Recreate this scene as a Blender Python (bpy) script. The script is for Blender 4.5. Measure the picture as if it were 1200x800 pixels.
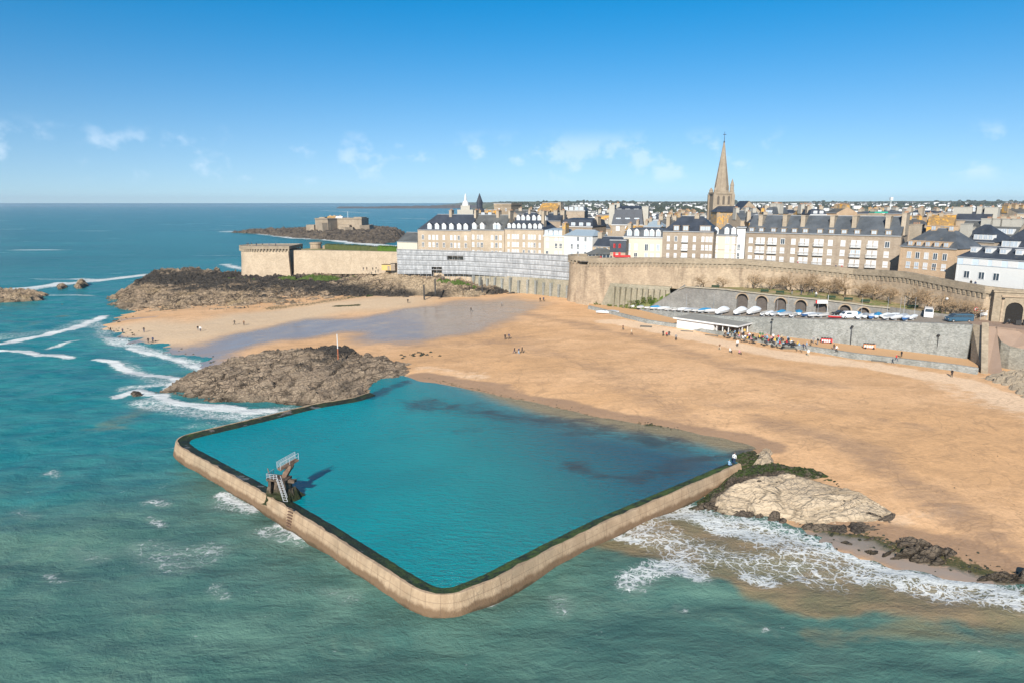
import bpy, math, random
import numpy as np
from mathutils import Vector, Matrix
R = math.radians
SC = bpy.context.scene
for _o in list(bpy.data.objects):
    bpy.data.objects.remove(_o)
# ------------------------------------------------------------ camera, light, sky
CAMZ = 40.0
PITCH = R(11.45)
cd = bpy.data.cameras.new('camera'); cam = bpy.data.objects.new('camera', cd)
SC.collection.objects.link(cam); SC.camera = cam
cam.location = (0, 0, CAMZ); cam.rotation_euler = (R(90) - PITCH, 0, 0)
cd.sensor_fit = 'HORIZONTAL'; cd.sensor_width = 36.0; cd.lens = 24.0
cd.clip_start = 0.5; cd.clip_end = 90000
SUN_EL = R(30); SUN_AZ = R(15)          # light travels away from the camera, 15 deg to the right
sd = bpy.data.lights.new('sun', 'SUN'); sun = bpy.data.objects.new('sun', sd)
SC.collection.objects.link(sun)
sd.energy = 4.6; sd.angle = R(0.5); sd.color = (1.0, 0.93, 0.83)
_d = Vector((math.sin(SUN_AZ) * math.cos(SUN_EL), math.cos(SUN_AZ) * math.cos(SUN_EL), -math.sin(SUN_EL)))
sun.rotation_euler = _d.to_track_quat('-Z', 'Y').to_euler()
SC.view_settings.view_transform = 'Standard'; SC.view_settings.look = 'None'
SC.view_settings.gamma = 1.0; SC.view_settings.exposure = 0.62
SC.render.resolution_x = 1024; SC.render.resolution_y = 682

W = bpy.data.worlds.new('World'); SC.world = W; W.use_nodes = True
wt = W.node_tree; wt.nodes.clear()
def wn(t, **k):
    n = wt.nodes.new(t)
    for a, b in k.items(): setattr(n, a, b)
    return n
sky = wn('ShaderNodeTexSky', sky_type='NISHITA', sun_disc=False)
sky.sun_elevation = SUN_EL
# sun sits behind the camera: the direction to the sun is -_d
sky.sun_rotation = math.atan2(-_d.x, -_d.y)
sky.altitude = 0; sky.air_density = 1.0; sky.dust_density = 0.3; sky.ozone_density = 3.0
_tc = wn('ShaderNodeTexCoord'); _vm = wn('ShaderNodeVectorMath', operation='MULTIPLY_ADD')
wt.links.new(_tc.outputs['Generated'], _vm.inputs[0]); _vm.inputs[1].default_value = (1, 1, 1.0); _vm.inputs[2].default_value = (0, 0, 0.075)
wt.links.new(_vm.outputs[0], sky.inputs['Vector'])
sat = wn('ShaderNodeHueSaturation'); sat.inputs['Saturation'].default_value = 1.14; sat.inputs['Value'].default_value = 1.0
tint = wn('ShaderNodeMix', data_type='RGBA', blend_type='MULTIPLY'); tint.inputs[0].default_value = 1.0
_ts = wn('ShaderNodeSeparateXYZ'); wt.links.new(_tc.outputs['Generated'], _ts.inputs[0]); _tm = wn('ShaderNodeMapRange', interpolation_type='SMOOTHSTEP'); wt.links.new(_ts.outputs['Z'], _tm.inputs[0]); _tm.inputs[1].default_value = 0.0; _tm.inputs[2].default_value = 0.30
_tx = wn('ShaderNodeMix', data_type='RGBA'); wt.links.new(_tm.outputs[0], _tx.inputs[0]); _tx.inputs[6].default_value = (0.92, 0.93, 0.94, 1); _tx.inputs[7].default_value = (0.40, 0.86, 1.02, 1); _th = wn('ShaderNodeMapRange', interpolation_type='SMOOTHSTEP'); wt.links.new(_ts.outputs['Z'], _th.inputs[0]); _th.inputs[1].default_value = 0.32; _th.inputs[2].default_value = 0.6
_ty = wn('ShaderNodeMix', data_type='RGBA'); wt.links.new(_th.outputs[0], _ty.inputs[0]); wt.links.new(_tx.outputs[2], _ty.inputs[6]); _ty.inputs[7].default_value = (0.95, 0.92, 0.88, 1); wt.links.new(_ty.outputs[2], tint.inputs[7]); wt.links.new(sky.outputs[0], tint.inputs[6]); wt.links.new(tint.outputs[2], sat.inputs['Color'])
tc = wn('ShaderNodeTexCoord')
sep = wn('ShaderNodeSeparateXYZ'); wt.links.new(tc.outputs['Generated'], sep.inputs[0])
mp = wn('ShaderNodeMapping'); mp.inputs['Scale'].default_value = (1, 1, 1.35)
mp.inputs['Location'].default_value = (0.35, 0.1, 0)
wt.links.new(tc.outputs['Generated'], mp.inputs[0])
nz = wn('ShaderNodeTexNoise'); nz.inputs['Scale'].default_value = 17; nz.inputs['Detail'].default_value = 10; nz.inputs['Roughness'].default_value = 0.55
wt.links.new(mp.outputs[0], nz.inputs['Vector'])
nb = wn('ShaderNodeTexNoise'); nb.inputs['Scale'].default_value = 3.2; nb.inputs['Detail'].default_value = 1
wt.links.new(mp.outputs[0], nb.inputs['Vector'])
def wm(op, a, b=None, c=None):
    n = wn('ShaderNodeMath', operation=op)
    for i, v in enumerate((a, b, c)):
        if v is None: continue
        if isinstance(v, (int, float)): n.inputs[i].default_value = v
        else: wt.links.new(v, n.inputs[i])
    return n.outputs[0]
def wmr(v, a, b, lo=0.0, hi=1.0):
    n = wn('ShaderNodeMapRange', interpolation_type='SMOOTHSTEP')
    wt.links.new(v, n.inputs[0]); n.inputs[1].default_value = a; n.inputs[2].default_value = b
    n.inputs[3].default_value = lo; n.inputs[4].default_value = hi
    return n.outputs[0]
el = sep.outputs['Z']
band = wm('MULTIPLY', wmr(el, 0.02, 0.04), wmr(el, 0.105, 0.07))
cm = wmr(wm('ADD', wm('MULTIPLY', nz.outputs['Fac'], 0.8), wm('MULTIPLY', nb.outputs['Fac'], 0.35)), 0.60, 0.72)
cm = wm('MULTIPLY', wm('MULTIPLY', cm, band), 0.36)
mx = wn('ShaderNodeMix', data_type='RGBA')
wt.links.new(cm, mx.inputs[0]); wt.links.new(sat.outputs[0], mx.inputs[6]); mx.inputs[7].default_value = (7.0, 8.0, 9.0, 1)
bg = wn('ShaderNodeBackground'); bg.inputs['Strength'].default_value = 0.09
wt.links.new(mx.outputs[2], bg.inputs['Color'])
wo = wn('ShaderNodeOutputWorld'); wt.links.new(bg.outputs[0], wo.inputs[0])

# ------------------------------------------------------------ surveying helpers
cp, sp = math.cos(PITCH), math.sin(PITCH)
def rat(py):
    v = (py - 400) / 800.0
    return (sp + v * cp) / (cp - v * sp)
def X(px, D, z): return (px - 600) / 800.0 * (D * cp + (CAMZ - z) * sp)
def U(px, py, z):                       # point at height z seen at px, py (1200 x 800 survey frame)
    D = (CAMZ - z) / rat(py)
    return (X(px, D, z), D, z)
def Z(py, D): return CAMZ - rat(py) * D
def us(pts, z): return [U(a, b, z)[:2] for a, b in pts]

# ------------------------------------------------------------ numpy noise
def _h(ix, iy, s):
    n = (ix.astype(np.int64) * 374761393 + iy.astype(np.int64) * 668265263 + s * 974634777) & 0xffffffff
    n = ((n ^ (n >> 13)) * 1274126177) & 0xffffffff
    n = n ^ (n >> 16)
    return (n & 0xffff) / 65535.0
def vn(x, y, s=0):
    ix, iy = np.floor(x), np.floor(y); fx, fy = x - ix, y - iy
    fx = fx * fx * (3 - 2 * fx); fy = fy * fy * (3 - 2 * fy)
    a, b = _h(ix, iy, s), _h(ix + 1, iy, s); c, d = _h(ix, iy + 1, s), _h(ix + 1, iy + 1, s)
    return (a * (1 - fx) + b * fx) * (1 - fy) + (c * (1 - fx) + d * fx) * fy
def fbm(x, y, o=4, s=0, g=0.5):
    t = 0; a = 1; m = 0
    for i in range(o):
        t = t + a * vn(x * 2 ** i + 17.3 * i, y * 2 ** i + 9.1 * i, s + i); m += a; a *= g
    return t / m
def vor(x, y, s=0):                     # F1, F2, cell value
    ix, iy = np.floor(x), np.floor(y)
    f1 = np.full(x.shape, 9.0); f2 = np.full(x.shape, 9.0); cv = np.zeros(x.shape)
    for dx in (-1, 0, 1):
        for dy in (-1, 0, 1):
            cx, cy = ix + dx, iy + dy
            px = cx + _h(cx, cy, s); py = cy + _h(cx, cy, s + 5)
            d = np.hypot(px - x, py - y)
            nw = d < f1
            f2 = np.where(nw, f1, np.minimum(f2, d)); cv = np.where(nw, _h(cx, cy, s + 9), cv); f1 = np.where(nw, d, f1)
    return f1, f2, cv
def sstep(a, b, x):
    t = np.clip((x - a) / (b - a), 0, 1); return t * t * (3 - 2 * t)
def polydist(px, py, poly):             # signed distance, positive inside
    d = np.full(px.shape, 1e9); ins = np.zeros(px.shape, bool); n = len(poly)
    for i in range(n):
        ax, ay = poly[i]; bx, by = poly[(i + 1) % n]
        ex, ey = bx - ax, by - ay; L = ex * ex + ey * ey + 1e-9
        t = np.clip(((px - ax) * ex + (py - ay) * ey) / L, 0, 1)
        d = np.minimum(d, np.hypot(px - ax - t * ex, py - ay - t * ey))
        c = ((ay > py) != (by > py)) & (px < (bx - ax) * (py - ay) / (by - ay + 1e-12) + ax)
        ins ^= c
    return np.where(ins, d, -d)
def linedist(px, py, line):
    d = np.full(px.shape, 1e9)
    for (ax, ay), (bx, by) in zip(line[:-1], line[1:]):
        ex, ey = bx - ax, by - ay; L = ex * ex + ey * ey + 1e-9
        t = np.clip(((px - ax) * ex + (py - ay) * ey) / L, 0, 1)
        d = np.minimum(d, np.hypot(px - ax - t * ex, py - ay - t * ey))
    return d
class RBF:
    def __init__(s, pts, smooth=0.0):
        s.p = np.array([p[:2] for p in pts], float) / 100.0; z = np.array([p[2] for p in pts], float)
        n = len(z); d = np.hypot(s.p[:, None, 0] - s.p[None, :, 0], s.p[:, None, 1] - s.p[None, :, 1])
        A = np.zeros((n + 3, n + 3)); A[:n, :n] = d + np.eye(n) * -smooth
        A[:n, n] = 1; A[:n, n + 1:] = s.p; A[n, :n] = 1; A[n + 1:, :n] = s.p.T
        s.w = np.linalg.solve(A, np.concatenate([z, [0, 0, 0]]))
    def __call__(s, x, y):
        x = np.asarray(x, float) / 100; y = np.asarray(y, float) / 100
        r = s.w[-3] + s.w[-2] * x + s.w[-1] * y
        for (a, b), w in zip(s.p, s.w[:-3]): r = r + w * np.hypot(x - a, y - b)
        return r

# ------------------------------------------------------------ object helpers
COL = SC.collection
def link(o, parent=None):
    COL.objects.link(o)
    if parent: o.parent = parent
    return o
def tag(o, label, cat, group=None, kind=None):
    if label: o['label'] = label
    if cat: o['category'] = cat
    if group: o['group'] = group
    if kind: o['kind'] = kind
    return o
def empty(name, loc, rz=0):
    o = bpy.data.objects.new(name, None); COL.objects.link(o); o.location = loc; o.rotation_euler = (0, 0, rz)
    o.empty_display_size = 0.5
    return o
def copy_tree(o, parent=None):
    c = o.copy(); COL.objects.link(c)
    if parent: c.parent = parent
    for ch in o.children: copy_tree(ch, c)
    return c
class MB:
    def __init__(s): s.v = []; s.f = []; s.m = []; s.sm = False
    def add(s, vs, fs, m=0):
        b = len(s.v); s.v += [tuple(v) for v in vs]
        for f in fs: s.f.append(tuple(b + i for i in f)); s.m.append(m)
        return s
    def box(s, a, b, m=0, M=None):
        x0, y0, z0 = a; x1, y1, z1 = b
        vs = [(x0, y0, z0), (x1, y0, z0), (x1, y1, z0), (x0, y1, z0), (x0, y0, z1), (x1, y0, z1), (x1, y1, z1), (x0, y1, z1)]
        if M: vs = [tuple(M @ Vector(v)) for v in vs]
        return s.add(vs, [(0, 3, 2, 1), (4, 5, 6, 7), (0, 1, 5, 4), (1, 2, 6, 5), (2, 3, 7, 6), (3, 0, 4, 7)], m)
    def tube(s, p, q, r0, r1=None, n=6, m=0, cap=True):
        r1 = r0 if r1 is None else r1
        p, q = Vector(p), Vector(q); d = (q - p)
        if d.length < 1e-6: return s
        d.normalize(); u = d.orthogonal().normalized(); w = d.cross(u)
        vs = []
        for c, r in ((p, r0), (q, r1)):
            for i in range(n):
                a = 2 * math.pi * i / n; vs.append(c + (u * math.cos(a) + w * math.sin(a)) * r)
        fs = [(i, (i + 1) % n, n + (i + 1) % n, n + i) for i in range(n)]
        if cap: fs += [tuple(range(n - 1, -1, -1)), tuple(range(n, 2 * n))]
        return s.add(vs, fs, m)
    def prism(s, poly, z0, z1, m=0, mtop=None):
        n = len(poly); vs = [(x, y, z0) for x, y in poly] + [(x, y, z1) for x, y in poly]
        s.add(vs, [(i, (i + 1) % n, n + (i + 1) % n, n + i) for i in range(n)], m)
        s.add([(x, y, z1) for x, y in poly], [tuple(range(n))], m if mtop is None else mtop)
        s.add([(x, y, z0) for x, y in poly], [tuple(range(n - 1, -1, -1))], m)
        return s
    def lathe(s, prof, n=16, c=(0, 0), m=0, a0=0.0, a1=2 * math.pi):
        full = abs(a1 - a0 - 2 * math.pi) < 1e-6; k = n if full else n + 1; vs = []
        for r, z in prof:
            for i in range(k):
                a = a0 + (a1 - a0) * i / n; vs.append((c[0] + r * math.cos(a), c[1] + r * math.sin(a), z))
        fs = []
        for j in range(len(prof) - 1):
            for i in range(n):
                i2 = (i + 1) % k; fs.append((j * k + i, j * k + i2, (j + 1) * k + i2, (j + 1) * k + i))
        return s.add(vs, fs, m)
    def mesh(s, name, mats):
        me = bpy.data.meshes.new(name); me.from_pydata(s.v, [], s.f)
        if not isinstance(mats, (list, tuple)): mats = [mats]
        for m in mats: me.materials.append(m)
        me.polygons.foreach_set('material_index', s.m)
        if s.sm: me.polygons.foreach_set('use_smooth', [True] * len(s.f))
        me.update(); return me
    def build(s, name, mats, parent=None):
        return link(bpy.data.objects.new(name, s.mesh(name, mats)), parent)
def grid_mesh(name, xs, ys, zz, mat, attrs=None, mask=None, xy=None, smooth=True):
    ny, nx = zz.shape
    gx, gy = np.meshgrid(xs, ys) if xy is None else xy
    co = np.stack([gx, gy, zz], -1).reshape(-1, 3).astype(np.float32)
    i = np.arange(ny * nx).reshape(ny, nx)
    q = np.stack([i[:-1, :-1], i[:-1, 1:], i[1:, 1:], i[1:, :-1]], -1).reshape(-1, 4)
    if mask is not None:
        mk = mask[:-1, :-1] | mask[:-1, 1:] | mask[1:, 1:] | mask[1:, :-1]
        q = q[mk.reshape(-1)]
        used = np.zeros(ny * nx, bool); used[q.reshape(-1)] = True
        re = np.cumsum(used) - 1; q = re[q]; co = co[used]
        if attrs: attrs = {k: v.reshape(-1)[used] for k, v in attrs.items()}
    me = bpy.data.meshes.new(name)
    me.vertices.add(len(co)); me.vertices.foreach_set('co', co.reshape(-1))
    me.loops.add(q.size); me.loops.foreach_set('vertex_index', q.reshape(-1).astype(np.int32))
    me.polygons.add(len(q)); me.polygons.foreach_set('loop_start', np.arange(0, q.size, 4, dtype=np.int32))
    me.polygons.foreach_set('loop_total', np.full(len(q), 4, np.int32))
    me.polygons.foreach_set('use_smooth', np.full(len(q), smooth))
    me.materials.append(mat); me.update(calc_edges=True)
    if attrs:
        for k, v in attrs.items():
            a = me.attributes.new(k, 'FLOAT', 'POINT'); a.data.foreach_set('value', v.reshape(-1).astype(np.float32))
    return link(bpy.data.objects.new(name, me))

# ------------------------------------------------------------ material helpers
class MT:
    def __init__(s, name, rough=0.8, spec=0.3):
        s.mat = bpy.data.materials.new(name); s.mat.use_nodes = True; s.t = s.mat.node_tree
        s.b = s.t.nodes['Principled BSDF']; s.b.inputs['Roughness'].default_value = rough
        s.b.inputs['Specular IOR Level'].default_value = spec
        g = s.n('ShaderNodeNewGeometry'); s.pos = g.outputs['Position']; s.geo = g
        s.spz = None
    def n(s, t, **k):
        x = s.t.nodes.new(t)
        for a, b in k.items(): setattr(x, a, b)
        return x
    def set(s, sock, v):
        if isinstance(v, (int, float)): sock.default_value = v
        elif isinstance(v, tuple): sock.default_value = v if len(v) == len(sock.default_value) else tuple(v) + (1,)
        else: s.t.links.new(v, sock)
    def obj(s): return s.n('ShaderNodeTexCoord').outputs['Object']
    def map(s, v, scale=(1, 1, 1), rz=0, loc=(0, 0, 0), rot=None):
        x = s.n('ShaderNodeMapping'); s.set(x.inputs[0], v); x.inputs['Scale'].default_value = scale
        x.inputs['Rotation'].default_value = rot or (0, 0, rz); x.inputs['Location'].default_value = loc; return x.outputs[0]
    def noise(s, scale, det=4, rough=0.5, vec=None, dist=0.0):
        x = s.n('ShaderNodeTexNoise'); s.set(x.inputs['Vector'], vec or s.pos); s.set(x.inputs['Scale'], scale)
        x.inputs['Detail'].default_value = det; x.inputs['Roughness'].default_value = rough; x.inputs['Distortion'].default_value = dist
        return x.outputs['Fac']
    def vor(s, scale, vec=None, feature='F1', out='Distance', rnd=1.0):
        x = s.n('ShaderNodeTexVoronoi', feature=feature); s.set(x.inputs['Vector'], vec or s.pos); s.set(x.inputs['Scale'], scale)
        x.inputs['Randomness'].default_value = rnd
        return x.outputs[out]
    def m(s, op, a, b=None, c=None):
        x = s.n('ShaderNodeMath', operation=op)
        for i, v in enumerate((a, b, c)):
            if v is not None: s.set(x.inputs[i], v)
        return x.outputs[0]
    def mr(s, v, a, b, lo=0.0, hi=1.0, smooth=True):
        x = s.n('ShaderNodeMapRange')
        if smooth: x.interpolation_type = 'SMOOTHSTEP'
        s.set(x.inputs[0], v)
        for i, q in enumerate((a, b, lo, hi)): s.set(x.inputs[i + 1], q)
        return x.outputs[0]
    def mix(s, f, a, b, mode='MIX'):
        x = s.n('ShaderNodeMix', data_type='RGBA', blend_type=mode)
        s.set(x.inputs[0], f); s.set(x.inputs[6], a); s.set(x.inputs[7], b); return x.outputs[2]
    def attr(s, name): return s.n('ShaderNodeAttribute', attribute_name=name).outputs['Fac']
    def z(s):
        x = s.n('ShaderNodeSeparateXYZ'); s.set(x.inputs[0], s.pos); return x.outputs
    def vadd(s, a, b):
        x = s.n('ShaderNodeVectorMath', operation='ADD'); s.set(x.inputs[0], a); s.set(x.inputs[1], b); return x.outputs[0]
    def bump(s, h, dist=0.1, st=1.0, nrm=None):
        x = s.n('ShaderNodeBump'); s.set(x.inputs['Height'], h); x.inputs['Distance'].default_value = dist; s.set(x.inputs['Strength'], st)
        if nrm: s.set(x.inputs['Normal'], nrm)
        return x.outputs[0]
    def done(s, col, rough=None, nrm=None):
        s.set(s.b.inputs['Base Color'], col)
        if rough is not None: s.set(s.b.inputs['Roughness'], rough)
        if nrm is not None: s.set(s.b.inputs['Normal'], nrm)
        return s.mat
_pc = {}
def plain(name, col, rough=0.7, metal=0.0, var=0.12, sc=1.5, spec=0.3):
    if name in _pc: return _pc[name]
    t = MT(name, rough, spec); n = t.noise(sc, 4)
    lo = tuple(c * (1 - var) for c in col); hi = tuple(min(1, c * (1 + var)) for c in col)
    t.b.inputs['Metallic'].default_value = metal
    _pc[name] = t.done(t.mix(n, lo, hi)); return _pc[name]
# ============================================================ natural materials
def rock_mat(name, light, mid, dark, crack=0.6, bmp=0.9, weed=0.0, blk=None, scale=1.0, warm=None, gro=.7):
    t = MT(name, 0.85, 0.25)
    p = t.map(t.pos, (1, 1, 2.2), rz=0.5)
    n1 = t.noise(0.35 * scale, 8, 0.62, p); n2 = t.noise(2.2 * scale, 6, 0.7, p); n3 = t.noise(0.09 * scale, 4, 0.6, p)
    col = t.mix(t.mr(n1, 0.38, 0.62), mid, light)
    col = t.mix(t.mr(n3, 0.55, 0.68), col, dark)
    if warm: col = t.mix(t.mr(t.noise(0.16 * scale, 4, 0.6), 0.55, 0.7), col, warm)
    wv = t.vadd(p, t.vadd((0, 0, 0), t.n('ShaderNodeTexNoise').outputs['Color']))
    sc2 = t.n('ShaderNodeVectorMath', operation='SCALE'); wn2 = t.n('ShaderNodeTexNoise'); t.set(wn2.inputs['Vector'], p); wn2.inputs['Scale'].default_value = 0.5 * scale; wn2.inputs['Detail'].default_value = 4; t.set(sc2.inputs[0], wn2.outputs['Color']); sc2.inputs['Scale'].default_value = 2.4 / scale
    sv = t.map(t.vadd(p, sc2.outputs[0]), (1, 0.33, 1), rz=0.6)
    v1 = t.vor(0.45 * scale, sv, 'DISTANCE_TO_EDGE'); v2 = t.vor(1.7 * scale, sv, 'DISTANCE_TO_EDGE')
    ck = t.m('MULTIPLY', t.mr(v1, 0.0, 0.07, t.mr(n3, 0.45, 0.6, 0.0, 1.0), 1.0), t.mr(v2, 0.0, 0.10, 0.6, 1.0))
    g = t.attr('groove')
    dk = tuple(c * 0.35 for c in dark)
    col = t.mix(t.m('MULTIPLY', t.m('SUBTRACT', 1.0, ck), crack), col, dk)
    col = t.mix(t.m('MULTIPLY', t.mr(g, 0.35, 1.0), gro), col, dk)
    if blk is not None:                 # black tidal lichen belt between two heights
        zz = t.m('ADD', t.z()[2], t.m('MULTIPLY', t.m('SUBTRACT', t.noise(0.12, 5, 0.65), 0.5), blk[4]))
        f = t.m('MULTIPLY', t.mr(zz, blk[0], blk[1]), t.mr(zz, blk[3], blk[2]))
        f = t.m('MULTIPLY', f, t.mr(n2, 0.25, 0.5, 0.5, 0.95))
        col = t.mix(f, col, (0.035, 0.033, 0.030))
    tn_ = t.attr('tan'); col = t.mix(t.m('MULTIPLY', tn_, .85), col, t.mix(n2, (.36, .27, .175), (.52, .40, .26)))
    wet = t.attr('wetrock')
    col = t.mix(t.m('MULTIPLY', wet, 0.75), col, (0.045, 0.035, 0.022))
    wd = t.attr('weed')
    col = t.mix(t.m('MULTIPLY', t.mr(wd, 0.2, 0.6), t.mr(n2, 0.38, 0.55)), col, (0.035, 0.055, 0.012))
    gr = t.attr('grass')
    col = t.mix(t.mr(t.m('ADD', gr, t.m('MULTIPLY', t.m('SUBTRACT', n2, 0.5), 0.8)), 0.42, 0.6), col, t.mix(n2, (0.05, 0.10, 0.015), (0.12, 0.16, 0.04)))
    h = t.m('ADD', t.m('MULTIPLY', n2, 0.5), t.m('ADD', t.m('MULTIPLY', ck, 0.7), n1))
    return t.done(col, t.m('SUBTRACT', 0.85, t.m('MULTIPLY', wet, 0.5)), t.bump(h, 0.5 / scale, bmp))
M_ROCK_N = rock_mat('north_cliff_rock', (0.37, 0.275, 0.185), (0.26, 0.195, 0.13), (0.13, 0.10, 0.072), 0.65, blk=(3.2, 4.4, 5.8, 7.6, 6.0), scale=0.5, warm=(0.33, 0.24, 0.14))
M_ROCK_I = rock_mat('island_rock', (0.33, 0.255, 0.18), (0.25, 0.19, 0.135), (0.14, 0.11, 0.08), 0.7, blk=(3.6, 4.5, 12, 14, 2.6), scale=0.95)
M_ROCK_P = rock_mat('pale_slab_rock', (0.50, 0.40, 0.28), (0.43, 0.34, 0.235), (0.31, 0.245, 0.17), 0.4, gro=.35, scale=0.55, bmp=.55)
M_ROCK_D = rock_mat('dark_wet_rock', (0.16, 0.125, 0.09), (0.10, 0.08, 0.06), (0.05, 0.042, 0.034), 0.7, scale=0.8)

def sand_material():
    t = MT('beach_sand', 0.9, 0.5)
    big = t.noise(0.02, 5, 0.6, t.map(t.pos, (1, 2.0, 1), rz=-0.25)); mid = t.noise(0.14, 8, 0.72, t.map(t.pos, (1, 1.6, 1), rz=-0.3), .5); fine = t.noise(1.5, 6, 0.7)
    st = t.noise(0.30, 8, 0.72, t.map(t.pos, (0.7, 1.7, 1), rz=-0.45), 0.8)
    col = t.mix(t.mr(big, 0.35, 0.65), (0.63, 0.37, 0.18), (0.72, 0.445, 0.24))
    col = t.mix(t.m('MULTIPLY', t.mr(mid, 0.42, 0.66), 0.75), col, (0.49, 0.29, 0.145))
    pale = t.attr('pale')
    col = t.mix(t.m('MULTIPLY', t.mr(t.m('ADD', pale, t.m('MULTIPLY', t.m('SUBTRACT', st, 0.5), 1.6)), 0.35, 0.85), 0.8), col, (0.80, 0.585, 0.39))
    beige = t.attr('beige')
    col = t.mix(t.m('MULTIPLY', beige, 0.9), col, t.mix(mid, (0.57, 0.43, 0.28), (0.66, 0.50, 0.33)))
    damp = t.attr('damp')
    dv = t.mr(t.m('ADD', damp, t.m('MULTIPLY', t.m('SUBTRACT', st, 0.5), 0.9)), 0.3, 0.8)
    col = t.mix(t.m('MULTIPLY', dv, 0.85), col, t.mix(mid, (0.27, 0.17, 0.105), (0.37, 0.24, 0.15)))
    # drainage rills and footprint tracks in the sand
    w = t.m('ABSOLUTE', t.m('SUBTRACT', t.noise(0.055, 4, 0.6, t.map(t.pos, (1, 1.0, 1), rz=0.5), 0.8), 0.5))
    rl = t.m('MULTIPLY', t.mr(w, 0.014, 0.0), t.attr('rill'))
    w2 = t.m('ABSOLUTE', t.m('SUBTRACT', t.noise(0.13, 5, 0.6, t.map(t.pos, (1, 1.4, 1), rz=1.1), 0.8), 0.5))
    rl2 = t.m('MULTIPLY', t.mr(w2, 0.022, 0.0), t.attr('rill'))
    rl = t.m('MAXIMUM', rl, t.m('MULTIPLY', rl2, 0.7))
    col = t.mix(t.m('MULTIPLY', rl, 0.28), col, (0.20, 0.125, 0.075))
    sp_ = t.mr(t.vor(0.9, None, 'F1'), 0.16, 0.05)
    spk = t.m('MULTIPLY', sp_, t.mr(t.noise(0.15, 3), 0.52, 0.62))
    tk = t.m('MULTIPLY', t.mr(t.vor(2.2, None, 'F1'), .22, .1), t.mr(t.noise(.09, 4, .6, t.map(t.pos, (1, 2, 1), rz=.2)), .5, .6)); col = t.mix(t.m('MULTIPLY', tk, .4), col, (.30, .18, .09))
    col = t.mix(t.m('MULTIPLY', spk, 0.55), col, (0.17, 0.11, 0.06))
    wd = t.attr('weed')
    col = t.mix(t.mr(t.m('ADD', wd, t.m('MULTIPLY', t.m('SUBTRACT', fine, 0.5), 1.7)), 0.5, 0.7), col, t.mix(fine, (0.02, 0.028, 0.010), (0.06, 0.075, 0.02)))
    col = t.mix(t.m('MULTIPLY', t.mr(fine, 0.4, 0.66), 0.26), col, (0.30, 0.18, 0.09))
    wet = t.attr('wet')
    wv = t.mr(t.m('ADD', wet, t.m('MULTIPLY', t.m('SUBTRACT', st, 0.5), 0.7)), 0.15, 0.95)
    col = t.mix(t.m('MULTIPLY', wv, .9), col, t.mix(mid, (0.23, 0.20, 0.175), (0.30, 0.25, 0.21)))
    ro = t.m('SUBTRACT', t.m('SUBTRACT', 0.92, t.m('MULTIPLY', dv, 0.25)), t.m('MULTIPLY', wv, 0.74))
    t.b.inputs['IOR'].default_value = 1.4
    ro = t.m('MAXIMUM', ro, .16)
    return t.done(col, ro, t.bump(t.m('ADD', t.m('MULTIPLY', fine, 0.5), mid), 0.25, t.m('SUBTRACT', 0.8, t.m('MULTIPLY', wv, 0.7))))
M_SAND = sand_material()

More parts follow.
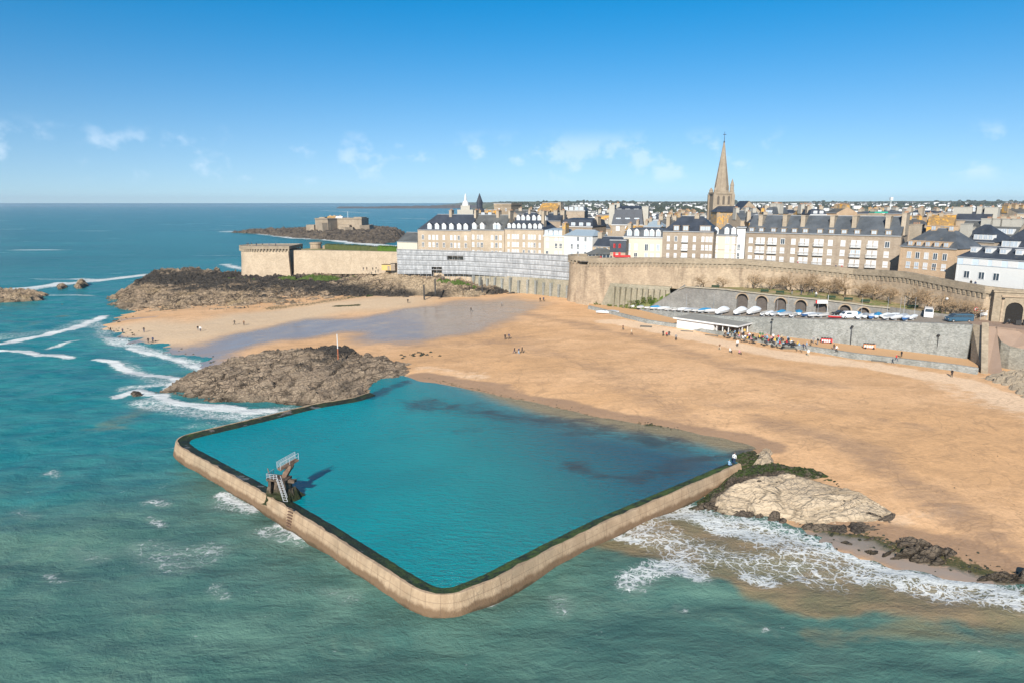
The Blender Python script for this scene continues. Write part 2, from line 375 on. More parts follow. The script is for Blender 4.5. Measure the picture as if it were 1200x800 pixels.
def sea_material():
    t = MT('sea_water', 0.2, 0.22)
    t.b.inputs['IOR'].default_value = 1.33
    cdn = t.n('ShaderNodeVectorMath', operation='LENGTH'); t.set(cdn.inputs[0], t.pos); dist = cdn.outputs['Value']
    n1 = t.noise(0.022, 6, 0.62, t.map(t.pos, (1, 1.6, 1), rz=0.35), 0.5); n2 = t.noise(0.11, 6, 0.62, t.map(t.pos, (1, 1.7, 1), rz=0.3), 0.4)
    n3 = t.noise(0.006, 5, 0.6, t.map(t.pos, (0.6, 2.4, 1)))
    mud = t.attr('mud'); sh = t.attr('teal')
    near = t.mix(t.mr(n2, 0.35, 0.66), (0.066, 0.155, 0.128), (0.112, 0.214, 0.168))
    near = t.mix(t.m('MULTIPLY', t.mr(n1, 0.4, 0.62), 0.6), near, (0.045, 0.122, 0.112))
    near = t.mix(t.m('MULTIPLY', t.mr(t.noise(0.06, 7, 0.7, t.map(t.pos, (1, 1.5, 1), rz=-0.5), 1.2), 0.52, 0.72), 0.55), near, (0.145, 0.225, 0.17))
    teal = t.mix(t.mr(n2, 0.35, 0.65), (0.012, 0.165, 0.185), (0.035, 0.215, 0.215))
    far = t.mix(t.mr(n3, 0.36, 0.64), (0.0, 0.105, 0.100), (0.003, 0.145, 0.135))
    col = t.mix(t.mr(t.m('ADD', sh, t.m('MULTIPLY', t.m('SUBTRACT', n1, 0.5), 0.9)), 0.25, 0.85), near, teal)
    col = t.mix(t.mr(dist, 230, 620), col, far)
    mv = t.mr(t.m('ADD', mud, t.m('MULTIPLY', t.m('SUBTRACT', n2, 0.5), 1.2)), 0.3, 0.9)
    col = t.mix(mv, col, t.mix(t.mr(n2, .35, .65), (0.27, 0.20, 0.115), (0.18, 0.165, 0.095)))
    # foam: lacy web whose density follows the foam field
    wx = t.noise(0.7, 5, 0.7, None, 0.3)
    xo = t.n('ShaderNodeTexNoise'); t.set(xo.inputs['Vector'], t.pos); xo.inputs['Scale'].default_value = 0.45; xo.inputs['Detail'].default_value = 4
    sc_ = t.n('ShaderNodeVectorMath', operation='SCALE'); t.set(sc_.inputs[0], xo.outputs['Color']); sc_.inputs['Scale'].default_value = 3.0
    pv = t.vadd(t.pos, sc_.outputs[0])
    e1 = t.vor(0.62, pv, 'DISTANCE_TO_EDGE'); e2 = t.vor(1.9, pv, 'DISTANCE_TO_EDGE')
    fo = t.attr('foam')
    web = t.m('MAXIMUM', t.mr(e1, 0.13, 0.0), t.m('MULTIPLY', t.mr(e2, 0.20, 0.0), 0.75))
    fn = t.m('ADD', t.m('MULTIPLY', web, t.m('MULTIPLY', t.attr('lace'), 0.48)), t.m('ADD', t.m('MULTIPLY', t.noise(0.9, 8, 0.8, t.map(t.pos, (1, 1.6, 1), rz=.3)), 0.95), t.m('MULTIPLY', t.noise(.22, 3), .25)))
    fm = t.mr(t.m('ADD', fn, fo), 1.08, 1.34)
    fm = t.m('MULTIPLY', t.m('MULTIPLY', fm, t.mr(fo, 0.03, 0.2)), t.mr(fo, .2, .8, .72, 1.0))
    # stray whitecaps
    wc = t.noise(0.11, 3, 0.5, t.map(t.pos, (1.0, 2.3, 1), rz=0.3)); wf = t.noise(1.1, 6, 0.8, t.map(t.pos, (1.0, 1.8, 1)))
    cap = t.m('MULTIPLY', t.mr(t.noise(.35, 3, .5), .60, .72), t.mr(wf, 0.58, 0.72))
    cap2 = t.m('MULTIPLY', t.m('MULTIPLY', t.mr(t.noise(0.016, 4, 0.6, t.map(t.pos, (0.35, 3.2, 1))), 0.66, 0.71), t.mr(wf, 0.35, 0.6)), t.mr(dist, 250, 500))
    fm = t.m('MAXIMUM', fm, t.m('MAXIMUM', t.m('MULTIPLY', cap, 0.75), cap2))
    col = t.mix(fm, col, (0.80, 0.82, 0.82))
    milk = t.m('MULTIPLY', t.mr(fo, 0.05, 0.7), 0.35)
    col = t.mix(milk, col, (0.32, 0.36, 0.31))
    b1 = t.noise(0.32, 6, 0.65, t.map(t.pos, (1.0, 1.5, 1), rz=-0.35), 0.5); b2 = t.noise(1.9, 6, 0.7, t.map(t.pos, (1.0, 1.6, 1), rz=-0.4))
    b3 = t.noise(0.05, 4, 0.5, t.map(t.pos, (0.7, 2.0, 1), rz=0.2))
    nr = t.bump(b3, 4.0, 0.4); nr = t.bump(b1, 0.85, 0.45, nr); nr = t.bump(t.m('ADD', b2, t.m('MULTIPLY', fm, 0.5)), 0.26, 0.6, nr)
    return t.done(col, t.m('ADD', 0.24, t.m('MULTIPLY', fm, 0.6)), nr)
M_SEA = sea_material()

def pool_material():
    t = MT('pool_water', 0.10, 0.35)
    t.b.inputs['IOR'].default_value = 1.33
    sh = t.attr('shallow'); wd = t.attr('weed')
    n1 = t.noise(0.05, 5, 0.6, None, 0.4); n2 = t.noise(0.22, 8, 0.72, t.map(t.pos, (1, 1.5, 1), rz=.5), .6)
    col = t.mix(t.mr(n1, 0.3, 0.7), (0.0, 0.205, 0.235), (0.0, 0.250, 0.275))
    refl_ = t.attr('navy'); col = t.mix(t.mr(t.m('ADD', refl_, t.m('MULTIPLY', t.m('SUBTRACT', n1, .5), .5)), .1, 1.0), col, (0.0, 0.085, 0.15))  # navy painted into the base colour, standing in for uneven sky reflection
    s = t.mr(t.m('ADD', sh, t.m('MULTIPLY', t.m('SUBTRACT', n1, 0.5), 0.35)), 0.25, 0.7)
    col = t.mix(s, col, (0.028, 0.21, 0.25))
    s2 = t.mr(t.m('ADD', sh, t.m('MULTIPLY', t.m('SUBTRACT', n2, 0.5), 0.25)), 0.56, 0.86)
    col = t.mix(s2, col, (0.27, 0.235, 0.15))
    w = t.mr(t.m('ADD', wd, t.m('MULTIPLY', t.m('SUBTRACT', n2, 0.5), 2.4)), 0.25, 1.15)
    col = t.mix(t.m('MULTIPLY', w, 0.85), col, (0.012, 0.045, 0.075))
    rp = t.noise(0.8, 4, 0.6, t.map(t.pos, (0.8, 2.3, 1), rz=0.75), 0.4); rq = t.noise(3.0, 3, 0.5, t.map(t.pos, (0.8, 2.0, 1), rz=0.7))
    nr = t.bump(rp, 0.75, t.m('ADD', 0.30, t.m('MULTIPLY', t.attr('ruffle'), 0.7)))
    nr = t.bump(rq, 0.28, t.m('ADD', 0.35, t.m('MULTIPLY', t.attr('ruffle'), 0.5)), nr)
    return t.done(col, 0.14, nr)
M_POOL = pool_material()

# ============================================================ terrain: beach sheet
SHORE = [(128, 386), (150, 401), (200, 414), (240, 430)]
tp = []
def T(px, py, z): tp.append(U(px, py, z))
for a, b in SHORE: T(a, b, 0.05)
for a, b in [(60, 380), (80, 420), (150, 440), (130, 470), (100, 520), (0, 440), (0, 380), (0, 350), (60, 350)]: T(a, b, -3.0)
for a, b in [(240, 370), (330, 364)]: T(a, b, 1.5)
T(104, 354, -1.2); T(118, 362, -.6); T(150, 374, .6); T(180, 372, 1.0)
T(200, 395, 1.0); T(300, 385, 1.4); T(400, 380, 2.0); T(400, 355, 3.6); T(500, 352, 4.4); T(600, 348, 5.2); T(675, 352, 5.6)
T(300, 330, 2.0); T(200, 330, 0.0); T(100, 330, -4)
T(300, 410, 1.2); T(440, 408, 1.8); T(490, 425, 2.4)
for a, b in [(487, 447), (560, 458), (640, 476), (700, 489), (760, 498), (830, 510), (885, 522)]: T(a, b, 1.72)
for a, b in [(560, 475), (640, 495), (700, 508), (760, 520), (820, 530)]: T(a, b, 1.0)
for a, b in [(540, 500), (650, 550), (400, 500), (500, 620), (250, 515)]: T(a, b, -1.2)
for a, b in [(200, 480), (150, 560), (300, 640), (500, 760), (700, 700), (900, 740), (1100, 780)]: T(a, b, -3.0)
T(820, 600, -0.4); T(740, 630, -1.4); T(900, 622, 0.05); T(1000, 640, 0.25); T(1080, 668, 0.15); T(1150, 688, 0.15); T(1230, 705, 0.1)
T(1000, 680, -0.8); T(1200, 740, -1.2); T(930, 560, 1.6); T(1050, 590, 1.5); T(1150, 640, 0.9)
T(950, 520, 2.9); T(1100, 540, 2.5); T(1250, 560, 2.6); T(1250, 640, 1.2)
T(600, 400, 3.5); T(700, 420, 3.8); T(800, 440, 3.9); T(900, 460, 3.8); T(1100, 480, 3.7); T(1250, 520, 3.3)
T(700, 365, 5.3); T(800, 388, 5.0); T(900, 405, 4.6); T(1000, 418, 4.3); T(1130, 436, 4.2); T(1200, 462, 3.8)
T(600, 440, 2.9); T(1300, 470, 3.6)
tf = RBF(tp, 0.02)
def ground(x, y):
    x = np.asarray(x, float); y = np.asarray(y, float)
    return np.clip(tf(x, y), -4, 5.6) + (fbm(x * 0.12, y * 0.12, 3, 3) - 0.5) * 0.35 + (fbm(x * 0.5, y * 0.5, 2, 8) - 0.5) * 0.08
def gz(x, y): return float(ground(np.array([x]), np.array([y]))[0])
def stroke(gx, gy, line, w, soft=0.6, z=0.0, px=True):
    ln = us(line, z) if px else line
    d = linedist(gx, gy, ln)
    return 1 - sstep(w * (1 - soft), w, d + (fbm(gx / w * 0.9, gy / w * 0.9, 3, 5) - 0.5) * w * 0.7)
xs = np.arange(-175, 262, 0.9); ys = np.arange(62, 330, 0.9)
gx, gy = np.meshgrid(xs, ys)
gzv = ground(gx, gy)
keep = gzv > -2.6
nmx = np.maximum
_wp = us([(135, 394), (185, 402), (215, 405), (250, 399), (290, 391), (360, 378)], 1.2) + us([(430, 369), (520, 359), (600, 354), (645, 360), (615, 380), (560, 392), (500, 398), (440, 396)], 3.2) + us([(400, 394), (330, 401), (290, 412), (262, 424), (238, 434), (190, 418)], 1.0)
_wd = polydist(gx, gy, _wp) + (fbm(gx * .06, gy * .06, 4, 51) - .5) * 14
wet = sstep(-12, 9, _wd) * np.interp(gx, [-120, -60, -20, 15], [1.0, 1.0, .85, .62])
wet = nmx(wet, stroke(gx, gy, [(128, 392), (160, 405), (200, 413), (240, 428)], 5, 0.6, 0.3))
wet = nmx(wet, 0.6 * stroke(gx, gy, [(120, 375), (150, 372), (180, 371)], 4, 0.8, 1.0))
wet = nmx(wet, 0.8 * stroke(gx, gy, [(900, 618), (1000, 640), (1080, 665), (1150, 683), (1230, 700)], 2.6, 0.7, 0.2))
damp = nmx(stroke(gx, gy, [(490, 440), (560, 452), (640, 470), (700, 484), (760, 494), (830, 506), (890, 520)], 6, 0.8, 2.3),
           0.52 * stroke(gx, gy, [(480, 400), (600, 400), (700, 432), (790, 480)], 15, 0.95, 3.4))
damp = nmx(damp, 1.0 * stroke(gx, gy, [(980, 625), (1080, 645), (1160, 665), (1240, 685)], 9, 0.7, 0.6))
damp = nmx(damp, 0.62 * stroke(gx, gy, [(900, 500), (980, 520), (1060, 560), (1120, 600), (1200, 640)], 9, 0.9, 2.0))
damp = nmx(damp, 0.55 * stroke(gx, gy, [(600, 365), (680, 382), (760, 400), (860, 430), (980, 450)], 9, 0.95, 4.2))
damp = nmx(damp, 0.5 * stroke(gx, gy, [(820, 470), (950, 480), (1080, 500)], 6, 0.95, 3.2))
pale = nmx(stroke(gx, gy, [(720, 378), (800, 392), (900, 412), (1000, 424), (1130, 444), (1200, 470)], 7, 0.8, 4.6),
           0.6 * stroke(gx, gy, [(1080, 440), (1160, 470), (1240, 500)], 8, 0.9, 4.0))
pale = nmx(pale, 0.6 * stroke(gx, gy, [(500, 430), (560, 440)], 5, 0.9, 2.6))
pale = nmx(pale, 0.45 * stroke(gx, gy, [(1050, 610), (1120, 600)], 4, 0.9, 1.2))
beige = stroke(gx, gy, [(140, 385), (220, 388), (300, 375), (380, 365), (470, 360)], 26, 0.8, 1.5)
weed = nmx(0.62 * stroke(gx, gy, [(320, 359), (370, 356), (420, 351)], 8, 0.9, 2.5), 0.85 * stroke(gx, gy, [(395, 362), (418, 362)], 3.0, 0.7, 2.2))
weed = nmx(weed, 0.62 * stroke(gx, gy, [(150, 403), (200, 414), (240, 426)], 3.4, 0.9, 0.4))
weed = nmx(weed, 0.55 * stroke(gx, gy, [(500, 440), (620, 467), (700, 485), (770, 496)], 1.6, 0.8, 2.4))
weed = nmx(weed, 0.8 * stroke(gx, gy, [(762, 494), (785, 499)], 1.3, 0.6, 2.4))
weed = nmx(weed, 0.8 * stroke(gx, gy, [(965, 624), (1040, 640), (1110, 658), (1200, 684)], 3.4, 0.9, 0.5))
rill = sstep(4.4, 3.6, gzv) * sstep(-60, 0, gx)
grid_mesh('sand_beach', xs, ys, gzv, M_SAND, dict(wet=wet, damp=damp, pale=pale, beige=beige, weed=weed, rill=rill), keep)
tag(bpy.data.objects['sand_beach'], 'broad orange sand beach between the tidal pool and the town ramparts', None, None, 'structure')

# ============================================================ sea
def axis(lo, hi, a, b, s, g=0.012, cap=4000):
    mid = list(np.arange(a, b, s)); out = []; x = a; st = s
    while x > lo: st = min(cap, st + (a - x) * 0 + st * g * 2.2); x -= st; out.append(x)
    out = out[::-1] + mid; x = mid[-1]; st = s
    while x < hi: st = min(cap, st * (1 + g * 2.2)); x += st; out.append(x)
    return np.array(out)
sx = axis(-70000, 70000, -150, 100, 0.85); sy = axis(-1500, 80000, 34, 215, 0.85)
gx, gy = np.meshgrid(sx, sy)
near = sstep(700, 200, np.hypot(gx, gy))
sw = (fbm(gx * 0.045 + gy * 0.02, gy * 0.10 - gx * 0.02, 3, 21) - 0.5) * 1.0 + (fbm(gx * 0.16, gy * 0.26 - gx * 0.06, 3, 31) - 0.5) * 0.8
sz = sw * near
foam = np.zeros(gx.shape)
def F(line, w, s, soft=0.8):
    global foam
    foam = nmx(foam, s * stroke(gx, gy, line, w, soft))
F([(0, 341), (40, 339), (80, 333), (130, 327), (172, 322)], 9, .62); F([(90, 327), (120, 329), (160, 324)], 6, .75); F([(0, 339), (50, 336), (70, 332)], 6, .8)
F([(60, 346), (110, 346)], 4, .6); F([(262, 310), (285, 316)], 6, .7)
F([(0, 403), (50, 393), (80, 386), (110, 376), (121, 370)], 3.4, .85); F([(20, 398), (60, 391)], 2.0, .95); F([(0, 396), (60, 388), (115, 372)], 8, .38)
F([(0, 411), (30, 413), (45, 416), (84, 420)], 2.2, .85); F([(30, 412), (48, 417), (70, 416)], 2.2, .95); F([(55, 408), (90, 399)], 2, .6)
F([(112, 421), (130, 424), (150, 433), (170, 438), (203, 441), (208, 448), (196, 456)], 2.0, .92); F([(140, 425), (175, 445), (205, 450)], 6, .42)
F([(125, 396), (150, 404), (185, 414), (215, 424), (245, 433)], 5, .55); F([(150, 408), (190, 417), (238, 432)], 1.3, .9); F([(95, 376), (122, 385), (120, 395)], 6, .45)
F([(140, 464), (160, 459), (185, 463), (205, 472), (245, 476), (300, 482)], 2.3, .92); F([(150, 455), (200, 450)], 4, .5)
F([(170, 470), (230, 484), (300, 488), (335, 478)], 6, .48); F([(205, 473), (260, 480), (318, 480)], 1.8, .9); F([(225, 500), (300, 492)], 4, .35)
F([(206, 524), (250, 552), (300, 583), (335, 606)], 1.0, .42); F([(262, 578), (275, 586), (298, 596)], 1.9, .72); F([(262, 590), (290, 597)], 4.5, .42)
F([(330, 612), (345, 618), (352, 626)], 1.4, .80); F([(315, 622), (350, 632)], 4.0, .42); F([(345, 618), (375, 632)], 1.6, .5)
F([(562, 706), (576, 703)], 1.1, .95); F([(400, 655), (425, 667)], 1.2, .5)
F([(170, 640), (215, 660), (240, 650)], 5, .36); F([(172, 590), (182, 587), (192, 592)], 1.6, .48); F([(54, 556), (62, 553), (68, 558)], 1.5, .5); F([(176, 607), (184, 611), (190, 616)], 1.3, .48); F([(58, 673), (66, 680), (72, 681)], 1.3, .48); F([(430, 640), (445, 652)], 1.2, .4); F([(20, 600), (40, 608)], 2, .34); F([(90, 640), (120, 652)], 2.5, .33); F([(380, 690), (410, 700)], 2, .34); F([(250, 690), (262, 700)], 1.5, .36)
F([(745, 602), (790, 594), (830, 606), (880, 618), (930, 632), (970, 648)], 5.0, .48, 1.0); F([(740, 612), (800, 640), (880, 660), (960, 672)], 6.5, .30, 1.0)
F([(770, 602), (812, 604), (850, 622), (900, 634)], 2.2, .62); F([(955, 636), (1000, 654), (1040, 668), (1090, 678), (1140, 686), (1210, 704)], 1.5, .75)
F([(900, 640), (1000, 664), (1100, 684), (1210, 704)], 5, .30, 1.0); F([(1070, 640), (1080, 650), (1120, 650)], 1.0, .6); F([(1010, 672), (1100, 692), (1200, 708)], 3, .45)
F([(710, 628), (730, 630), (748, 636)], 1.0, .85); F([(735, 684), (765, 672), (795, 664), (820, 676)], 3.2, .50); F([(770, 665), (818, 676)], 1.6, .62); F([(795, 708), (800, 714)], .9, .6); F([(895, 736), (905, 740)], .9, .6)
F([(655, 700), (660, 712)], 2.2, .38); F([(875, 674), (900, 680)], 1.6, .55)
F([(262, 272), (300, 273), (345, 279), (385, 281), (415, 285), (470, 290)], 16, .8); F([(380, 247), (430, 250)], 60, .75); F([(460, 256), (500, 257)], 40, .75)
F([(470, 250), (520, 249)], 60, .6)
F([(95, 384), (130, 398), (170, 418), (225, 440), (200, 460)], 15, .26, .9)
foam[gy > 1200] *= 0.6
lace = nmx(stroke(gx, gy, [(700, 625), (800, 615), (900, 640), (1000, 670), (1220, 700)], 16, .5), .45 + 0 * gx)
_mp = us([(700, 640), (745, 606), (800, 598), (860, 610), (960, 640), (1080, 672), (1230, 700), (1230, 742), (1120, 738), (1040, 722), (960, 728), (890, 704), (820, 672), (760, 660)], 0)
mudp = sstep(-2.0, 2.2, polydist(gx, gy, _mp) + (fbm(gx * .3, gy * .3, 3, 55) - .5) * 3.0)
mud = nmx(1.0 * mudp, 0.9 * stroke(gx, gy, [(800, 612), (900, 640), (1000, 672), (1100, 700), (1230, 728)], 7.5, .8), 0.75 * stroke(gx, gy, [(690, 662), (800, 655), (900, 700), (1000, 718)], 3.5, .9))
mud = nmx(mud, 0.55 * stroke(gx, gy, [(960, 745), (1080, 735), (1230, 760)], 3.5, .9)); mud = nmx(mud, 0.5 * stroke(gx, gy, [(200, 440), (230, 470), (170, 480), (130, 500)], 8, .9))
mud = nmx(mud, 0.4 * stroke(gx, gy, [(0, 395), (60, 372), (120, 362)], 4, .9))
teal = sstep(-20, -60, gx) * sstep(40, 130, gy); teal = nmx(teal, sstep(150, 260, gy))
grid_mesh('sea', sx, sy, sz, M_SEA, dict(foam=foam, mud=mud, teal=teal, lace=lace))
tag(bpy.data.objects['sea'], 'green and turquoise sea with white foam around the pool', None, None, 'structure')

# ============================================================ tidal pool
PZ = 1.75; WT = 2.2
OUT = [(432, 459), (415, 465), (370, 472), (313, 486), (240, 503), (217, 508.5), (207.5, 512.5), (205, 518), (212, 524.5), (300, 573), (380, 621.7), (447, 665), (480, 686),
       (497, 695), (510, 697.5), (523, 697.8), (540, 694.5), (580, 678), (647, 643), (713, 610), (790, 577), (868, 543)]
ow = us(OUT, WT)
def resample(pl, s):
    out = [pl[0]]
    for (ax, ay), (bx, by) in zip(pl[:-1], pl[1:]):
        n = max(1, int(math.hypot(bx - ax, by - ay) / s))
        out += [(ax + (bx - ax) * i / n, ay + (by - ay) * i / n) for i in range(1, n + 1)]
    return out
def smoothpl(pl, k=2):
    for _ in range(k):
        pl = [pl[0]] + [tuple((pl[i - 1][c] + 2 * pl[i][c] + pl[i + 1][c]) / 4 for c in range(len(pl[0]))) for i in range(1, len(pl) - 1)] + [pl[-1]]
    return pl
def normals(pl):                        # unit normals on the right-hand side of travel
    N = []
    for i in range(len(pl)):
        a = pl[max(0, i - 1)]; b = pl[min(len(pl) - 1, i + 1)]
        dx, dy = b[0] - a[0], b[1] - a[1]; L = math.hypot(dx, dy) or 1
        N.append((dy / L, -dx / L))
    return N
def sweep(pl, prof, mb=None, m=0, zf=None, jit=None):   # prof: (outward offset, z); outward = right of travel
    mb = mb or MB(); N = normals(pl); k = len(prof(0) if callable(prof) else prof); vs = []
    for i, (p, n) in enumerate(zip(pl, N)):
        pr = prof(i) if callable(prof) else prof
        for j, (o, z) in enumerate(pr):
            if jit: a, b = jit(i, j); o += a; z += b
            vs.append((p[0] + n[0] * o, p[1] + n[1] * o, z))
    fs = [(i * k + j, (i + 1) * k + j, (i + 1) * k + j + 1, i * k + j + 1) for i in range(len(pl) - 1) for j in range(k - 1)]
    fs += [tuple(range(k)), tuple((len(pl) - 1) * k + j for j in range(k - 1, -1, -1))]
    mb.add(vs, fs, m); return mb
wl = smoothpl(resample(ow, 0.6), 3)
# direction of travel: far end -> left corner -> near corner -> right end; outside lies on the right
rnd = random.Random(4)
t = MT('pool_concrete', 0.85, 0.25)
cn = t.noise(0.5, 6, 0.65); cst = t.noise(1.2, 4, 0.6, t.map(t.pos, (1, 1, 0.12))); cf = t.noise(6, 4, 0.7)
c_ = t.mix(t.mr(cn, 0.3, 0.7), (0.33, 0.235, 0.15), (0.46, 0.34, 0.225)); c_ = t.mix(t.m('MULTIPLY', t.mr(cst, 0.45, 0.7), 0.35), c_, (0.27, 0.19, 0.12))
seam = t.n('ShaderNodeTexWave'); t.set(seam.inputs['Vector'], t.map(t.pos, (1, 1, 0))); seam.inputs['Scale'].default_value = 0.11
c_ = t.mix(t.m('MULTIPLY', t.mr(seam.outputs['Fac'], 0.015, 0.0), 0.3), c_, (0.17, 0.12, 0.08))
zw = t.m('ADD', t.z()[2], t.m('MULTIPLY', t.m('SUBTRACT', t.noise(0.35, 5, 0.7), 0.5), 1.5))
cv_ = t.vor(.9, t.map(t.pos, (1, 1, .8)), 'DISTANCE_TO_EDGE'); c_ = t.mix(t.m('MULTIPLY', t.m('MULTIPLY', t.mr(cv_, .02, .0), t.mr(cn, .5, .6)), .5), c_, (.12, .085, .05)); c_ = t.mix(t.m('MULTIPLY', t.mr(t.noise(.09, 5, .65), .5, .62), .4), c_, (.24, .19, .13)); c_ = t.mix(t.mr(zw, 1.15, 0.6), c_, (0.17, 0.11, 0.065))
c_ = t.mix(t.m('MULTIPLY', t.mr(zw, 0.25, -0.1), 0.8), c_, (0.06, 0.045, 0.025))
_rn = t.m('ADD', t.attr('run'), t.m('MULTIPLY', cn, .25)); _fr = t.m('FRACT', t.m('DIVIDE', _rn, 3.4)); _hl = t.m('ABSOLUTE', t.m('SUBTRACT', t.z()[2], t.m('ADD', 1.35, t.m('MULTIPLY', cn, .12))))
_jt = t.m('MAXIMUM', t.mr(_fr, .022, .006), t.m('MULTIPLY', t.mr(_hl, .05, .015), .6)); c_ = t.mix(t.m('MULTIPLY', _jt, .6), c_, (.09, .06, .04))
M_CONC = t.done(c_, None, t.bump(t.m('ADD', cf, t.m('MULTIPLY', cn, 2)), 0.12, 0.7))
t = MT('pool_algae', 0.6, 0.4)
an = t.noise(0.8, 6, 0.75); ab = t.noise(0.12, 4, 0.6); ac = t.noise(3.5, 5, 0.7)
a_ = t.mix(t.mr(an, 0.4, 0.65), (0.010, 0.016, 0.010), (0.030, 0.048, 0.015)); a_ = t.mix(t.m('MULTIPLY', t.mr(ab, 0.5, 0.62), t.mr(ac, 0.45, 0.65)), a_, (0.085, 0.14, 0.02))
ew = t.m('MULTIPLY', t.mr(t.z()[0], -20, -4), t.mr(an, 0.35, 0.6)); a_ = t.mix(t.m('MULTIPLY', ew, 0.8), a_, (0.08, 0.13, 0.018))
pu = t.m('MULTIPLY', t.mr(t.noise(0.35, 3, 0.6), 0.60, 0.64), t.mr(t.z()[0], -5, -25)); a_ = t.mix(t.m('MULTIPLY', pu, 0.8), a_, (0.16, 0.15, 0.14))
M_ALGAE = t.done(a_, t.m('SUBTRACT', 0.65, t.m('MULTIPLY', pu, 0.5)), t.bump(t.m('ADD', an, ac), 0.25, 1.0))
root = empty('pool_wall', (wl[len(wl) // 2][0], wl[len(wl) // 2][1], 0))
tag(root, 'long battered concrete wall with dark algae ledge enclosing the turquoise tidal pool', 'sea wall')
def kid(o, root):                       # parent while keeping world placement
    o.parent = root; o.matrix_parent_inverse = Matrix.Translation(-Vector(root.location)); return o
# ragged upper lip
jr = [rnd.uniform(-1, 1) for _ in range(4000)]
ragg = fbm(np.arange(len(wl)) * 0.45, np.zeros(len(wl)), 4, 3) - 0.5
rag2 = fbm(np.arange(len(wl)) * 0.9, np.zeros(len(wl)) + 9, 3, 13) - 0.5
def prof_c(i):
    r = float(ragg[i]) * 0.5; q = float(rag2[i]) * 0.35
    return [(-0.30 + r, 1.5), (-0.30 + r, WT + 0.02), (0.0, WT + 0.0), (0.06, WT - 0.10), (0.36, 1.0), (0.54 + q * .3, 0.3), (0.78 + q * .5, -1.6)]
_w = sweep(wl, prof_c).build('wall', M_CONC); kid(_w, root)
_L = [0.0]
for _a, _b in zip(wl[:-1], wl[1:]): _L.append(_L[-1] + math.hypot(_a[0] - _b[0], _a[1] - _b[1]))
_at = _w.data.attributes.new('run', 'FLOAT', 'POINT'); _at.data.foreach_set('value', np.repeat(np.array(_L), 7).astype(np.float32))
def prof_a(i):
    r = float(rag2[i]) * 0.5
    return [(-3.4, -1.0), (-2.9 + r * .5, PZ - .5), (-2.15 + r * .5, PZ - .05), (-1.6 + r * .3, PZ + .14 + r * .1), (-1.0, PZ + .22 + r * .2), (-0.55, WT - .12 + r * .1), (-0.28, WT - .06), (-0.28, 1.2)]
kid(sweep(wl, prof_a).build('algae_ledge', M_ALGAE), root)
# pool water sheet: inside the wall, running out over the sand
N = normals(wl); inner = [(p[0] - n[0] * 1.2, p[1] - n[1] * 1.2) for p, n in zip(wl, N)]
poolpoly = inner[::3] + us([(890, 515), (830, 500), (700, 476), (600, 452), (487, 430), (455, 440), (436, 452)], PZ)
xs = np.arange(-62, 42, 0.6); ys = np.arange(56, 160, 0.6); gx, gy = np.meshgrid(xs, ys)
pd = polydist(gx, gy, poolpoly)
gr = ground(gx, gy)
dsh = -polydist(gx, gy, us([(455, 437), (560, 458), (640, 476), (700, 489), (760, 498), (830, 510), (885, 522), (960, 530), (900, 380), (500, 380)], PZ))
shallow = np.clip(1 - dsh / 20, 0, 1) ** 1.1
shallow *= 0.55 + 0.45 * sstep(-25, 12, gx)
def Wd(line, w, s): return s * stroke(gx, gy, line, w, 0.9, PZ)
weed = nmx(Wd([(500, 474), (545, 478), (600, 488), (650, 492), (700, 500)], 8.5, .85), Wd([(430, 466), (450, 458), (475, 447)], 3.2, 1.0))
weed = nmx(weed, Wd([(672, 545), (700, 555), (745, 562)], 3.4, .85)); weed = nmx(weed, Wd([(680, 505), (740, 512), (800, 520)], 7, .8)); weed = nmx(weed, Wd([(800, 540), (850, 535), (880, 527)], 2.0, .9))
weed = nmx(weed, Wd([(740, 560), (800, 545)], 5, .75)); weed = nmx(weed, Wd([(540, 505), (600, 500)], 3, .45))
ruffle = sstep(-30, 15, gx); navy = sstep(-22, 34, gx + (gy - 95) * .35)  # navy: mask of the painted reflection tone, stronger to the right
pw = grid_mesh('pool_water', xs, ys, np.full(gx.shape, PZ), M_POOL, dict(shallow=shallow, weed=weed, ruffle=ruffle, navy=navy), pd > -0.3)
tag(pw, 'calm turquoise water filling the tidal pool', None, None, 'structure')

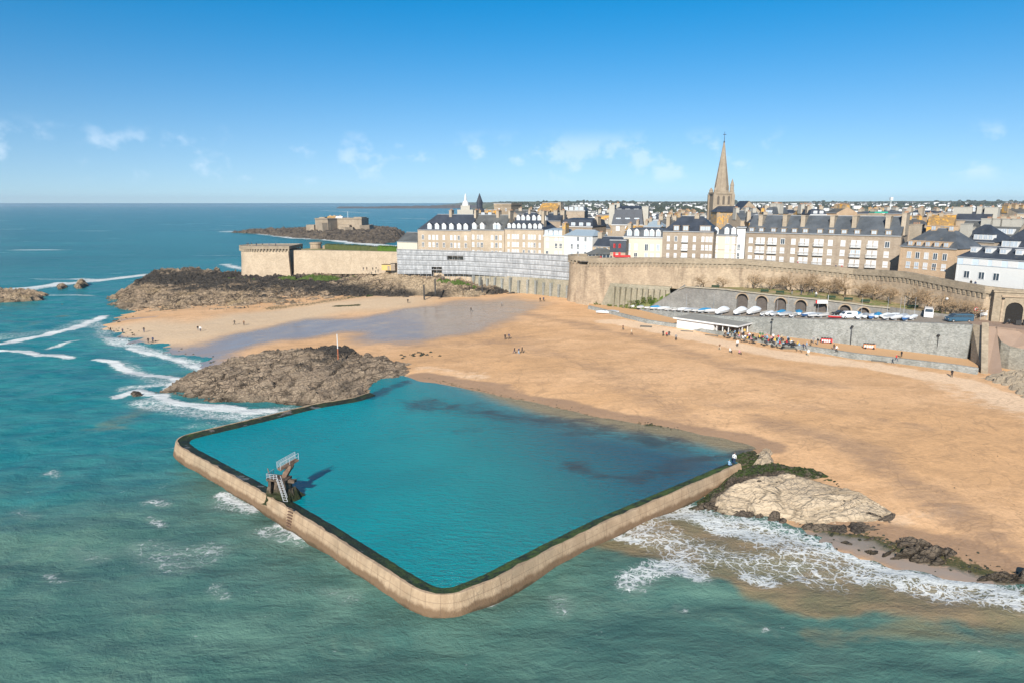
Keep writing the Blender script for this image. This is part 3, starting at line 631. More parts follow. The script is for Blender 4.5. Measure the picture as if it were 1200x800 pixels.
# ============================================================ rock outcrops
def outcrop(name, label, cat, poly, ctrl, mat, step=0.5, rough=1.0, ang=0.6, edge=4.0, kind=None, grass=None, weedl=None, sink=1.2, wetz=0.6, group=None, drop=0.0, tanl=None):
    pw_ = [p[:2] for p in poly]; f = RBF(ctrl, 0.01)
    x0, x1 = min(p[0] for p in pw_) - 2, max(p[0] for p in pw_) + 2; y0, y1 = min(p[1] for p in pw_) - 2, max(p[1] for p in pw_) + 2
    xs = np.arange(x0, x1, step); ys = np.arange(y0, y1, step); gx, gy = np.meshgrid(xs, ys)
    d = polydist(gx, gy, pw_) + (fbm(gx * .22, gy * .22, 4, 7) - 0.5) * edge * 1.2
    base = np.minimum(f(gx, gy), max(c[2] for c in ctrl) + .3); g = np.maximum(ground(gx, gy), -1.5)
    ca, sa = math.cos(ang), math.sin(ang); u, v = gx * ca + gy * sa, -gx * sa + gy * ca
    w1 = (fbm(u * .1, v * .1, 3, 2) - .5) * 3
    a1, a2, cv = vor(u * .16 + w1 * .3, v * .42 + w1, 3); gr1 = 1 - sstep(0.02, 0.22, a2 - a1)
    b1, b2, cw = vor(u * .5 + w1, v * 1.05, 11); gr2 = 1 - sstep(0.02, 0.2, b2 - b1)
    s1 = (v * .30 + u * .05 + w1 * .9); s2 = (v * .85 - u * .12 + w1 * 1.4)
    lg = ((s1 - np.floor(s1)) - .5) * 2.6 * fbm(gx * .15, gy * .15, 2, 77) * 1.6 + ((s2 - np.floor(s2)) - .5) * .55
    rel = lg + (cv - .5) * 1.3 + (cw - .5) * .5 - gr1 * .8 - gr2 * .25 + (fbm(gx * .14, gy * .14, 4, 5) - .5) * 2.2 + (vn(u * .35, v * 1.8, 4) - .5) * .4
    rel = rel * rough - drop
    k = sstep(-1.0, edge, d)
    z = g - sink + (np.maximum(base, g + .1) - g + sink) * k + rel * k
    at = dict(groove=np.clip(gr1 * .8 + gr2 * .5, 0, 1), wetrock=sstep(wetz, wetz - 1.0, z + (fbm(gx * .4, gy * .4, 3, 6) - .5)))
    at['grass'] = nmx(np.zeros(gx.shape), sum((s * stroke(gx, gy, l, w, .8, px=False) for l, w, s in (grass or [])), np.zeros(gx.shape)))
    at['tan'] = sum((s * stroke(gx, gy, l, w, .8, px=False) for l, w, s in (tanl or [])), np.zeros(gx.shape))
    at['weed'] = sum((s * stroke(gx, gy, l, w, .8, px=False) for l, w, s in (weedl or [])), np.zeros(gx.shape))
    o = grid_mesh(name, xs, ys, z, mat, at, d > -1.6, smooth=False)
    tag(o, label, cat, group, kind); return o, (lambda x, y: f(x, y))
UZ = lambda *a: [U(*q) for q in a]
# north cliffs below the ramparts
poly = UZ((103, 353, 0), (135, 364, 1), (185, 371, 1), (240, 369, 1.5), (300, 364, 2), (360, 360, 2.5), (430, 352, 3.5), (500, 351, 4), (560, 351, 4.5), (610, 347, 5), (655, 350, 5.4), (690, 354, 5.4)) \
     + [(X(690, 246, 6), 246), (X(640, 264, 8), 264), (X(560, 286, 11), 286), (X(462, 306, 10), 306), (X(360, 340, 8), 340), (X(285, 347, 7), 347)] + UZ((240, 318, 5), (190, 322, 3), (165, 327, 2), (140, 340, 1))
ctrl = UZ((110, 352, .6), (135, 362, 1.2), (185, 368, 1.5), (240, 366, 2), (300, 361, 2.5), (360, 357, 3), (430, 350, 4), (500, 349, 4.6), (560, 349, 5), (610, 346, 5.5), (655, 349, 5.6),
          (150, 342, 3.5), (190, 345, 4.5), (180, 328, 5.8), (210, 321, 7.2), (250, 320, 7.3), (300, 326, 6.6), (300, 340, 5), (380, 338, 6), (350, 325, 7.4), (400, 325, 8.4),
          (430, 322, 9.6), (455, 316, 11.6), (490, 324, 11.2), (450, 335, 8.0), (520, 332, 10.0), (540, 330, 9.6), (600, 338, 7.2), (650, 343, 6.2)) \
     + [(X(285, 330, 7), 330, 7), (X(350, 335, 9), 335, 8.6), (X(400, 318, 9), 318, 9.3), (X(462, 298, 11), 298, 11), (X(550, 280, 11), 280, 10.5), (X(640, 258, 8), 258, 7)]
gl = [([U(335, 320, 8)[:2], U(372, 320, 8.5)[:2], U(405, 321, 9)[:2]], 7, 1.0), ([U(515, 325, 10.5)[:2], U(555, 328, 10)[:2]], 3.5, .85), ([U(270, 321, 7)[:2], U(300, 322, 7)[:2]], 3, .6), ([U(180, 322, 6)[:2], U(240, 320, 7)[:2]], 3, .35)]
wl_ = [([U(310, 360, 3)[:2], U(360, 358, 3)[:2], U(425, 350, 4)[:2]], 8, 1.0)]
outcrop('rock_cliff', 'broad dark brown rocky headland under the old rampart left of the beach', 'rock', poly, ctrl, M_ROCK_N, 0.62, 0.85, 0.35, 5.0, drop=2.3, grass=gl, weedl=wl_, tanl=[([U(425, 324, 9)[:2], U(455, 318, 11)[:2], U(505, 327, 10.5)[:2]], 9, 1.0), ([U(535, 335, 9)[:2], U(560, 340, 7)[:2]], 6, .8)])
# island rock beside the pool
poly = UZ((143, 461, 0), (200, 468, 0), (240, 474, 0), (290, 474, 0), (345, 473, .5), (370, 470, 2), (425, 463, 2.3), (436, 455, 2.3), (450, 443, 2.4), (487, 438, 2.5), (488, 424, 2.6), (440, 420, 2.2), (400, 414, 2), (330, 418, 1.4), (265, 426, 1), (235, 436, .5), (205, 446, 0), (165, 456, 0))
ctrl = UZ((143, 461, -.4), (200, 468, .2), (290, 474, .5), (345, 472, 1), (425, 462, 2.8), (436, 452, 2.8), (480, 436, 3.0), (482, 426, 3.3), (180, 458, .5), (230, 447, 2.2), (265, 432, 4.0), (290, 427, 3.9), (320, 426, 3.6), (350, 422, 4.6), (385, 417, 5.4), (415, 424, 4.9),
          (440, 424, 3.9), (300, 455, 2.9), (350, 450, 3.7), (400, 445, 3.8), (250, 462, 1.6), (420, 438, 3.8))
outcrop('rock_island', 'large pale brown rock with black top at the left end of the tidal pool', 'rock', poly, ctrl, M_ROCK_I, 0.36, 0.62, 0.5, 3.0, drop=1.4,
        weedl=[([U(425, 462, 2.5)[:2], U(450, 445, 2.5)[:2], U(480, 440, 2.5)[:2]], 2.0, 1.0)], wetz=0.9)
# pale slab by the right end of the pool
outcrop('rock_shelf', 'dark weedy wet rock shelf around the cream slab beside the pool wall', 'rock', UZ((792, 596, 0), (806, 584, .8), (835, 562, 1.5), (868, 545, 2), (905, 541, 2.2), (950, 545, 2.2), (985, 562, 2), (1000, 574, 1.8), (1056, 602, 1.4), (1058, 618, .8), (1010, 632, .3), (940, 626, 0), (880, 612, 0), (830, 604, 0)),
        UZ((800, 592, .3), (840, 565, 1.5), (880, 548, 2.0), (950, 548, 2.3), (990, 566, 2.0), (1055, 606, 1.0), (1000, 625, .5), (930, 618, .35), (860, 604, .35), (930, 580, 1.2)), M_ROCK_D, .24, .4, .3, 1.6, weedl=[([U(850, 552, 2)[:2], U(900, 545, 2.2)[:2], U(950, 550, 2.2)[:2], U(985, 566, 2)[:2]], 2.6, 1.2), ([U(800, 590, .5)[:2], U(835, 566, 1.5)[:2]], 2.4, .8)], wetz=.7, sink=.6)
poly = UZ((825, 594, .3), (832, 578, 1.2), (858, 563, 1.8), (885, 555, 2.2), (930, 554, 2.2), (975, 566, 2), (1010, 578, 1.8), (1052, 600, 1.5), (1048, 614, 1), (1000, 620, .5), (940, 618, .3), (900, 610, .2), (850, 606, 0))
ctrl = UZ((825, 592, .6), (850, 568, 1.8), (900, 556, 2.3), (975, 567, 2.2), (1050, 602, 1.6), (1000, 617, .8), (940, 612, .6), (880, 604, .5), (900, 575, 2.2), (950, 585, 2.2), (1000, 600, 1.8), (850, 590, 1.1))
outcrop('rock_slab', 'flat cream coloured rock slab beside the right end of the tidal pool', 'rock', poly, ctrl, M_ROCK_P, 0.22, 0.22, -0.2, 1.6, weedl=[([U(850, 552, 2)[:2], U(900, 545, 2.2)[:2], U(950, 550, 2.2)[:2], U(965, 562, 2)[:2]], 2.3, 1.2), ([U(800, 588, .5)[:2], U(835, 565, 1.5)[:2]], 2.2, .8)], wetz=0.75, sink=.7)
poly = UZ((868, 542, 2.3), (850, 535, 2.3), (862, 528, 2.3), (885, 524, 2.4), (898, 530, 2.4), (893, 540, 2.4))
outcrop('rock_ledge', 'low weedy green rock at the right end of the pool wall', 'rock', poly, UZ((868, 540, 2.1), (885, 526, 2.3), (895, 534, 2.4), (862, 530, 1.9), (880, 533, 2.4)), M_ROCK_D, 0.2, .35, .3, 1.2, weedl=[([U(868, 535, 2.3)[:2], U(890, 530, 2.3)[:2]], 5, 1.0)], wetz=1, sink=.5)
outcrop('rock_boulder', 'small whitish boulder where the sand meets the pool end', 'rock', UZ((886, 529, 2.4), (898, 524, 2.4), (905, 527, 2.4), (895, 533, 2.4)), UZ((890, 529, 2.9), (899, 526, 3.0), (896, 531, 2.9)), M_ROCK_P, 0.15, .2, .3, .8, wetz=0, sink=.4)
outcrop('rock_boulder', 'round pinkish white boulder at the foot of the pool end', 'rock', UZ((885, 542, 2.3), (893, 533, 2.3), (904, 534, 2.3), (903, 543, 2.3), (892, 547, 2.3)), UZ((889, 542, 3.0), (898, 537, 3.1), (895, 544, 2.9)), M_ROCK_P, 0.15, .2, .3, .8, wetz=0, sink=.4)
# islets at the left edge, and wet boulders at the right shore
outcrop('rock_islet', 'low brown rock islet cut by the left edge of the picture', 'rock', UZ((-40, 356, 0), (20, 356, 0), (55, 352, 0), (62, 345, 0), (50, 341, 0), (-40, 340, 0)), UZ((-30, 350, 1.6), (0, 346, 2.4), (30, 346, 2.4), (55, 348, .9), (-30, 344, 1.5)), M_ROCK_N, 0.8, .7, .3, 4)
outcrop('rock_islet', 'small dark rock islet in surf right of the bigger left islet', 'rock', UZ((84, 340, 0), (100, 339, 0), (108, 334, 0), (98, 331, 0), (84, 335, 0)), UZ((88, 338, 1.2), (100, 335, 2.2), (92, 336, 1.6)), M_ROCK_N, 0.8, .6, .3, 3)
outcrop('rock_islet', 'flattest dark rock between two islets in the left surf', 'rock', UZ((62, 340, 0), (80, 340, 0), (82, 336, 0), (64, 336, 0)), UZ((66, 338, .9), (78, 338, 1.0), (72, 339, .9)), M_ROCK_N, 0.8, .5, .3, 3)
outcrop('rock_islet', 'tiny rock awash between surf and headland at left', 'rock', UZ((66, 359, 0), (78, 359, 0), (78, 355, 0), (68, 355, 0)), UZ((70, 358, .6), (76, 357, .7), (72, 356, .6)), M_ROCK_N, 0.7, .4, .3, 3)
outcrop('rock_reef', 'long low dark reef tip in foam left of the pool rock', 'rock', UZ((150, 466, 0), (175, 464, 0), (170, 458, 0), (148, 460, 0)), UZ((155, 463, .5), (168, 461, .6), (160, 464, .4)), M_ROCK_D, 0.35, .4, .3, 1.8)
for px, py, r_, lb in [(1012, 634, 2.2, 'leftmost weedy black rock in the right-hand surf'), (1046, 643, 3.0, 'broad weedy black rock in the right-hand surf'), (1085, 652, 2.3, 'black rock washed by foam past the broad weedy rock'),
                     (1146, 668, 1.5, 'small black rock on wet sand near the lower right'), (1178, 677, 2.3, 'rightmost black rock in the foam near the lower right'), (935, 610, 1.8, 'tan rock hump in foam under the cream slab')]:
    x, y, _ = U(px, py, .3); n = 9; rr = random.Random(px)
    pl = [(x + r_ * (1.0 + .6 * rr.random()) * 1.5 * math.cos(a), y + r_ * (.6 + .4 * rr.random()) * math.sin(a)) for a in [i * 2 * math.pi / n for i in range(n)]]
    outcrop('rock_boulder', lb, 'rock', pl, [(x - .5, y, .7), (x + .5, y, .85), (x, y + 1, .6)], M_ROCK_P if px == 935 else M_ROCK_D, 0.22, .45, .3, 1.4, sink=.8, wetz=1.2 if px != 935 else .3)
# loose weed and pebble wrack on the sand
rr = random.Random(5); mb = MB()
def clump(x, y, s, z):
    n = 6; vs = [(x + s * rr.uniform(.6, 1.3) * math.cos(i * 2 * math.pi / n), y + s * rr.uniform(.5, 1) * math.sin(i * 2 * math.pi / n), z - .1) for i in range(n)]
    vs += [(x + s * .4 * math.cos(i * 2 * math.pi / n + .3), y + s * .4 * math.sin(i * 2 * math.pi / n + .3), z + s * rr.uniform(.25, .5)) for i in range(n)]
    mb.add(vs, [(i, (i + 1) % n, n + (i + 1) % n, n + i) for i in range(n)] + [tuple(range(n, 2 * n))])
def scatter(line, w, cnt, s0, s1, z=.5):
    ln = resample(us(line, z), 1.0)
    for _ in range(cnt):
        p = rr.choice(ln); x = p[0] + rr.gauss(0, w); y = p[1] + rr.gauss(0, w); g = gz(x, y)
        if g < -.3: continue
        clump(x, y, rr.uniform(s0, s1), g)
scatter([(122, 385), (135, 392), (150, 402), (185, 411), (215, 420), (242, 428)], 3.4, 150, .18, .55)
scatter([(115, 380), (140, 372)], 3, 30, .2, .6)
scatter([(510, 445), (620, 467), (700, 483), (770, 495), (850, 512)], 1.3, 90, .06, .2, 2.3)
scatter([(760, 494), (790, 500)], .8, 25, .12, .35, 2.3)
scatter([(480, 412), (500, 413)], 1.6, 20, .3, .7, 3)
scatter([(900, 470), (1100, 520), (1100, 600)], 14, 30, .06, .2, 3)
scatter([(950, 622), (1040, 640), (1120, 660)], 1.8, 60, .12, .4, .3)
scatter([(1120, 655), (1200, 690)], 1.5, 40, .1, .3, .3)
t = MT('seaweed', .6, .4); M_WEED = t.done(t.mix(t.noise(1.2, 4), (.012, .014, .008), (.04, .04, .02)))
tag(mb.build('seaweed_wrack', M_WEED), 'dark seaweed and pebble clumps strewn along the tide line', None, None, 'stuff')
# ============================================================ masonry, slate, paint
def stone(name, c0, c1, c2, sc=1.0, blocks=True, stain=0.35, rough=.88, lichen=0.0, course=1.0):
    c0, c1, c2 = [tuple(v * .86 for v in q) for q in (c0, c1, c2)]
    t = MT(name, rough, .2)
    p = t.obj(); n = t.noise(.28 * sc, 6, .65); f = t.noise(2.2 * sc, 5, .7); dr = t.noise(.5 * sc, 5, .6, t.map(t.pos, (1, 1, .16)))
    col = t.mix(t.mr(n, .35, .65), c0, c1); col = t.mix(t.m('MULTIPLY', t.mr(dr, .5, .68), stain), col, c2)
    v = t.vor(1.5 * sc, t.map(t.pos, (1, 1, 1.9)), 'F1', 'Color')
    if blocks:
        bw = t.n('ShaderNodeRGBToBW'); t.set(bw.inputs[0], v)
        col = t.mix(.33 * course, col, t.mix(bw.outputs[0], tuple(a * .55 for a in c2), tuple(min(1, a * 1.35) for a in c0)))
    col = t.mix(t.m('MULTIPLY', t.mr(f, .4, .7), .22), col, c2)
    col = t.mix(t.m('MULTIPLY', t.mr(t.noise(.055 * sc, 5, .65, t.pos), .46, .62), .38), col, tuple(a * 1.05 for a in c2))
    if lichen: col = t.mix(t.m('MULTIPLY', t.mr(t.noise(.5, 5, .7), .5, .6), lichen), col, (.62, .33, .06))
    return t.done(col, None, t.bump(t.m('ADD', f, n), .12, .7))
M_RAMP = stone('rampart_granite', (.42, .325, .23), (.56, .44, .31), (.22, .165, .115), stain=.75)
M_RAMPD = stone('rampart_weathered', (.36, .295, .215), (.44, .36, .26), (.20, .165, .12))
M_CURT = stone('curtain_granite', (.52, .41, .29), (.62, .50, .36), (.36, .28, .20))
M_QUAY = stone('quay_grey_stone', (.32, .325, .30), (.46, .465, .44), (.155, .16, .145), 1.6, stain=.5, course=1.6)
M_QUAYD = stone('slipway_stone', (.27, .26, .235), (.36, .34, .31), (.15, .14, .13), 1.2)
M_WALLG = stone('mossy_wall', (.36, .32, .24), (.44, .38, .29), (.17, .165, .11))
M_FB = stone('facade_buff', (.47, .385, .285), (.56, .465, .35), (.32, .25, .18), 1.0, True, .3, course=.5)
M_FBR = stone('facade_brown', (.37, .30, .23), (.45, .375, .29), (.26, .20, .145), course=.7)
M_FG = stone('facade_grey_brown', (.40, .33, .25), (.48, .40, .315), (.29, .235, .18), course=.6)
M_FT = stone('facade_tan', (.55, .395, .255), (.62, .455, .305), (.42, .29, .185), course=.5)
M_FW = plain('white_render', (.62, .62, .60), .8, var=.05); M_FC = plain('cream_render', (.56, .51, .42), .8, var=.08)
M_LICH = stone('lichen_stone', (.42, .33, .22), (.50, .38, .25), (.28, .21, .14), lichen=.9)
M_LROOF = stone('lichen_roof', (.36, .23, .10), (.44, .27, .11), (.2, .14, .08), lichen=.9)
M_CATH = stone('cathedral_granite', (.37, .30, .22), (.46, .38, .28), (.22, .175, .13), 1.2)
def slate(name, c, streak=.5):
    t = MT(name, .55, .35); n = t.noise(.35, 6, .6); f = t.noise(3, 4, .6, t.map(t.pos, (1, 1, 3)))
    col = t.mix(t.mr(n, .3, .7), tuple(a * .75 for a in c), tuple(a * 1.3 for a in c)); col = t.mix(t.m('MULTIPLY', t.mr(f, .4, .7), .35), col, tuple(a * 1.7 for a in c))
    col = t.mix(t.m('MULTIPLY', t.mr(t.noise(.6, 5, .75), .60, .68), streak), col, (.20, .16, .10))
    return t.done(col, None, t.bump(f, .06, .5))
M_SL = slate('slate_dark', (.038, .046, .060), .25); M_SLG = slate('slate_grey', (.085, .088, .085), .45); M_SLB = slate('slate_worn', (.075, .085, .095), .5)
M_ZINC = plain('zinc_sheet', (.30, .37, .42), .45, .1, var=.15)
M_WP = plain('white_paint', (.63, .63, .62), .6, var=.04); M_BLIND = plain('white_shutter', (.60, .60, .60), .7, var=.05)
t = MT('window_glass', .12, .6); M_GL = t.done(t.mix(t.noise(.4, 3), (.02, .03, .04), (.08, .11, .14)))
M_GLB = plain('pale_curtain_glass', (.42, .48, .54), .25, var=.3, sc=.6, spec=.6)
M_RED = plain('red_paint', (.55, .04, .04), .6); M_DARKM = plain('dark_metal', (.035, .035, .035), .5); M_GALV = plain('galvanised_steel', (.42, .43, .44), .45, .4)
M_BLUE = plain('blue_paint', (.05, .20, .45), .5)
M_CHIM = stone('chimney_stone', (.44, .37, .28), (.54, .46, .36), (.32, .26, .19), 1.5, course=.7); M_CHIMW = plain('rendered_chimney', (.40, .38, .33), .85, var=.15)
M_POT = plain('terracotta_pot', (.32, .19, .12), .8)
M_LAWN = None
t = MT('dry_lawn', .95, .1); n = t.noise(.25, 6, .7); f = t.noise(2, 4, .7)
M_LAWN = t.done(t.mix(t.mr(n, .40, .62), t.mix(f, (.12, .15, .05), (.20, .22, .08)), t.mix(f, (.34, .25, .14), (.42, .32, .19))), None, t.bump(f, .1, .6))
t = MT('paving', .9, .2); n = t.noise(.3, 6, .65); M_PAVE = t.done(t.mix(n, (.20, .175, .145), (.32, .28, .235)), None, t.bump(t.noise(3, 4), .05, .5))
t = MT('reddish_paving', .9, .2); n = t.noise(.5, 6, .65); M_PAVER = t.done(t.mix(n, (.24, .165, .12), (.34, .25, .19)))
t = MT('green_slope', .95, .1); n = t.noise(.5, 6, .75); M_GRASS = t.done(t.mix(t.mr(n, .38, .6), (.06, .12, .015), (.20, .20, .08)), None, t.bump(n, .8, 1))

def wx(px, D, z=20): return (X(px, D, z), D)
# ============================================================ ground behind the walls
def sheet(name, poly, z, mat, thick=None, kind='structure', lab=None):
    mb = MB(); mb.prism(poly, z - (thick or .3), z); o = mb.build(name, mat); tag(o, lab, None, None, kind); return o
RAMPL = [(677, 238), (690, 234), (730, 227), (760, 223), (800, 218), (840, 214), (870, 211.5), (905, 207.5), (940, 204), (970, 200.5), (1000, 197), (1030, 190), (1060, 182.5), (1090, 175), (1120, 168.5), (1155, 161.0), (1190, 157.6), (1230, 154.5), (1300, 150)]
ZT = [(677, 21.4), (760, 22.6), (870, 23.0), (940, 22.2), (1000, 21.4), (1060, 22.0), (1120, 21.0), (1185, 20.4), (1300, 20.0)]
ZB = [(677, 5.0), (735, 6.0), (760, 9), (800, 13.5), (870, 14.3), (940, 14.3), (1000, 13.9), (1060, 13.6), (1120, 13.0), (1185, 12.6), (1300, 12.6)]
def lerp(tab, x):
    if x <= tab[0][0]: return tab[0][1]
    for (a, p), (b, q) in zip(tab[:-1], tab[1:]):
        if x <= b: return p + (q - p) * (x - a) / (b - a)
    return tab[-1][1]
rl = [wx(a, b, 20) for a, b in RAMPL]
cityp = [(x, y + 5) for x, y in rl] + [(420, 150), (520, 420), (380, 720), (150, 800), (-15, 690), (-62, 430), wx(462, 330), wx(462, 299), wx(520, 288), wx(600, 272), wx(673, 250)]
sheet('town_ground', cityp, 15.5, M_PAVE, 14.5, lab='paved ground of the walled town behind the ramparts')
gardenp = [wx(464, 303), wx(426, 315), wx(386, 327), wx(352, 340), wx(330, 354), wx(345, 380), wx(380, 398), wx(489, 372), wx(500, 330)]
sheet('garden_ground', gardenp, 14.8, M_LAWN, 13, lab='grassy terrace behind the left rampart')

# ============================================================ ramparts
def wall_solid(pl, zt, zb, th, batter, mat, name, root, sub=2.0, cap=.25, capm=None):
    p2 = resample(pl, sub); N = normals(p2); mb = MB(); L = [0]
    for a, b in zip(p2[:-1], p2[1:]): L.append(L[-1] + math.hypot(a[0] - b[0], a[1] - b[1]))
    T_ = L[-1]; vs = []
    for i, (p, n) in enumerate(zip(p2, N)):
        s = L[i] / T_; a = zt(s) if callable(zt) else zt; b = zb(s) if callable(zb) else zb
        for o, z in ((batter, b), (0, a), (-th, a), (-th, b)): vs.append((p[0] + n[0] * o, p[1] + n[1] * o, z))
    k = 4; fs = []
    for i in range(len(p2) - 1):
        for j in range(3): fs.append((i * k + j, (i + 1) * k + j, (i + 1) * k + j + 1, i * k + j + 1))
    e = (len(p2) - 1) * k; fs += [(0, 1, 2, 3), (e + 3, e + 2, e + 1, e)]
    mb.add(vs, fs); o = mb.build(name, mat); kid(o, root) if root else None
    return o, p2, N, L
def fpx(tab, pts):                       # height as a function of arc fraction, tabulated by survey column
    P = [(a, wx(a, b)) for a, b in pts]; L = [0]
    for (_, p), (_, q) in zip(P[:-1], P[1:]): L.append(L[-1] + math.hypot(p[0] - q[0], p[1] - q[1]))
    S = [l / L[-1] for l in L]
    def f(s):
        for i in range(len(S) - 1):
            if s <= S[i + 1] + 1e-9:
                k = (s - S[i]) / (S[i + 1] - S[i]); return lerp(tab, P[i][0] + (P[i + 1][0] - P[i][0]) * k)
        return lerp(tab, P[-1][0])
    return f
root = empty('rampart_wall', (rl[8][0], rl[8][1], 13)); tag(root, 'long curving granite rampart with toothed corbels behind the bare trees', 'rampart')
zt = fpx(ZT, RAMPL); zb = fpx(ZB, RAMPL)
wall_solid(rl, lambda s: zt(s) - 2.4, lambda s: zb(s) - 3, 3.0, .9, M_RAMP, 'wall', root)
# parapet and corbels
def parapet(rl, ztf, root, mat, step=1.55, drop=2.4, out=.45, th=.9, corb=True):
    p2 = resample(rl, step); N = normals(p2); mb = MB(); L = [0]
    for a, b in zip(p2[:-1], p2[1:]): L.append(L[-1] + math.hypot(a[0] - b[0], a[1] - b[1]))
    vs = []; k = 6
    for i, (p, n) in enumerate(zip(p2, N)):
        a = ztf(L[i] / L[-1])
        for o, z in ((out, a - drop + .75), (out, a), (out - th, a + .05), (out - th, a - drop - .2), (.01, a - drop - .2), (.01, a - drop + .75)): vs.append((p[0] + n[0] * o, p[1] + n[1] * o, z))
    fs = [(i * k + j, (i + 1) * k + j, (i + 1) * k + (j + 1) % k, i * k + (j + 1) % k) for i in range(len(p2) - 1) for j in range(k)]
    mb.add(vs, fs); kid(mb.build('parapet', mat), root)
    if corb:
        mb = MB()
        for i in range(0, len(p2)):
            p, n = p2[i], N[i]; a = ztf(L[i] / L[-1]); tx, ty = -n[1], n[0]; h = .33
            M = Matrix(((tx, n[0], 0, p[0]), (ty, n[1], 0, p[1]), (0, 0, 1, 0), (0, 0, 0, 1)))
            mb.box((-h, -.2, a - drop + .1), (h, out - .14, a - drop + .70), 0, M); mb.box((-h, -.2, a - drop - .45), (h, out - .2, a - drop + .1), 0, M)
        o = mb.build('corbel_row', mat); kid(o, root)
parapet(rl[1:], lambda s: zt(.03 + .97 * s), root, M_RAMPD, 1.3)
# shallow pilaster strips and the gate at the right
g0 = wx(1187.5, 156.6, 14)
gt = MB(); 
root = empty('town_gate', (g0[0], g0[1], 12.4), -.42 ); tag(root, 'stone gateway block with a tall dark arch at the right end of the rampart', 'gate')
def arch_front(w, h, ow_, oh, dep, m=0, n=8, mb=None):     # wall panel w x h with an arched opening ow_ x oh, centred
    mb = mb or MB(); hw = ow_ / 2; r = hw; sp_ = oh - r
    ap = [(-hw, 0), (-hw, sp_)] + [(-hw * math.cos(math.pi * i / n), sp_ + r * math.sin(math.pi * i / n)) for i in range(1, n)] + [(hw, sp_), (hw, 0)]
    vs = []; fs = []
    outer = [(-w / 2, 0), (-w / 2, sp_)] + [(-w / 2 + w * i / n, h) for i in range(1, n)] + [(w / 2, sp_), (w / 2, 0)]
    k = len(ap)
    for x, z in ap: vs += [(x, 0, z), (x, dep, z)]
    for x, z in outer: vs.append((x, 0, z))
    vs += [(-w / 2, 0, h), (w / 2, 0, h)]
    for i in range(k - 1): fs.append((2 * i, 2 * i + 1, 2 * i + 3, 2 * i + 2)); fs.append((2 * i, 2 * i + 2, 2 * k + i + 1, 2 * k + i))
    fs.append((2 * k + 1, 2 * k + 2, 3 * k)); fs.append((2 * k + k - 3, 2 * k + k - 2, 3 * k + 1))
    mb.add(vs, fs, m); return mb
mb = arch_front(8.5, 7.2, 3.4, 5.0, 1.5)
mb.box((-4.25, .0, -.5), (-4.24, 3, 7.2)); mb.box((4.24, 0, -.5), (4.25, 3, 7.2)); mb.box((-4.5, -.25, 7.2), (4.5, 3, 7.6)); mb.build('wall', M_RAMPD, root)
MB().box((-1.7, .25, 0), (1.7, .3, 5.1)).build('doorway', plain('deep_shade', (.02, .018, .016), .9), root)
MB().box((-2.6, -.2, 0), (-2.2, 0, 6.2)).box((2.2, -.2, 0), (2.6, 0, 6.2)).box((-2.8, -.3, 6.2), (2.8, 0, 6.6)).build('pilaster', M_RAMP, root)

# round tower at the corner of the beach
def round_tower(name, label, px, D, r, z0, z1, mat, matp, corb=True, squash=1):
    c = wx(px, D, (z0 + z1) / 2); root = empty(name, (c[0], c[1], z0)); h = z1 - z0
    mb = MB(); mb.lathe([(r + .9, 0), (r, h * .6), (r, h - 2.2)], 40); mb.build('wall', mat, root)
    mb = MB(); mb.lathe([(r + .42, h - 1.6), (r + .45, h), (r - .4, h), (r - .4, h - 1.3), (0, h - 1.3)], 40)
    n = int(2 * math.pi * r / 1.5)
    if corb:
        for i in range(n):
            a = 2 * math.pi * i / n; M = Matrix.Rotation(a, 4, 'Z'); mb.box((r - .2, -.33, h - 2.5), (r + .38, .33, h - 1.6), 0, M)
    mb.build('parapet', matp, root); tag(root, label, 'tower'); return root
tw = round_tower('round_tower', 'round granite corner tower where the rampart meets the beach', 685, 244.5, 5.6, 2.5, 21.8, M_RAMP, M_RAMPD)
MB().box((-3.2, -5.55, 10.4), (-2.2, -4.4, 12.6)).build('window', M_GL, tw)
# low outer wall with buttresses east of the tower (on the beach side)
lw = [wx(690, 236, 8), wx(715, 229, 8), wx(740, 224, 9), wx(773, 219, 10), wx(786, 217.5, 11)]
root = empty('retaining_wall', (lw[0][0], lw[0][1], 4)); tag(root, 'weathered low wall with pilaster ribs in front of the rampart beside the tower', 'wall')
o, p2, N, L = wall_solid(lw, 13.6, lambda s: 4 + 6 * s, 3.0, 1.2, M_WALLG, 'wall', root)
mb = MB(); p3 = resample(lw, 1.7)
for p, n in list(zip(p3, normals(p3)))[6:]:
    M = Matrix(((-n[1], n[0], 0, p[0]), (n[0], n[1], 0, p[1]), (0, 0, 1, 0), (0, 0, 0, 1))); mb.box((-.35, -.3, 4), (.35, 1.6, 12.6), 0, M)
kid(mb.build('buttress_row', M_WALLG), root)

# ---- north tower, left curtain, scaffolded curtain
bt = wx(317, 338.5, 12); root = empty('artillery_tower', (bt[0], bt[1], 4.5)); tag(root, 'massive squat granite tower with corbelled rim at the far left tip of the ramparts', 'tower'); root.scale = (1, .82, 1)
def dring(r, z):                       # horseshoe plan: round to the sea, flat side flush with the curtain
    k = r / 12.8; pts = [(-1 + r * math.cos(math.radians(a_)), r * math.sin(math.radians(a_)), z) for a_ in range(90, 275, 6)]
    return [(12.6 * k, r, z)] + pts + [(12.6 * k, -r, z), (12.6 * k, -r * .4, z), (12.6 * k, r * .4, z)]
def dstack(prof, mb):
    rs = [dring(r, z) for r, z in prof]; n = len(rs[0]); mb.add([p for q in rs for p in q], [(j * n + i, j * n + (i + 1) % n, (j + 1) * n + (i + 1) % n, (j + 1) * n + i) for j in range(len(rs) - 1) for i in range(n)] + [tuple((len(rs) - 1) * n + i for i in range(n))]); return mb
dstack([(13.3, 0), (12.7, 8), (12.6, 13.1)], MB()).build('wall', M_CURT, root)
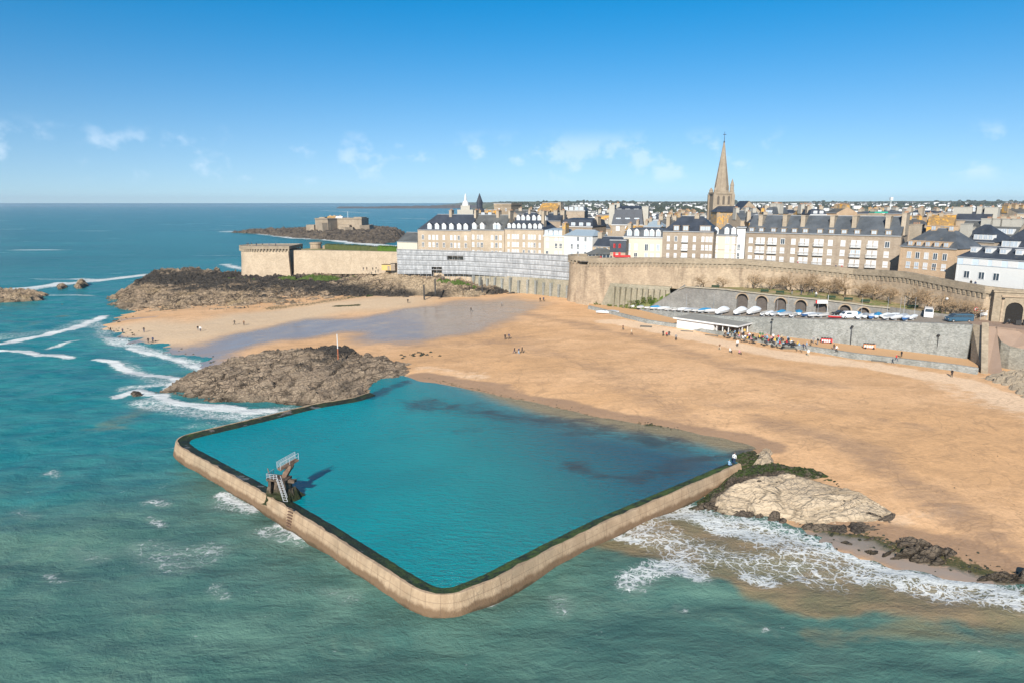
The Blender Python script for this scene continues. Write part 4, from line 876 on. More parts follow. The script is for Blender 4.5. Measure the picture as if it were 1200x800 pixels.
mb = dstack([(13.3, 13.8), (13.35, 15.2), (12.5, 15.25), (12.1, 14.9)], MB()); dr_ = [p[:2] for p in dring(12.6, 0)]; dr_ = resample(dr_[:-2], 1.35)
for x_, y_ in dr_:
    d_ = math.hypot(x_, y_) or 1; x_ += .35 * x_ / d_; y_ += .35 * y_ / d_; mb.box((x_ - .33, y_ - .33, 12.7), (x_ + .33, y_ + .33, 13.85))
mb.build('parapet', M_RAMPD, root)
LC = [(345, 330), (385, 322), (425, 311), (466, 298)]
lc = [wx(a, b, 12) for a, b in LC]; root = empty('curtain_wall', (lc[1][0], lc[1][1], 8)); tag(root, 'plain pale curtain wall between the squat left tower and the scaffolding', 'rampart')
wall_solid(lc, lambda s: 17.6 + 1.4 * s, lambda s: 6 + 3.5 * s, 3, .8, M_CURT, 'wall', root)
SCF = [(466, 298), (500, 291.5), (550, 282), (600, 272), (640, 262), (678, 252)]
sl = [wx(a, b, 14) for a, b in SCF]; root = empty('curtain_wall', (sl[2][0], sl[2][1], 8)); tag(root, 'curtain wall largely hidden behind the long white scaffold netting', 'rampart')
wall_solid(sl, 20.0, 8, 3, .8, M_CURT, 'wall', root)
# scaffold: standards, decks, netting
f_ = [wx(a, b - 3.2, 14) for a, b in SCF]; root = empty('scaffolding', (f_[2][0], f_[2][1], 10)); tag(root, 'long scaffold with grey white netting covering the rampart under the townhouses', 'scaffolding')
p2 = resample(f_, 2.5); N = normals(p2); nP = len(p2)
tn = MT('scaffold_netting', .85, .2); w1 = tn.noise(.9, 5, .6, tn.map(tn.pos, (1, 1, .3))); w2 = tn.noise(.15, 4, .6)
M_NET = tn.done(tn.mix(tn.mr(w1, .3, .7), (.26, .27, .28), (.45, .46, .47)))
def szt(i): return 20.6 + .6 * i / nP
def szb(i):
    s = i / nP; return 9.9 + 1.4 * min(1, s * 3) 
mb = MB(); ny = 5; vs = []
for i, (p, n) in enumerate(zip(p2, N)):
    b, a = szb(i), szt(i)
    for j in range(ny * 2 + 1):
        z = b + (a - b) * j / (ny * 2); o_ = (.22 if j % 2 else 0) + rnd.uniform(-.08, .08); vs.append((p[0] + n[0] * o_, p[1] + n[1] * o_, z))
k = ny * 2 + 1
mb.add(vs, [(i * k + j, (i + 1) * k + j, (i + 1) * k + j + 1, i * k + j + 1) for i in range(nP - 1) for j in range(k - 1) if not (j // 2 == 3 and i in (9, 10, 11)) and not (i in (6, 7) and j < 3)])
kid(mb.build('netting', M_NET), root)
mb = MB()
for i, (p, n) in enumerate(zip(p2, N)):
    for o_ in (.30, -1.2): mb.tube((p[0] + n[0] * o_, p[1] + n[1] * o_, szb(i) - 2.0), (p[0] + n[0] * o_, p[1] + n[1] * o_, szt(i) + (1.0 if i % 2 else .3)), .07, n=4)
kid(mb.build('pole_row', M_GALV), root)
mb = MB()
for q in range(1, 6):
    vs = []
    for i, (p, n) in enumerate(zip(p2, N)):
        z = szb(i) + (szt(i) - szb(i)) * q / 5.0
        for o_, dz in ((.42, 0), (.42, .22), (-1.3, .22), (-1.3, 0)): vs.append((p[0] + n[0] * o_, p[1] + n[1] * o_, z + dz - .3))
    mb.add(vs, [(i * 4 + j, (i + 1) * 4 + j, (i + 1) * 4 + (j + 1) % 4, i * 4 + (j + 1) % 4) for i in range(nP - 1) for j in range(4)])
kid(mb.build('deck', plain('scaffold_deck', (.28, .28, .28), .7)), root)
# lower wall below the scaffold
LWD = [(556, 279), (590, 271), (630, 261), (676, 246.5)]
ll = [wx(a, b, 9) for a, b in LWD]; root = empty('retaining_wall', (ll[1][0], ll[1][1], 5)); tag(root, 'rough buttressed lower wall between the sand and the scaffolding', 'wall')
wall_solid(ll, lambda s: 11.3 + .8 * s, lambda s: 5.5 - 1 * s, 4, 1.0, M_WALLG, 'wall', root)
mb = MB(); p3 = resample(ll, 3.4)
for p, n in zip(p3, normals(p3)):
    M = Matrix(((-n[1], n[0], 0, p[0]), (n[0], n[1], 0, p[1]), (0, 0, 1, 0), (0, 0, 0, 1))); mb.box((-.4, -.3, 3), (.4, 1.3 + rnd.uniform(-.2, .3), 10.6 + rnd.uniform(-.6, .6)), 0, M)
kid(mb.build('buttress_row', M_QUAY), root)
# inner terrace wall, watch turret, hedge, hut behind the left curtain
iw = [wx(378, 385, 17), wx(420, 366, 17), wx(466, 348, 17)]
root = empty('terrace_wall', (iw[0][0], iw[0][1], 14)); tag(root, 'low inner stone wall of the grassy terrace behind the left curtain wall', 'wall')
wall_solid(iw, lambda s: 16.6 + 1.0 * s, 13.5, 1.2, .2, M_RAMP, 'wall', root)
rt = wx(370, 386, 17); r_ = empty('watch_turret', (rt[0], rt[1], 12)); tag(r_, 'small round stone turret at the end of the inner terrace wall', 'turret')
mb = MB(); mb.lathe([(3.2, 0), (3.0, 5.2), (3.3, 5.3), (3.3, 6.3), (0, 6.5)], 20).build('wall', M_RAMP, r_)
def leafy(mb, x0, y0, x1, y1, z0, z1, n, s, rr):
    for _ in range(n):
        c = Vector((rr.uniform(x0, x1), rr.uniform(y0, y1), rr.uniform(z0, z1) if rr.random() < .5 else z1 + rr.uniform(-.2, .15)))
        a = Vector((rr.gauss(0, 1), rr.gauss(0, 1), rr.gauss(0, .6))).normalized(); b = a.orthogonal().normalized(); b.rotate(Matrix.Rotation(rr.uniform(0, 6), 3, a))
        mb.add([c - b * s, c + a * s * .6, c + b * s, c - a * s * .6], [(0, 1, 2, 3)])
t = MT('hedge_leaf', .8, .2); M_HEDGE = t.done(t.mix(t.noise(.8, 4), (.03, .075, .01), (.10, .17, .02)))
mb = MB(); h0 = wx(445, 345, 19); h1 = wx(492, 330, 19)
for i in range(26):
    s = i / 25; x = h0[0] + (h1[0] - h0[0]) * s; y = h0[1] + (h1[1] - h0[1]) * s
    mb.box((x - 1, y - .7, 15), (x + 1, y + .7, 18.6 + .2 * math.sin(i))); leafy(mb, x - 1, y - 1, x + 1, y + 1, 17.6, 18.9, 40, .3, rr)
tag(mb.build('garden_hedge', M_HEDGE), 'bright green clipped hedge on the terrace left of the buff townhouses', 'hedge')
mb = MB(); h0 = wx(384, 380, 17); h1 = wx(440, 352, 17)
for i in range(24):
    s = i / 23; x = h0[0] + (h1[0] - h0[0]) * s; y = h0[1] + (h1[1] - h0[1]) * s
    mb.box((x - 1.5, y - .8, 15), (x + 1.5, y + .8, 17.5 + .5 * s)); leafy(mb, x - 1.5, y - 1, x + 1.5, y + 1, 16.8, 17.8 + .5 * s, 25, .35, rr)
t = MT('dark_hedge', .85, .2); M_HEDGE2 = t.done(t.mix(t.noise(.5, 4), (.03, .05, .015), (.12, .13, .05)))
tag(mb.build('garden_hedge', M_HEDGE2), 'long dull green hedge along the inner terrace wall', 'hedge')

# ============================================================ lawn, slipway, quay, ramp
QX = [(735, 226), (760, 216), (800, 201), (850, 189), (880, 183.5), (900, 180.5), (950, 174), (1000, 168), (1050, 162.5), (1100, 157), (1139, 152.5)]
QZ = [(735, 5.6), (760, 6.3), (800, 7.6), (850, 8.6), (900, 9.7), (950, 10.3), (1000, 11.0), (1050, 11.6), (1100, 12.2), (1140, 12.6)]
ql = [wx(a, b, lerp(QZ, a)) for a, b in QX]; qz = fpx(QZ, QX)
root = empty('quay_wall', (ql[5][0], ql[5][1], 4.5)); tag(root, 'tall sloping grey rubble quay wall above the orange promenade', 'quay wall')
wall_solid(ql, lambda s: qz(s) + .25, 2.5, 1.2, 1.4, M_QUAY, 'wall', root)
# slipway deck (rising ramp between quay wall and arch wall)
AX = [(735, 227), (785, 212), (800, 209), (850, 200), (870, 196.5), (900, 192.5), (950, 186), (1000, 180), (1040, 176), (1080, 169.5), (1120, 163.5), (1160, 159), (1200, 153)]
mb = MB(); cols = list(range(735, 1140, 9)) + [1139]
def pl_at(tab, px):                     # depth at column
    return lerp(tab, px)
vs = []
for c in cols:
    z = lerp(QZ, c)
    for D_, dz in ((pl_at(QX, c) + .6, 0), (pl_at(AX, c) + 1.5, .25)):
        x, y = wx(c, D_, z); vs.append((x, y, z + dz))
mb.add(vs, [(2 * i, 2 * i + 2, 2 * i + 3, 2 * i + 1) for i in range(len(cols) - 1)])
tag(mb.build('slipway', M_PAVE), 'rising paved boat park between the quay wall and the arched wall', None, None, 'structure')
# arch wall below the lawn
AZ = [(735, 6.5), (772, 9.0), (800, 14.6), (850, 14.9), (900, 14.4), (960, 14.0), (1000, 13.6), (1020, 13.2), (1060, 13.0), (1120, 12.9)]
al = [(a, b) for a, b in AX if 785 <= a <= 1040]
# lawn: sheet between arch wall top and rampart foot
cols2 = list(range(785, 1300, 6)); vs = []
for c in cols2:
    zl = lerp(AZ, c) if c > 800 else 13.8
    zb_ = lerp(ZB, c)
    D0 = pl_at(AX, c) + .8 if c < 1200 else 153 - (c - 1200) * .13
    for s in (0, .35, .7, 1.0):
        D_ = D0 + (pl_at(RAMPL, c) + 1.0 - D0) * s; z = max(zl, 0) + (zb_ - zl) * s
        x, y = wx(c, D_, z); vs.append((x, y, z + (.12 * math.sin(c * .1) if 0 < s < 1 else 0)))
mb = MB(); fs = []; ms = []
for i in range(len(cols2) - 1):
    for j in range(3): mb.add([vs[i * 4 + j], vs[(i + 1) * 4 + j], vs[(i + 1) * 4 + j + 1], vs[i * 4 + j + 1]], [(0, 1, 2, 3)], 0 if cols2[i] < 1128 else 1)
tag(mb.build('lawn', [M_LAWN, M_PAVE]), 'strip of thin dry lawn at the foot of the rampart', None, None, 'structure')
# green bank left of the arch wall
mb = MB()
bk = [U(722, 363, 6), U(740, 366, 5.8), U(790, 365, 7.3)]
vs = []; n = 14
for i in range(n + 1):
    s = i / n; c = 700 + 110 * s
    for j in range(7):
        q = j / 6; D0 = lerp([(700, 231), (760, 217.5), (810, 208.5)], c); D1 = lerp([(700, 234), (745, 223.6), (773, 218.6), (812, 213)], c)
        z0 = lerp([(700, 5.0), (750, 6.3), (810, 8.3)], c); z1 = lerp([(700, 7.6), (745, 9.2), (775, 10.8), (812, 13.6)], c)
        z = z0 + (z1 - z0) * q ** .8 + rnd.uniform(-.15, .2); x, y = wx(c, D0 + (D1 - D0) * q, z); vs.append((x, y, z))
mb.add(vs, [(i * 7 + j, (i + 1) * 7 + j, (i + 1) * 7 + j + 1, i * 7 + j + 1) for i in range(n) for j in range(6)])
_bv = list(vs)
tag(mb.build('grass_bank', M_GRASS), 'bright green grassy bank under the rampart beside the slipway', None, None, 'structure')

mb = MB(); rb = random.Random(9)
for _ in range(46):
    p = rb.choice([q for k_, q in enumerate(_bv) if k_ % 7 < 5]); s_ = rb.uniform(.5, 1.3); leafy(mb, p[0] - s_, p[1] - s_, p[0] + s_, p[1] + s_, p[2], p[2] + s_ * .9, 60, .22, rb)
tag(mb.build('scrub', M_GRASS), 'low green scrub growing on the bank beside the slipway', None, None, 'stuff')
# arch wall as one thing with arch openings and coping
root0 = wx(880, 196, 10); root = empty('arcade_wall', (root0[0], root0[1], 9)); tag(root, 'grey terrace wall with a row of dark boat-store arches under the lawn', 'wall')
arches = [869, 892, 914, 938, 962, 990, 1012]
def wseg(c0, c1, opening):
    za, zc = lerp(QZ, c0) + .1, lerp(QZ, c1) + .1; ta, tc_ = lerp(AZ, c0), lerp(AZ, c1)
    a = Vector((*wx(c0, pl_at(AX, c0), za), 0)); b = Vector((*wx(c1, pl_at(AX, c1), zc), 0)); d = (b - a); L_ = d.length; d.normalize(); n_ = Vector((-d.y, d.x, 0))
    z0 = min(za, zc) - .2; m_ = MB()
    if opening:
        h = (ta + tc_) / 2 - z0; arch_front(L_, h, min(L_ * .80, 5.4), h - .55, 1.2, 0, 10, m_)
        M = Matrix(((d.x, n_.x, 0, (a.x + b.x) / 2), (d.y, n_.y, 0, (a.y + b.y) / 2), (0, 0, 1, z0), (0, 0, 0, 1)))
        m_.v = [tuple(M @ Vector(v)) for v in m_.v]
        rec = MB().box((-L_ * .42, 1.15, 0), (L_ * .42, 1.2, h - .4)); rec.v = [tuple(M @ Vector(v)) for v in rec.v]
        return m_, rec, M, h, L_
    else:
        m_.add([(a.x, a.y, z0), (b.x, b.y, z0), (b.x, b.y, tc_), (a.x, a.y, ta), tuple(a + n_ * 1.2)[:2] + (ta,), tuple(b + n_ * 1.2)[:2] + (tc_,)], [(0, 1, 2, 3), (3, 2, 5, 4)])
        return m_, None, None, 0, L_
allw = MB(); rec_ = MB()
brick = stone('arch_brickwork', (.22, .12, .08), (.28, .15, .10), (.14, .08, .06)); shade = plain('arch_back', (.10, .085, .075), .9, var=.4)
edges = [785, 800, 820, 840, 858]
for a in arches: edges += [a - 8.2, a + 8.2]
edges += [1026, 1040]
i = 0
while i < len(edges) - 1:
    c0, c1 = edges[i], edges[i + 1]; mid_ = (c0 + c1) / 2; op = any(abs(mid_ - a) < 2 for a in arches)
    m_, rc, M, h, L_ = wseg(c0, c1, op); allw.add(m_.v, m_.f)
    if rc:
        rec_.add(rc.v, rc.f)
        rg = MB(); hw = min(L_ * .80, 5.4) / 2; sp_ = h - .55 - hw; nn = 10
        for q in range(nn):
            a0, a1 = math.pi * q / nn, math.pi * (q + 1) / nn
            pp = [(-math.cos(x_) * r_, sp_ + math.sin(x_) * r_) for x_, r_ in ((a0, hw + .02), (a0, hw + .38), (a1, hw + .38), (a1, hw + .02))]
            rg.add([tuple(M @ Vector((x_, y_, z_))) for y_ in (-.06, .05) for x_, z_ in pp], [(3, 2, 1, 0), (1, 2, 6, 5), (0, 4, 7, 3)])
        kid(rg.build('arch_ring', M_RAMP), root)
    i += 1
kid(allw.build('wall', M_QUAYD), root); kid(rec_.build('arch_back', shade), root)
cop = [wx(c, pl_at(AX, c) - .1, lerp(AZ, c)) + (lerp(AZ, c),) for c in range(795, 1045, 8)]
mb = MB(); N = normals([(a, b) for a, b, _ in cop]); vs = []
for (x, y, z), n in zip(cop, N):
    for o_, dz in ((.12, .02), (.12, .3), (-.7, .3), (-.7, .02)): vs.append((x + n[0] * o_, y + n[1] * o_, z + dz))
mb.add(vs, [(i * 4 + j, (i + 1) * 4 + j, (i + 1) * 4 + (j + 1) % 4, i * 4 + (j + 1) % 4) for i in range(len(cop) - 1) for j in range(4)])
kid(mb.build('coping', stone('pale_coping', (.42, .37, .28), (.5, .44, .34), (.3, .26, .2))), root)
# steep shaded wing wall closing the arch wall at the left
tri = [wx(786, 212, 9) + (7.0,), wx(760, 216.5, 9) + (6.4,), wx(803, 209, 14) + (14.8,), wx(803, 208.4, 9) + (7.4,)]
mb = MB(); mb.add([tri[1], tri[3], tri[2]], [(0, 1, 2)]); a = Vector(tri[1]); b = Vector(tri[2]); up = Vector((0, 0, .5)); bk_ = Vector((.1, 1.0, 0))
mb.add([a, b, b + up, a + up, a + bk_, b + bk_, b + up + bk_, a + up + bk_], [(0, 1, 2, 3), (3, 2, 6, 7), (4, 7, 6, 5)])
tag(mb.build('wing_wall', M_QUAYD), 'triangular grey wing wall rising beside the green bank', 'wall')
# retaining step between parking and lawn at the right (low rubble wall)
mb = MB(); vs = []
cc = list(range(1040, 1136, 8))
for c in cc:
    z = lerp(QZ, c) + .25; zt_ = lerp(AZ, c) + .25; x, y = wx(c, pl_at(AX, c) + .3, z)
    vs += [(x, y, z - .3), (x, y, zt_), (x, y + 1.0, zt_ + .02), (x, y + 1.0, z - .3)]
mb.add(vs, [(i * 4 + j, (i + 1) * 4 + j, (i + 1) * 4 + j + 1, i * 4 + j + 1) for i in range(len(cc) - 1) for j in range(3)])
tag(mb.build('garden_wall', M_QUAYD), 'low rubble wall behind the parked vans', 'wall')
# promenade and its low wall at the sand
PX = [(690, 361, 5.6), (760, 378, 5.4), (800, 384, 5.3), (870, 396, 5.1), (930, 406, 5.0), (1000, 417, 4.9), (1060, 424, 4.8), (1120, 431, 4.8), (1146, 435, 4.8)]
pl_ = [U(a, b, z) for a, b, z in PX]; vs = []
N = normals([p[:2] for p in pl_]); mb = MB(); back = [wx(690, 236, 5), wx(745, 224, 5), wx(800, 203, 5), wx(872, 187, 5), wx(930, 178, 5), wx(1000, 169.5, 5), wx(1060, 162.8, 5), wx(1120, 156, 5), wx(1146, 153, 5)]
for p, b in zip(pl_, back): vs += [(p[0], p[1], p[2] + .4), (b[0], b[1], p[2] + .45)]
mb.add(vs, [(2 * i, 2 * i + 2, 2 * i + 3, 2 * i + 1) for i in range(len(pl_) - 1)])
t = MT('sandy_path', .9, .2); n = t.noise(.6, 6, .7); M_PATH = t.done(t.mix(n, (.50, .30, .15), (.62, .39, .21)))
tag(mb.build('promenade', M_PATH), 'sandy orange promenade along the foot of the quay wall', None, None, 'structure')
mb = MB(); vs = []
for p, n in zip(pl_, N):
    for o_, dz in ((.6, -1.6), (.25, .75), (-.35, .8), (-.35, -1.6)): vs.append((p[0] + n[0] * o_, p[1] + n[1] * o_, p[2] + dz))
mb.add(vs, [(i * 4 + j, (i + 1) * 4 + j, (i + 1) * 4 + j + 1, i * 4 + j + 1) for i in range(len(pl_) - 1) for j in range(3)] + [(3, 2, 1, 0)])
tag(mb.build('promenade_wall', M_QUAY), 'knee-high grey stone wall between promenade and sand', 'wall')
# town ramp and bastion at the right edge
def PW(px, py, z): return U(px, py, z)
zr = 12.7
A = [U(1139, 380, 12.7), U(1158, 383, 12.6), U(1166, 384, 12.5), U(1190, 388, 12.2), U(1260, 400, 11.8), (X(1260, 150, 12.7), 150, 12.7), (X(1200, 154.2, 12.7), 154.2, 12.7), (X(1125, 164, 12.7), 164, 12.7)]
mb = MB(); mb.prism([(p[0], p[1]) for p in A], 11.5, 12.72)
tag(mb.build('road', M_PAVER), 'reddish paved road in front of the town gate', None, None, 'structure')
mb = MB()
x0, y0, _ = U(1139, 380, 12.7); 
pts = [U(1150, 383, 12.6), U(1158, 383, 12.6), U(1157, 441, 3.6), U(1149, 438, 4.0)]
mb.add([pts[0], pts[1], pts[2], pts[3]] + [(p[0], p[1], p[2] + 1.0) for p in pts], [(4, 5, 6, 7), (0, 4, 7, 3), (1, 2, 6, 5), (2, 3, 7, 6), (0, 1, 5, 4)])
pts = [U(1139, 380, 12.7), U(1151, 383, 12.6), U(1150, 437, 4.0), U(1137, 424, 4.9)]
mb.add([(p[0], p[1], 1.0) for p in pts] + [(p[0], p[1] + (0 if i < 2 else 0), p[2] + .2) for i, p in enumerate(pts)], [(4, 5, 6, 7), (3, 2, 6, 7), (2, 1, 5, 6)])
tag(mb.build('ramp_parapet', M_RAMPD), 'narrow stone parapet running down beside the steep beach ramp', 'wall')
mb = MB(); a, b, c, d = U(1157, 384, 12.5), U(1168, 385, 12.5), U(1176, 448, 3.2), U(1156, 442, 3.4)
mb.add([a, b, c, d], [(3, 2, 1, 0)]); mb.add([(p[0], p[1], 1) for p in (a, b, c, d)] + [a, b, c, d], [(3, 2, 6, 7), (0, 3, 7, 4)])
tag(mb.build('ramp', M_PAVER), 'steep paved ramp from the road down to the beach', None, None, 'structure')
bz = [U(1168, 386, 12.3), U(1166, 396, 10.5), U(1170, 404, 9.4), U(1180, 409, 8.8), U(1195, 412, 8.4), U(1225, 416, 8.2), U(1290, 424, 8.2)]
bz = [bz[0]] + smoothpl(bz, 2)[1:]
mb = MB(); n = len(bz); vs = []
bot = [(p[0] - .2, p[1] - .9, 2.0) for p in bz]
mb.add([tuple(p) for p in bz] + bot, [(i + n, i + n + 1, i + 1, i) for i in range(n - 1)])
cap = [(p[0], p[1], p[2]) for p in bz]; inn = [(p[0] + .3, p[1] + .6, p[2]) for p in bz]; up = [(p[0], p[1], p[2] + .5) for p in bz]; inu = [(p[0] + .3, p[1] + .6, p[2] + .5) for p in bz]
mb.add(cap + up + inu + inn, [(i, i + 1, n + i + 1, n + i) for i in range(n - 1)] + [(n + i, n + i + 1, 2 * n + i + 1, 2 * n + i) for i in range(n - 1)] + [(2 * n + i, 2 * n + i + 1, 3 * n + i + 1, 3 * n + i) for i in range(n - 1)])
bo = mb.build('bastion', stone('bastion_rubble', (.30, .28, .23), (.42, .39, .32), (.14, .13, .11), 1.6, stain=.5, course=1.6)); tag(bo, 'curved grey rubble bastion at the right edge beside the ramp', 'bastion')
mb = MB(); far_ = [U(1168, 385, 12.5), U(1200, 389, 12.2), U(1240, 396, 11.9), U(1300, 402, 11.8)]
mb.add([tuple(p) for p in bz] + [tuple(far_[min(3, int(i * 4 / n))]) for i in range(n)], [(i, i + 1, n + i + 1, n + i) for i in range(n - 1)])
tag(mb.build('bastion_terrace', M_PAVER), 'sloping paved terrace on top of the curved bastion', None, None, 'structure')
outcrop('rock_footing', 'grey rocks around the foot of the curved bastion', 'rock', UZ((1150, 446, 3.6), (1168, 440, 3.6), (1200, 442, 3.6), (1260, 450, 3.6), (1260, 480, 3.2), (1205, 474, 3.3), (1175, 456, 3.4)),
        UZ((1150, 446, 3.9), (1180, 445, 5), (1200, 455, 4.8), (1260, 460, 4.8), (1260, 480, 3.5), (1205, 472, 3.8), (1175, 454, 4)), M_RAMPD, .3, .5, .3, 1.6, wetz=0, sink=.5)
# tall white tide marker with red foot on the island rock
x, y, z = U(396, 413, 5.6); r_ = empty('tide_marker', (x, y, 3.0)); tag(r_, 'slim white post with rust red foot standing behind the pool rock', 'marker post')
MB().tube((0, 0, 0), (0, 0, 3.6), .17, .14, 8).build('base', plain('rust_red', (.35, .12, .06), .8), r_); MB().tube((0, 0, 3.6), (0, 0, 7.0), .13, .10, 8).build('post', M_WP, r_)
# ============================================================ town houses
_wc = {}
def win_mesh(w, h, pane, balcony=False):
    k = (round(w, 2), round(h, 2), pane.name, balcony)
    if k in _wc: return _wc[k]
    f = MB(); t_ = .13; x0, x1 = -w / 2, w / 2
    f.box((x0 - .1, -.10, -.12), (x1 + .1, .02, 0)); f.box((x0, -.08, 0), (x0 + t_, .02, h)); f.box((x1 - t_, -.08, 0), (x1, .02, h)); f.box((x0 + t_, -.08, h - t_), (x1 - t_, .02, h))
    nb_ = 2 if w > 2 else 1
    for i in range(nb_): c = x0 + w * (i + .5) / nb_ if nb_ > 1 else 0; f.box((c - .05, -.07, 0), (c + .05, .01, h - t_))
    
    p = MB()
    if nb_ > 1: p.box((x0 + t_, -.04, 0), (-.16, -.01, h - t_)).box((.16, -.04, 0), (x1 - t_, -.01, h - t_)); p.box((-.16, -.03, 0), (.16, -.012, h - t_), 1)
    else: p.box((x0 + t_, -.04, 0), (x1 - t_, -.01, h - t_))
    b = None
    if balcony:
        b = MB(); b.box((x0 - .1, -.8, -.2), (x1 + .1, 0, -.05)); b.box((x0 - .1, -.8, .9), (x1 + .1, -.74, .98))
        n = int(w / .3)
        for i in range(n + 1): x = x0 - .1 + (w + .2) * i / n; b.box((x - .05, -.79, -.05), (x + .05, -.75, .9))
        b = b.mesh('balcony', M_WP)
    _wc[k] = (f.mesh('window', M_WP), p.mesh('pane', [pane, M_FBR]), b); return _wc[k]
def add_win(root, x, z, w, h, pane, ry=0, y=0, balcony=False):
    z = z - h * .5
    f, p, b = win_mesh(w, h, pane, balcony)
    o = link(bpy.data.objects.new('window', f), root); o.location = (x, y, z); o.rotation_euler = (0, 0, ry)
    q = link(bpy.data.objects.new('pane', p), o)
    if b: c = link(bpy.data.objects.new('balcony', b), root); c.location = (x, y, z); c.rotation_euler = (0, 0, ry)
_dc = {}
def dormer_mesh(w, h, cheek, roofm, dep=1.9, style='gable'):
    k = (w, h, cheek.name, roofm.name, style)
    if k in _dc: return _dc[k]
    mb = MB(); x0, x1 = -w / 2, w / 2
    mb.box((x0, 0, 0), (x1, dep, h), 0); mb.box((x0 + .22, -.03, .25), (x1 - .22, .0, h - .15), 2); mb.box((-.05, -.05, .25), (.05, -.03, h - .15), 0)
    if style == 'gable':
        e = .14; r = w * .45
        vs = [(x0 - e, -e, h), (x1 + e, -e, h), (0, -e, h + r), (x0 - e, dep, h), (x1 + e, dep, h), (0, dep, h + r)]
        mb.add(vs, [(0, 1, 2)], 0); mb.add(vs, [(0, 2, 5, 3), (1, 4, 5, 2)], 1)
    else: mb.box((x0 - .12, -.12, h), (x1 + .12, dep, h + .12), 1 if style == 'flat' else 0)
    _dc[k] = mb.mesh('dormer', [cheek, roofm, M_GLB]); return _dc[k]
HOUSES = []
def house(label, L, Rr, eave, ridge, wall, roofm, depth=11, base=15.2, roof='gable', rows=(), cols=(), ww=1.25, wh=1.95, blind=.75, dormers=(), dsty=('gable', 1.4, 1.6), chim=(), chm=None,
          courses=True, hips=(1, 1), dz=.5, side=(), cat='house', name='town_house', row2=None, seed=None, chh=1.6, quoin=None, group=None, pitchy=.5):
    chm = chm or M_CHIM
    rr = random.Random(seed if seed is not None else label)
    (p0, D0), (p1, D1) = L, Rr
    ze = Z(eave, (D0 + D1) / 2) ; zr_ = Z(ridge, (D0 + D1) / 2 + depth * .5)
    a = Vector(wx(p0, D0, ze)); b = Vector(wx(p1, D1, ze)); Wd_ = (b - a).length; ang = math.atan2(b.y - a.y, b.x - a.x)
    root = empty(name, (a.x, a.y, base), ang); tag(root, label, cat, group)
    He = ze - base; Hr = zr_ - ze; dp = depth
    mb = MB(); mb.box((0, 0, -1), (Wd_, dp, He))
    hl, hr_ = (Hr * 1.0 * hips[0], Hr * 1.0 * hips[1]) if roof == 'hip' else (0, 0)
    e = .3
    rf = MB()
    if roof == 'gable':
        mb.add([(0, 0, He), (0, dp, He), (0, dp / 2, He + Hr)], [(0, 2, 1)]); mb.add([(Wd_, 0, He), (Wd_, dp, He), (Wd_, dp / 2, He + Hr)], [(0, 1, 2)])
    if roof in ('gable', 'hip'):
        hl = min(hl, Wd_ * .45); hr_ = min(hr_, Wd_ * .45)
        lo = [(-e * (hips[0] if roof == 'hip' else 0) + (.0 if roof == 'hip' else .12), -e, He - .1), (Wd_ + e * (hips[1] if roof == 'hip' else 0) - (0 if roof == 'hip' else .12), -e, He - .1), (Wd_ + e * (hips[1] if roof == 'hip' else 0), dp + e, He - .1), (-e * (hips[0] if roof == 'hip' else 0), dp + e, He - .1)]
        r0, r1 = (max(hl, .0), dp / 2, He + Hr + .02), (Wd_ - hr_, dp / 2, He + Hr + .02)
        rf.add(lo + [r0, r1], [(0, 1, 5, 4), (2, 3, 4, 5), (1, 2, 5), (3, 0, 4), (0, 3, 2, 1)], 0)
        rf.box((r0[0], dp / 2 - .15, He + Hr - .05), (r1[0], dp / 2 + .15, He + Hr + .12), 1)
        if roof == 'gable':                              # raised gable copings
            pass
        rf.box((0, -.34, He - .22), (Wd_, -.30, He - .02), 1)
    elif roof == 'mansard':
        h1 = Hr * .82; i_ = min(1.5, Hr * .38)
        lo = [(-.2, -.2, He), (Wd_ + .2, -.2, He), (Wd_ + .2, dp + .2, He), (-.2, dp + .2, He)]
        md = [(i_ * .5, i_, He + h1), (Wd_ - i_ * .5, i_, He + h1), (Wd_ - i_ * .5, dp - i_, He + h1), (i_ * .5, dp - i_, He + h1)]
        tp_ = [(Wd_ * .12 + 1, dp * .45, He + Hr), (Wd_ * .88 - 1, dp * .45, He + Hr), (Wd_ * .88 - 1, dp * .55, He + Hr), (Wd_ * .12 + 1, dp * .55, He + Hr)]
        for A_, B_ in ((lo, md), (md, tp_)): rf.add(A_ + B_, [(i, (i + 1) % 4, 4 + (i + 1) % 4, 4 + i) for i in range(4)], 0)
        rf.add(tp_, [(0, 1, 2, 3)]); rf.add(lo, [(3, 2, 1, 0)])
        rf.box((-.3, -.35, He - .1), (Wd_ + .3, -.05, He + .15), 1)
    else:
        rf.box((-.15, -.15, He), (Wd_ + .15, dp + .15, He + max(.3, Hr)), 0); rf.box((-.25, -.25, He + max(.3, Hr) - .15), (Wd_ + .25, -.15, He + max(.3, Hr) + .1), 1)
    if courses:
        for z in (rows or ())[:-1] if rows else ():
            mb.box((0, -.07, z - base - .45), (Wd_, -.0, z - base - .28), 1)
        mb.box((0, -.14, He - .45), (Wd_, 0, He - .1), 1)
        for xq in (0, Wd_ - .45): mb.box((xq, -.05, 0), (xq + .45, -.0, He - .45), 1)
    mb.build('wall', [wall, quoin or wall], root)
    ro = rf.build('roof', [roofm, M_GALV if roof != 'mansard' else M_WP], root)
    for r_i, z in enumerate(rows):
        for c in cols:
            if isinstance(c, tuple): f, kind_ = c
            else: f, kind_ = c, 's'
            if kind_ == 'd': w_, h_ = ww * 2.05, wh * 1.15
            elif kind_ == 'n': w_, h_ = ww * .7, wh
            else: w_, h_ = ww, wh
            pn = M_BLIND if rr.random() < blind else (M_GL if rr.random() < .6 else M_GLB)
            add_win(root, f * Wd_, z - base, w_, h_, pn, balcony=(kind_ == 'd'))
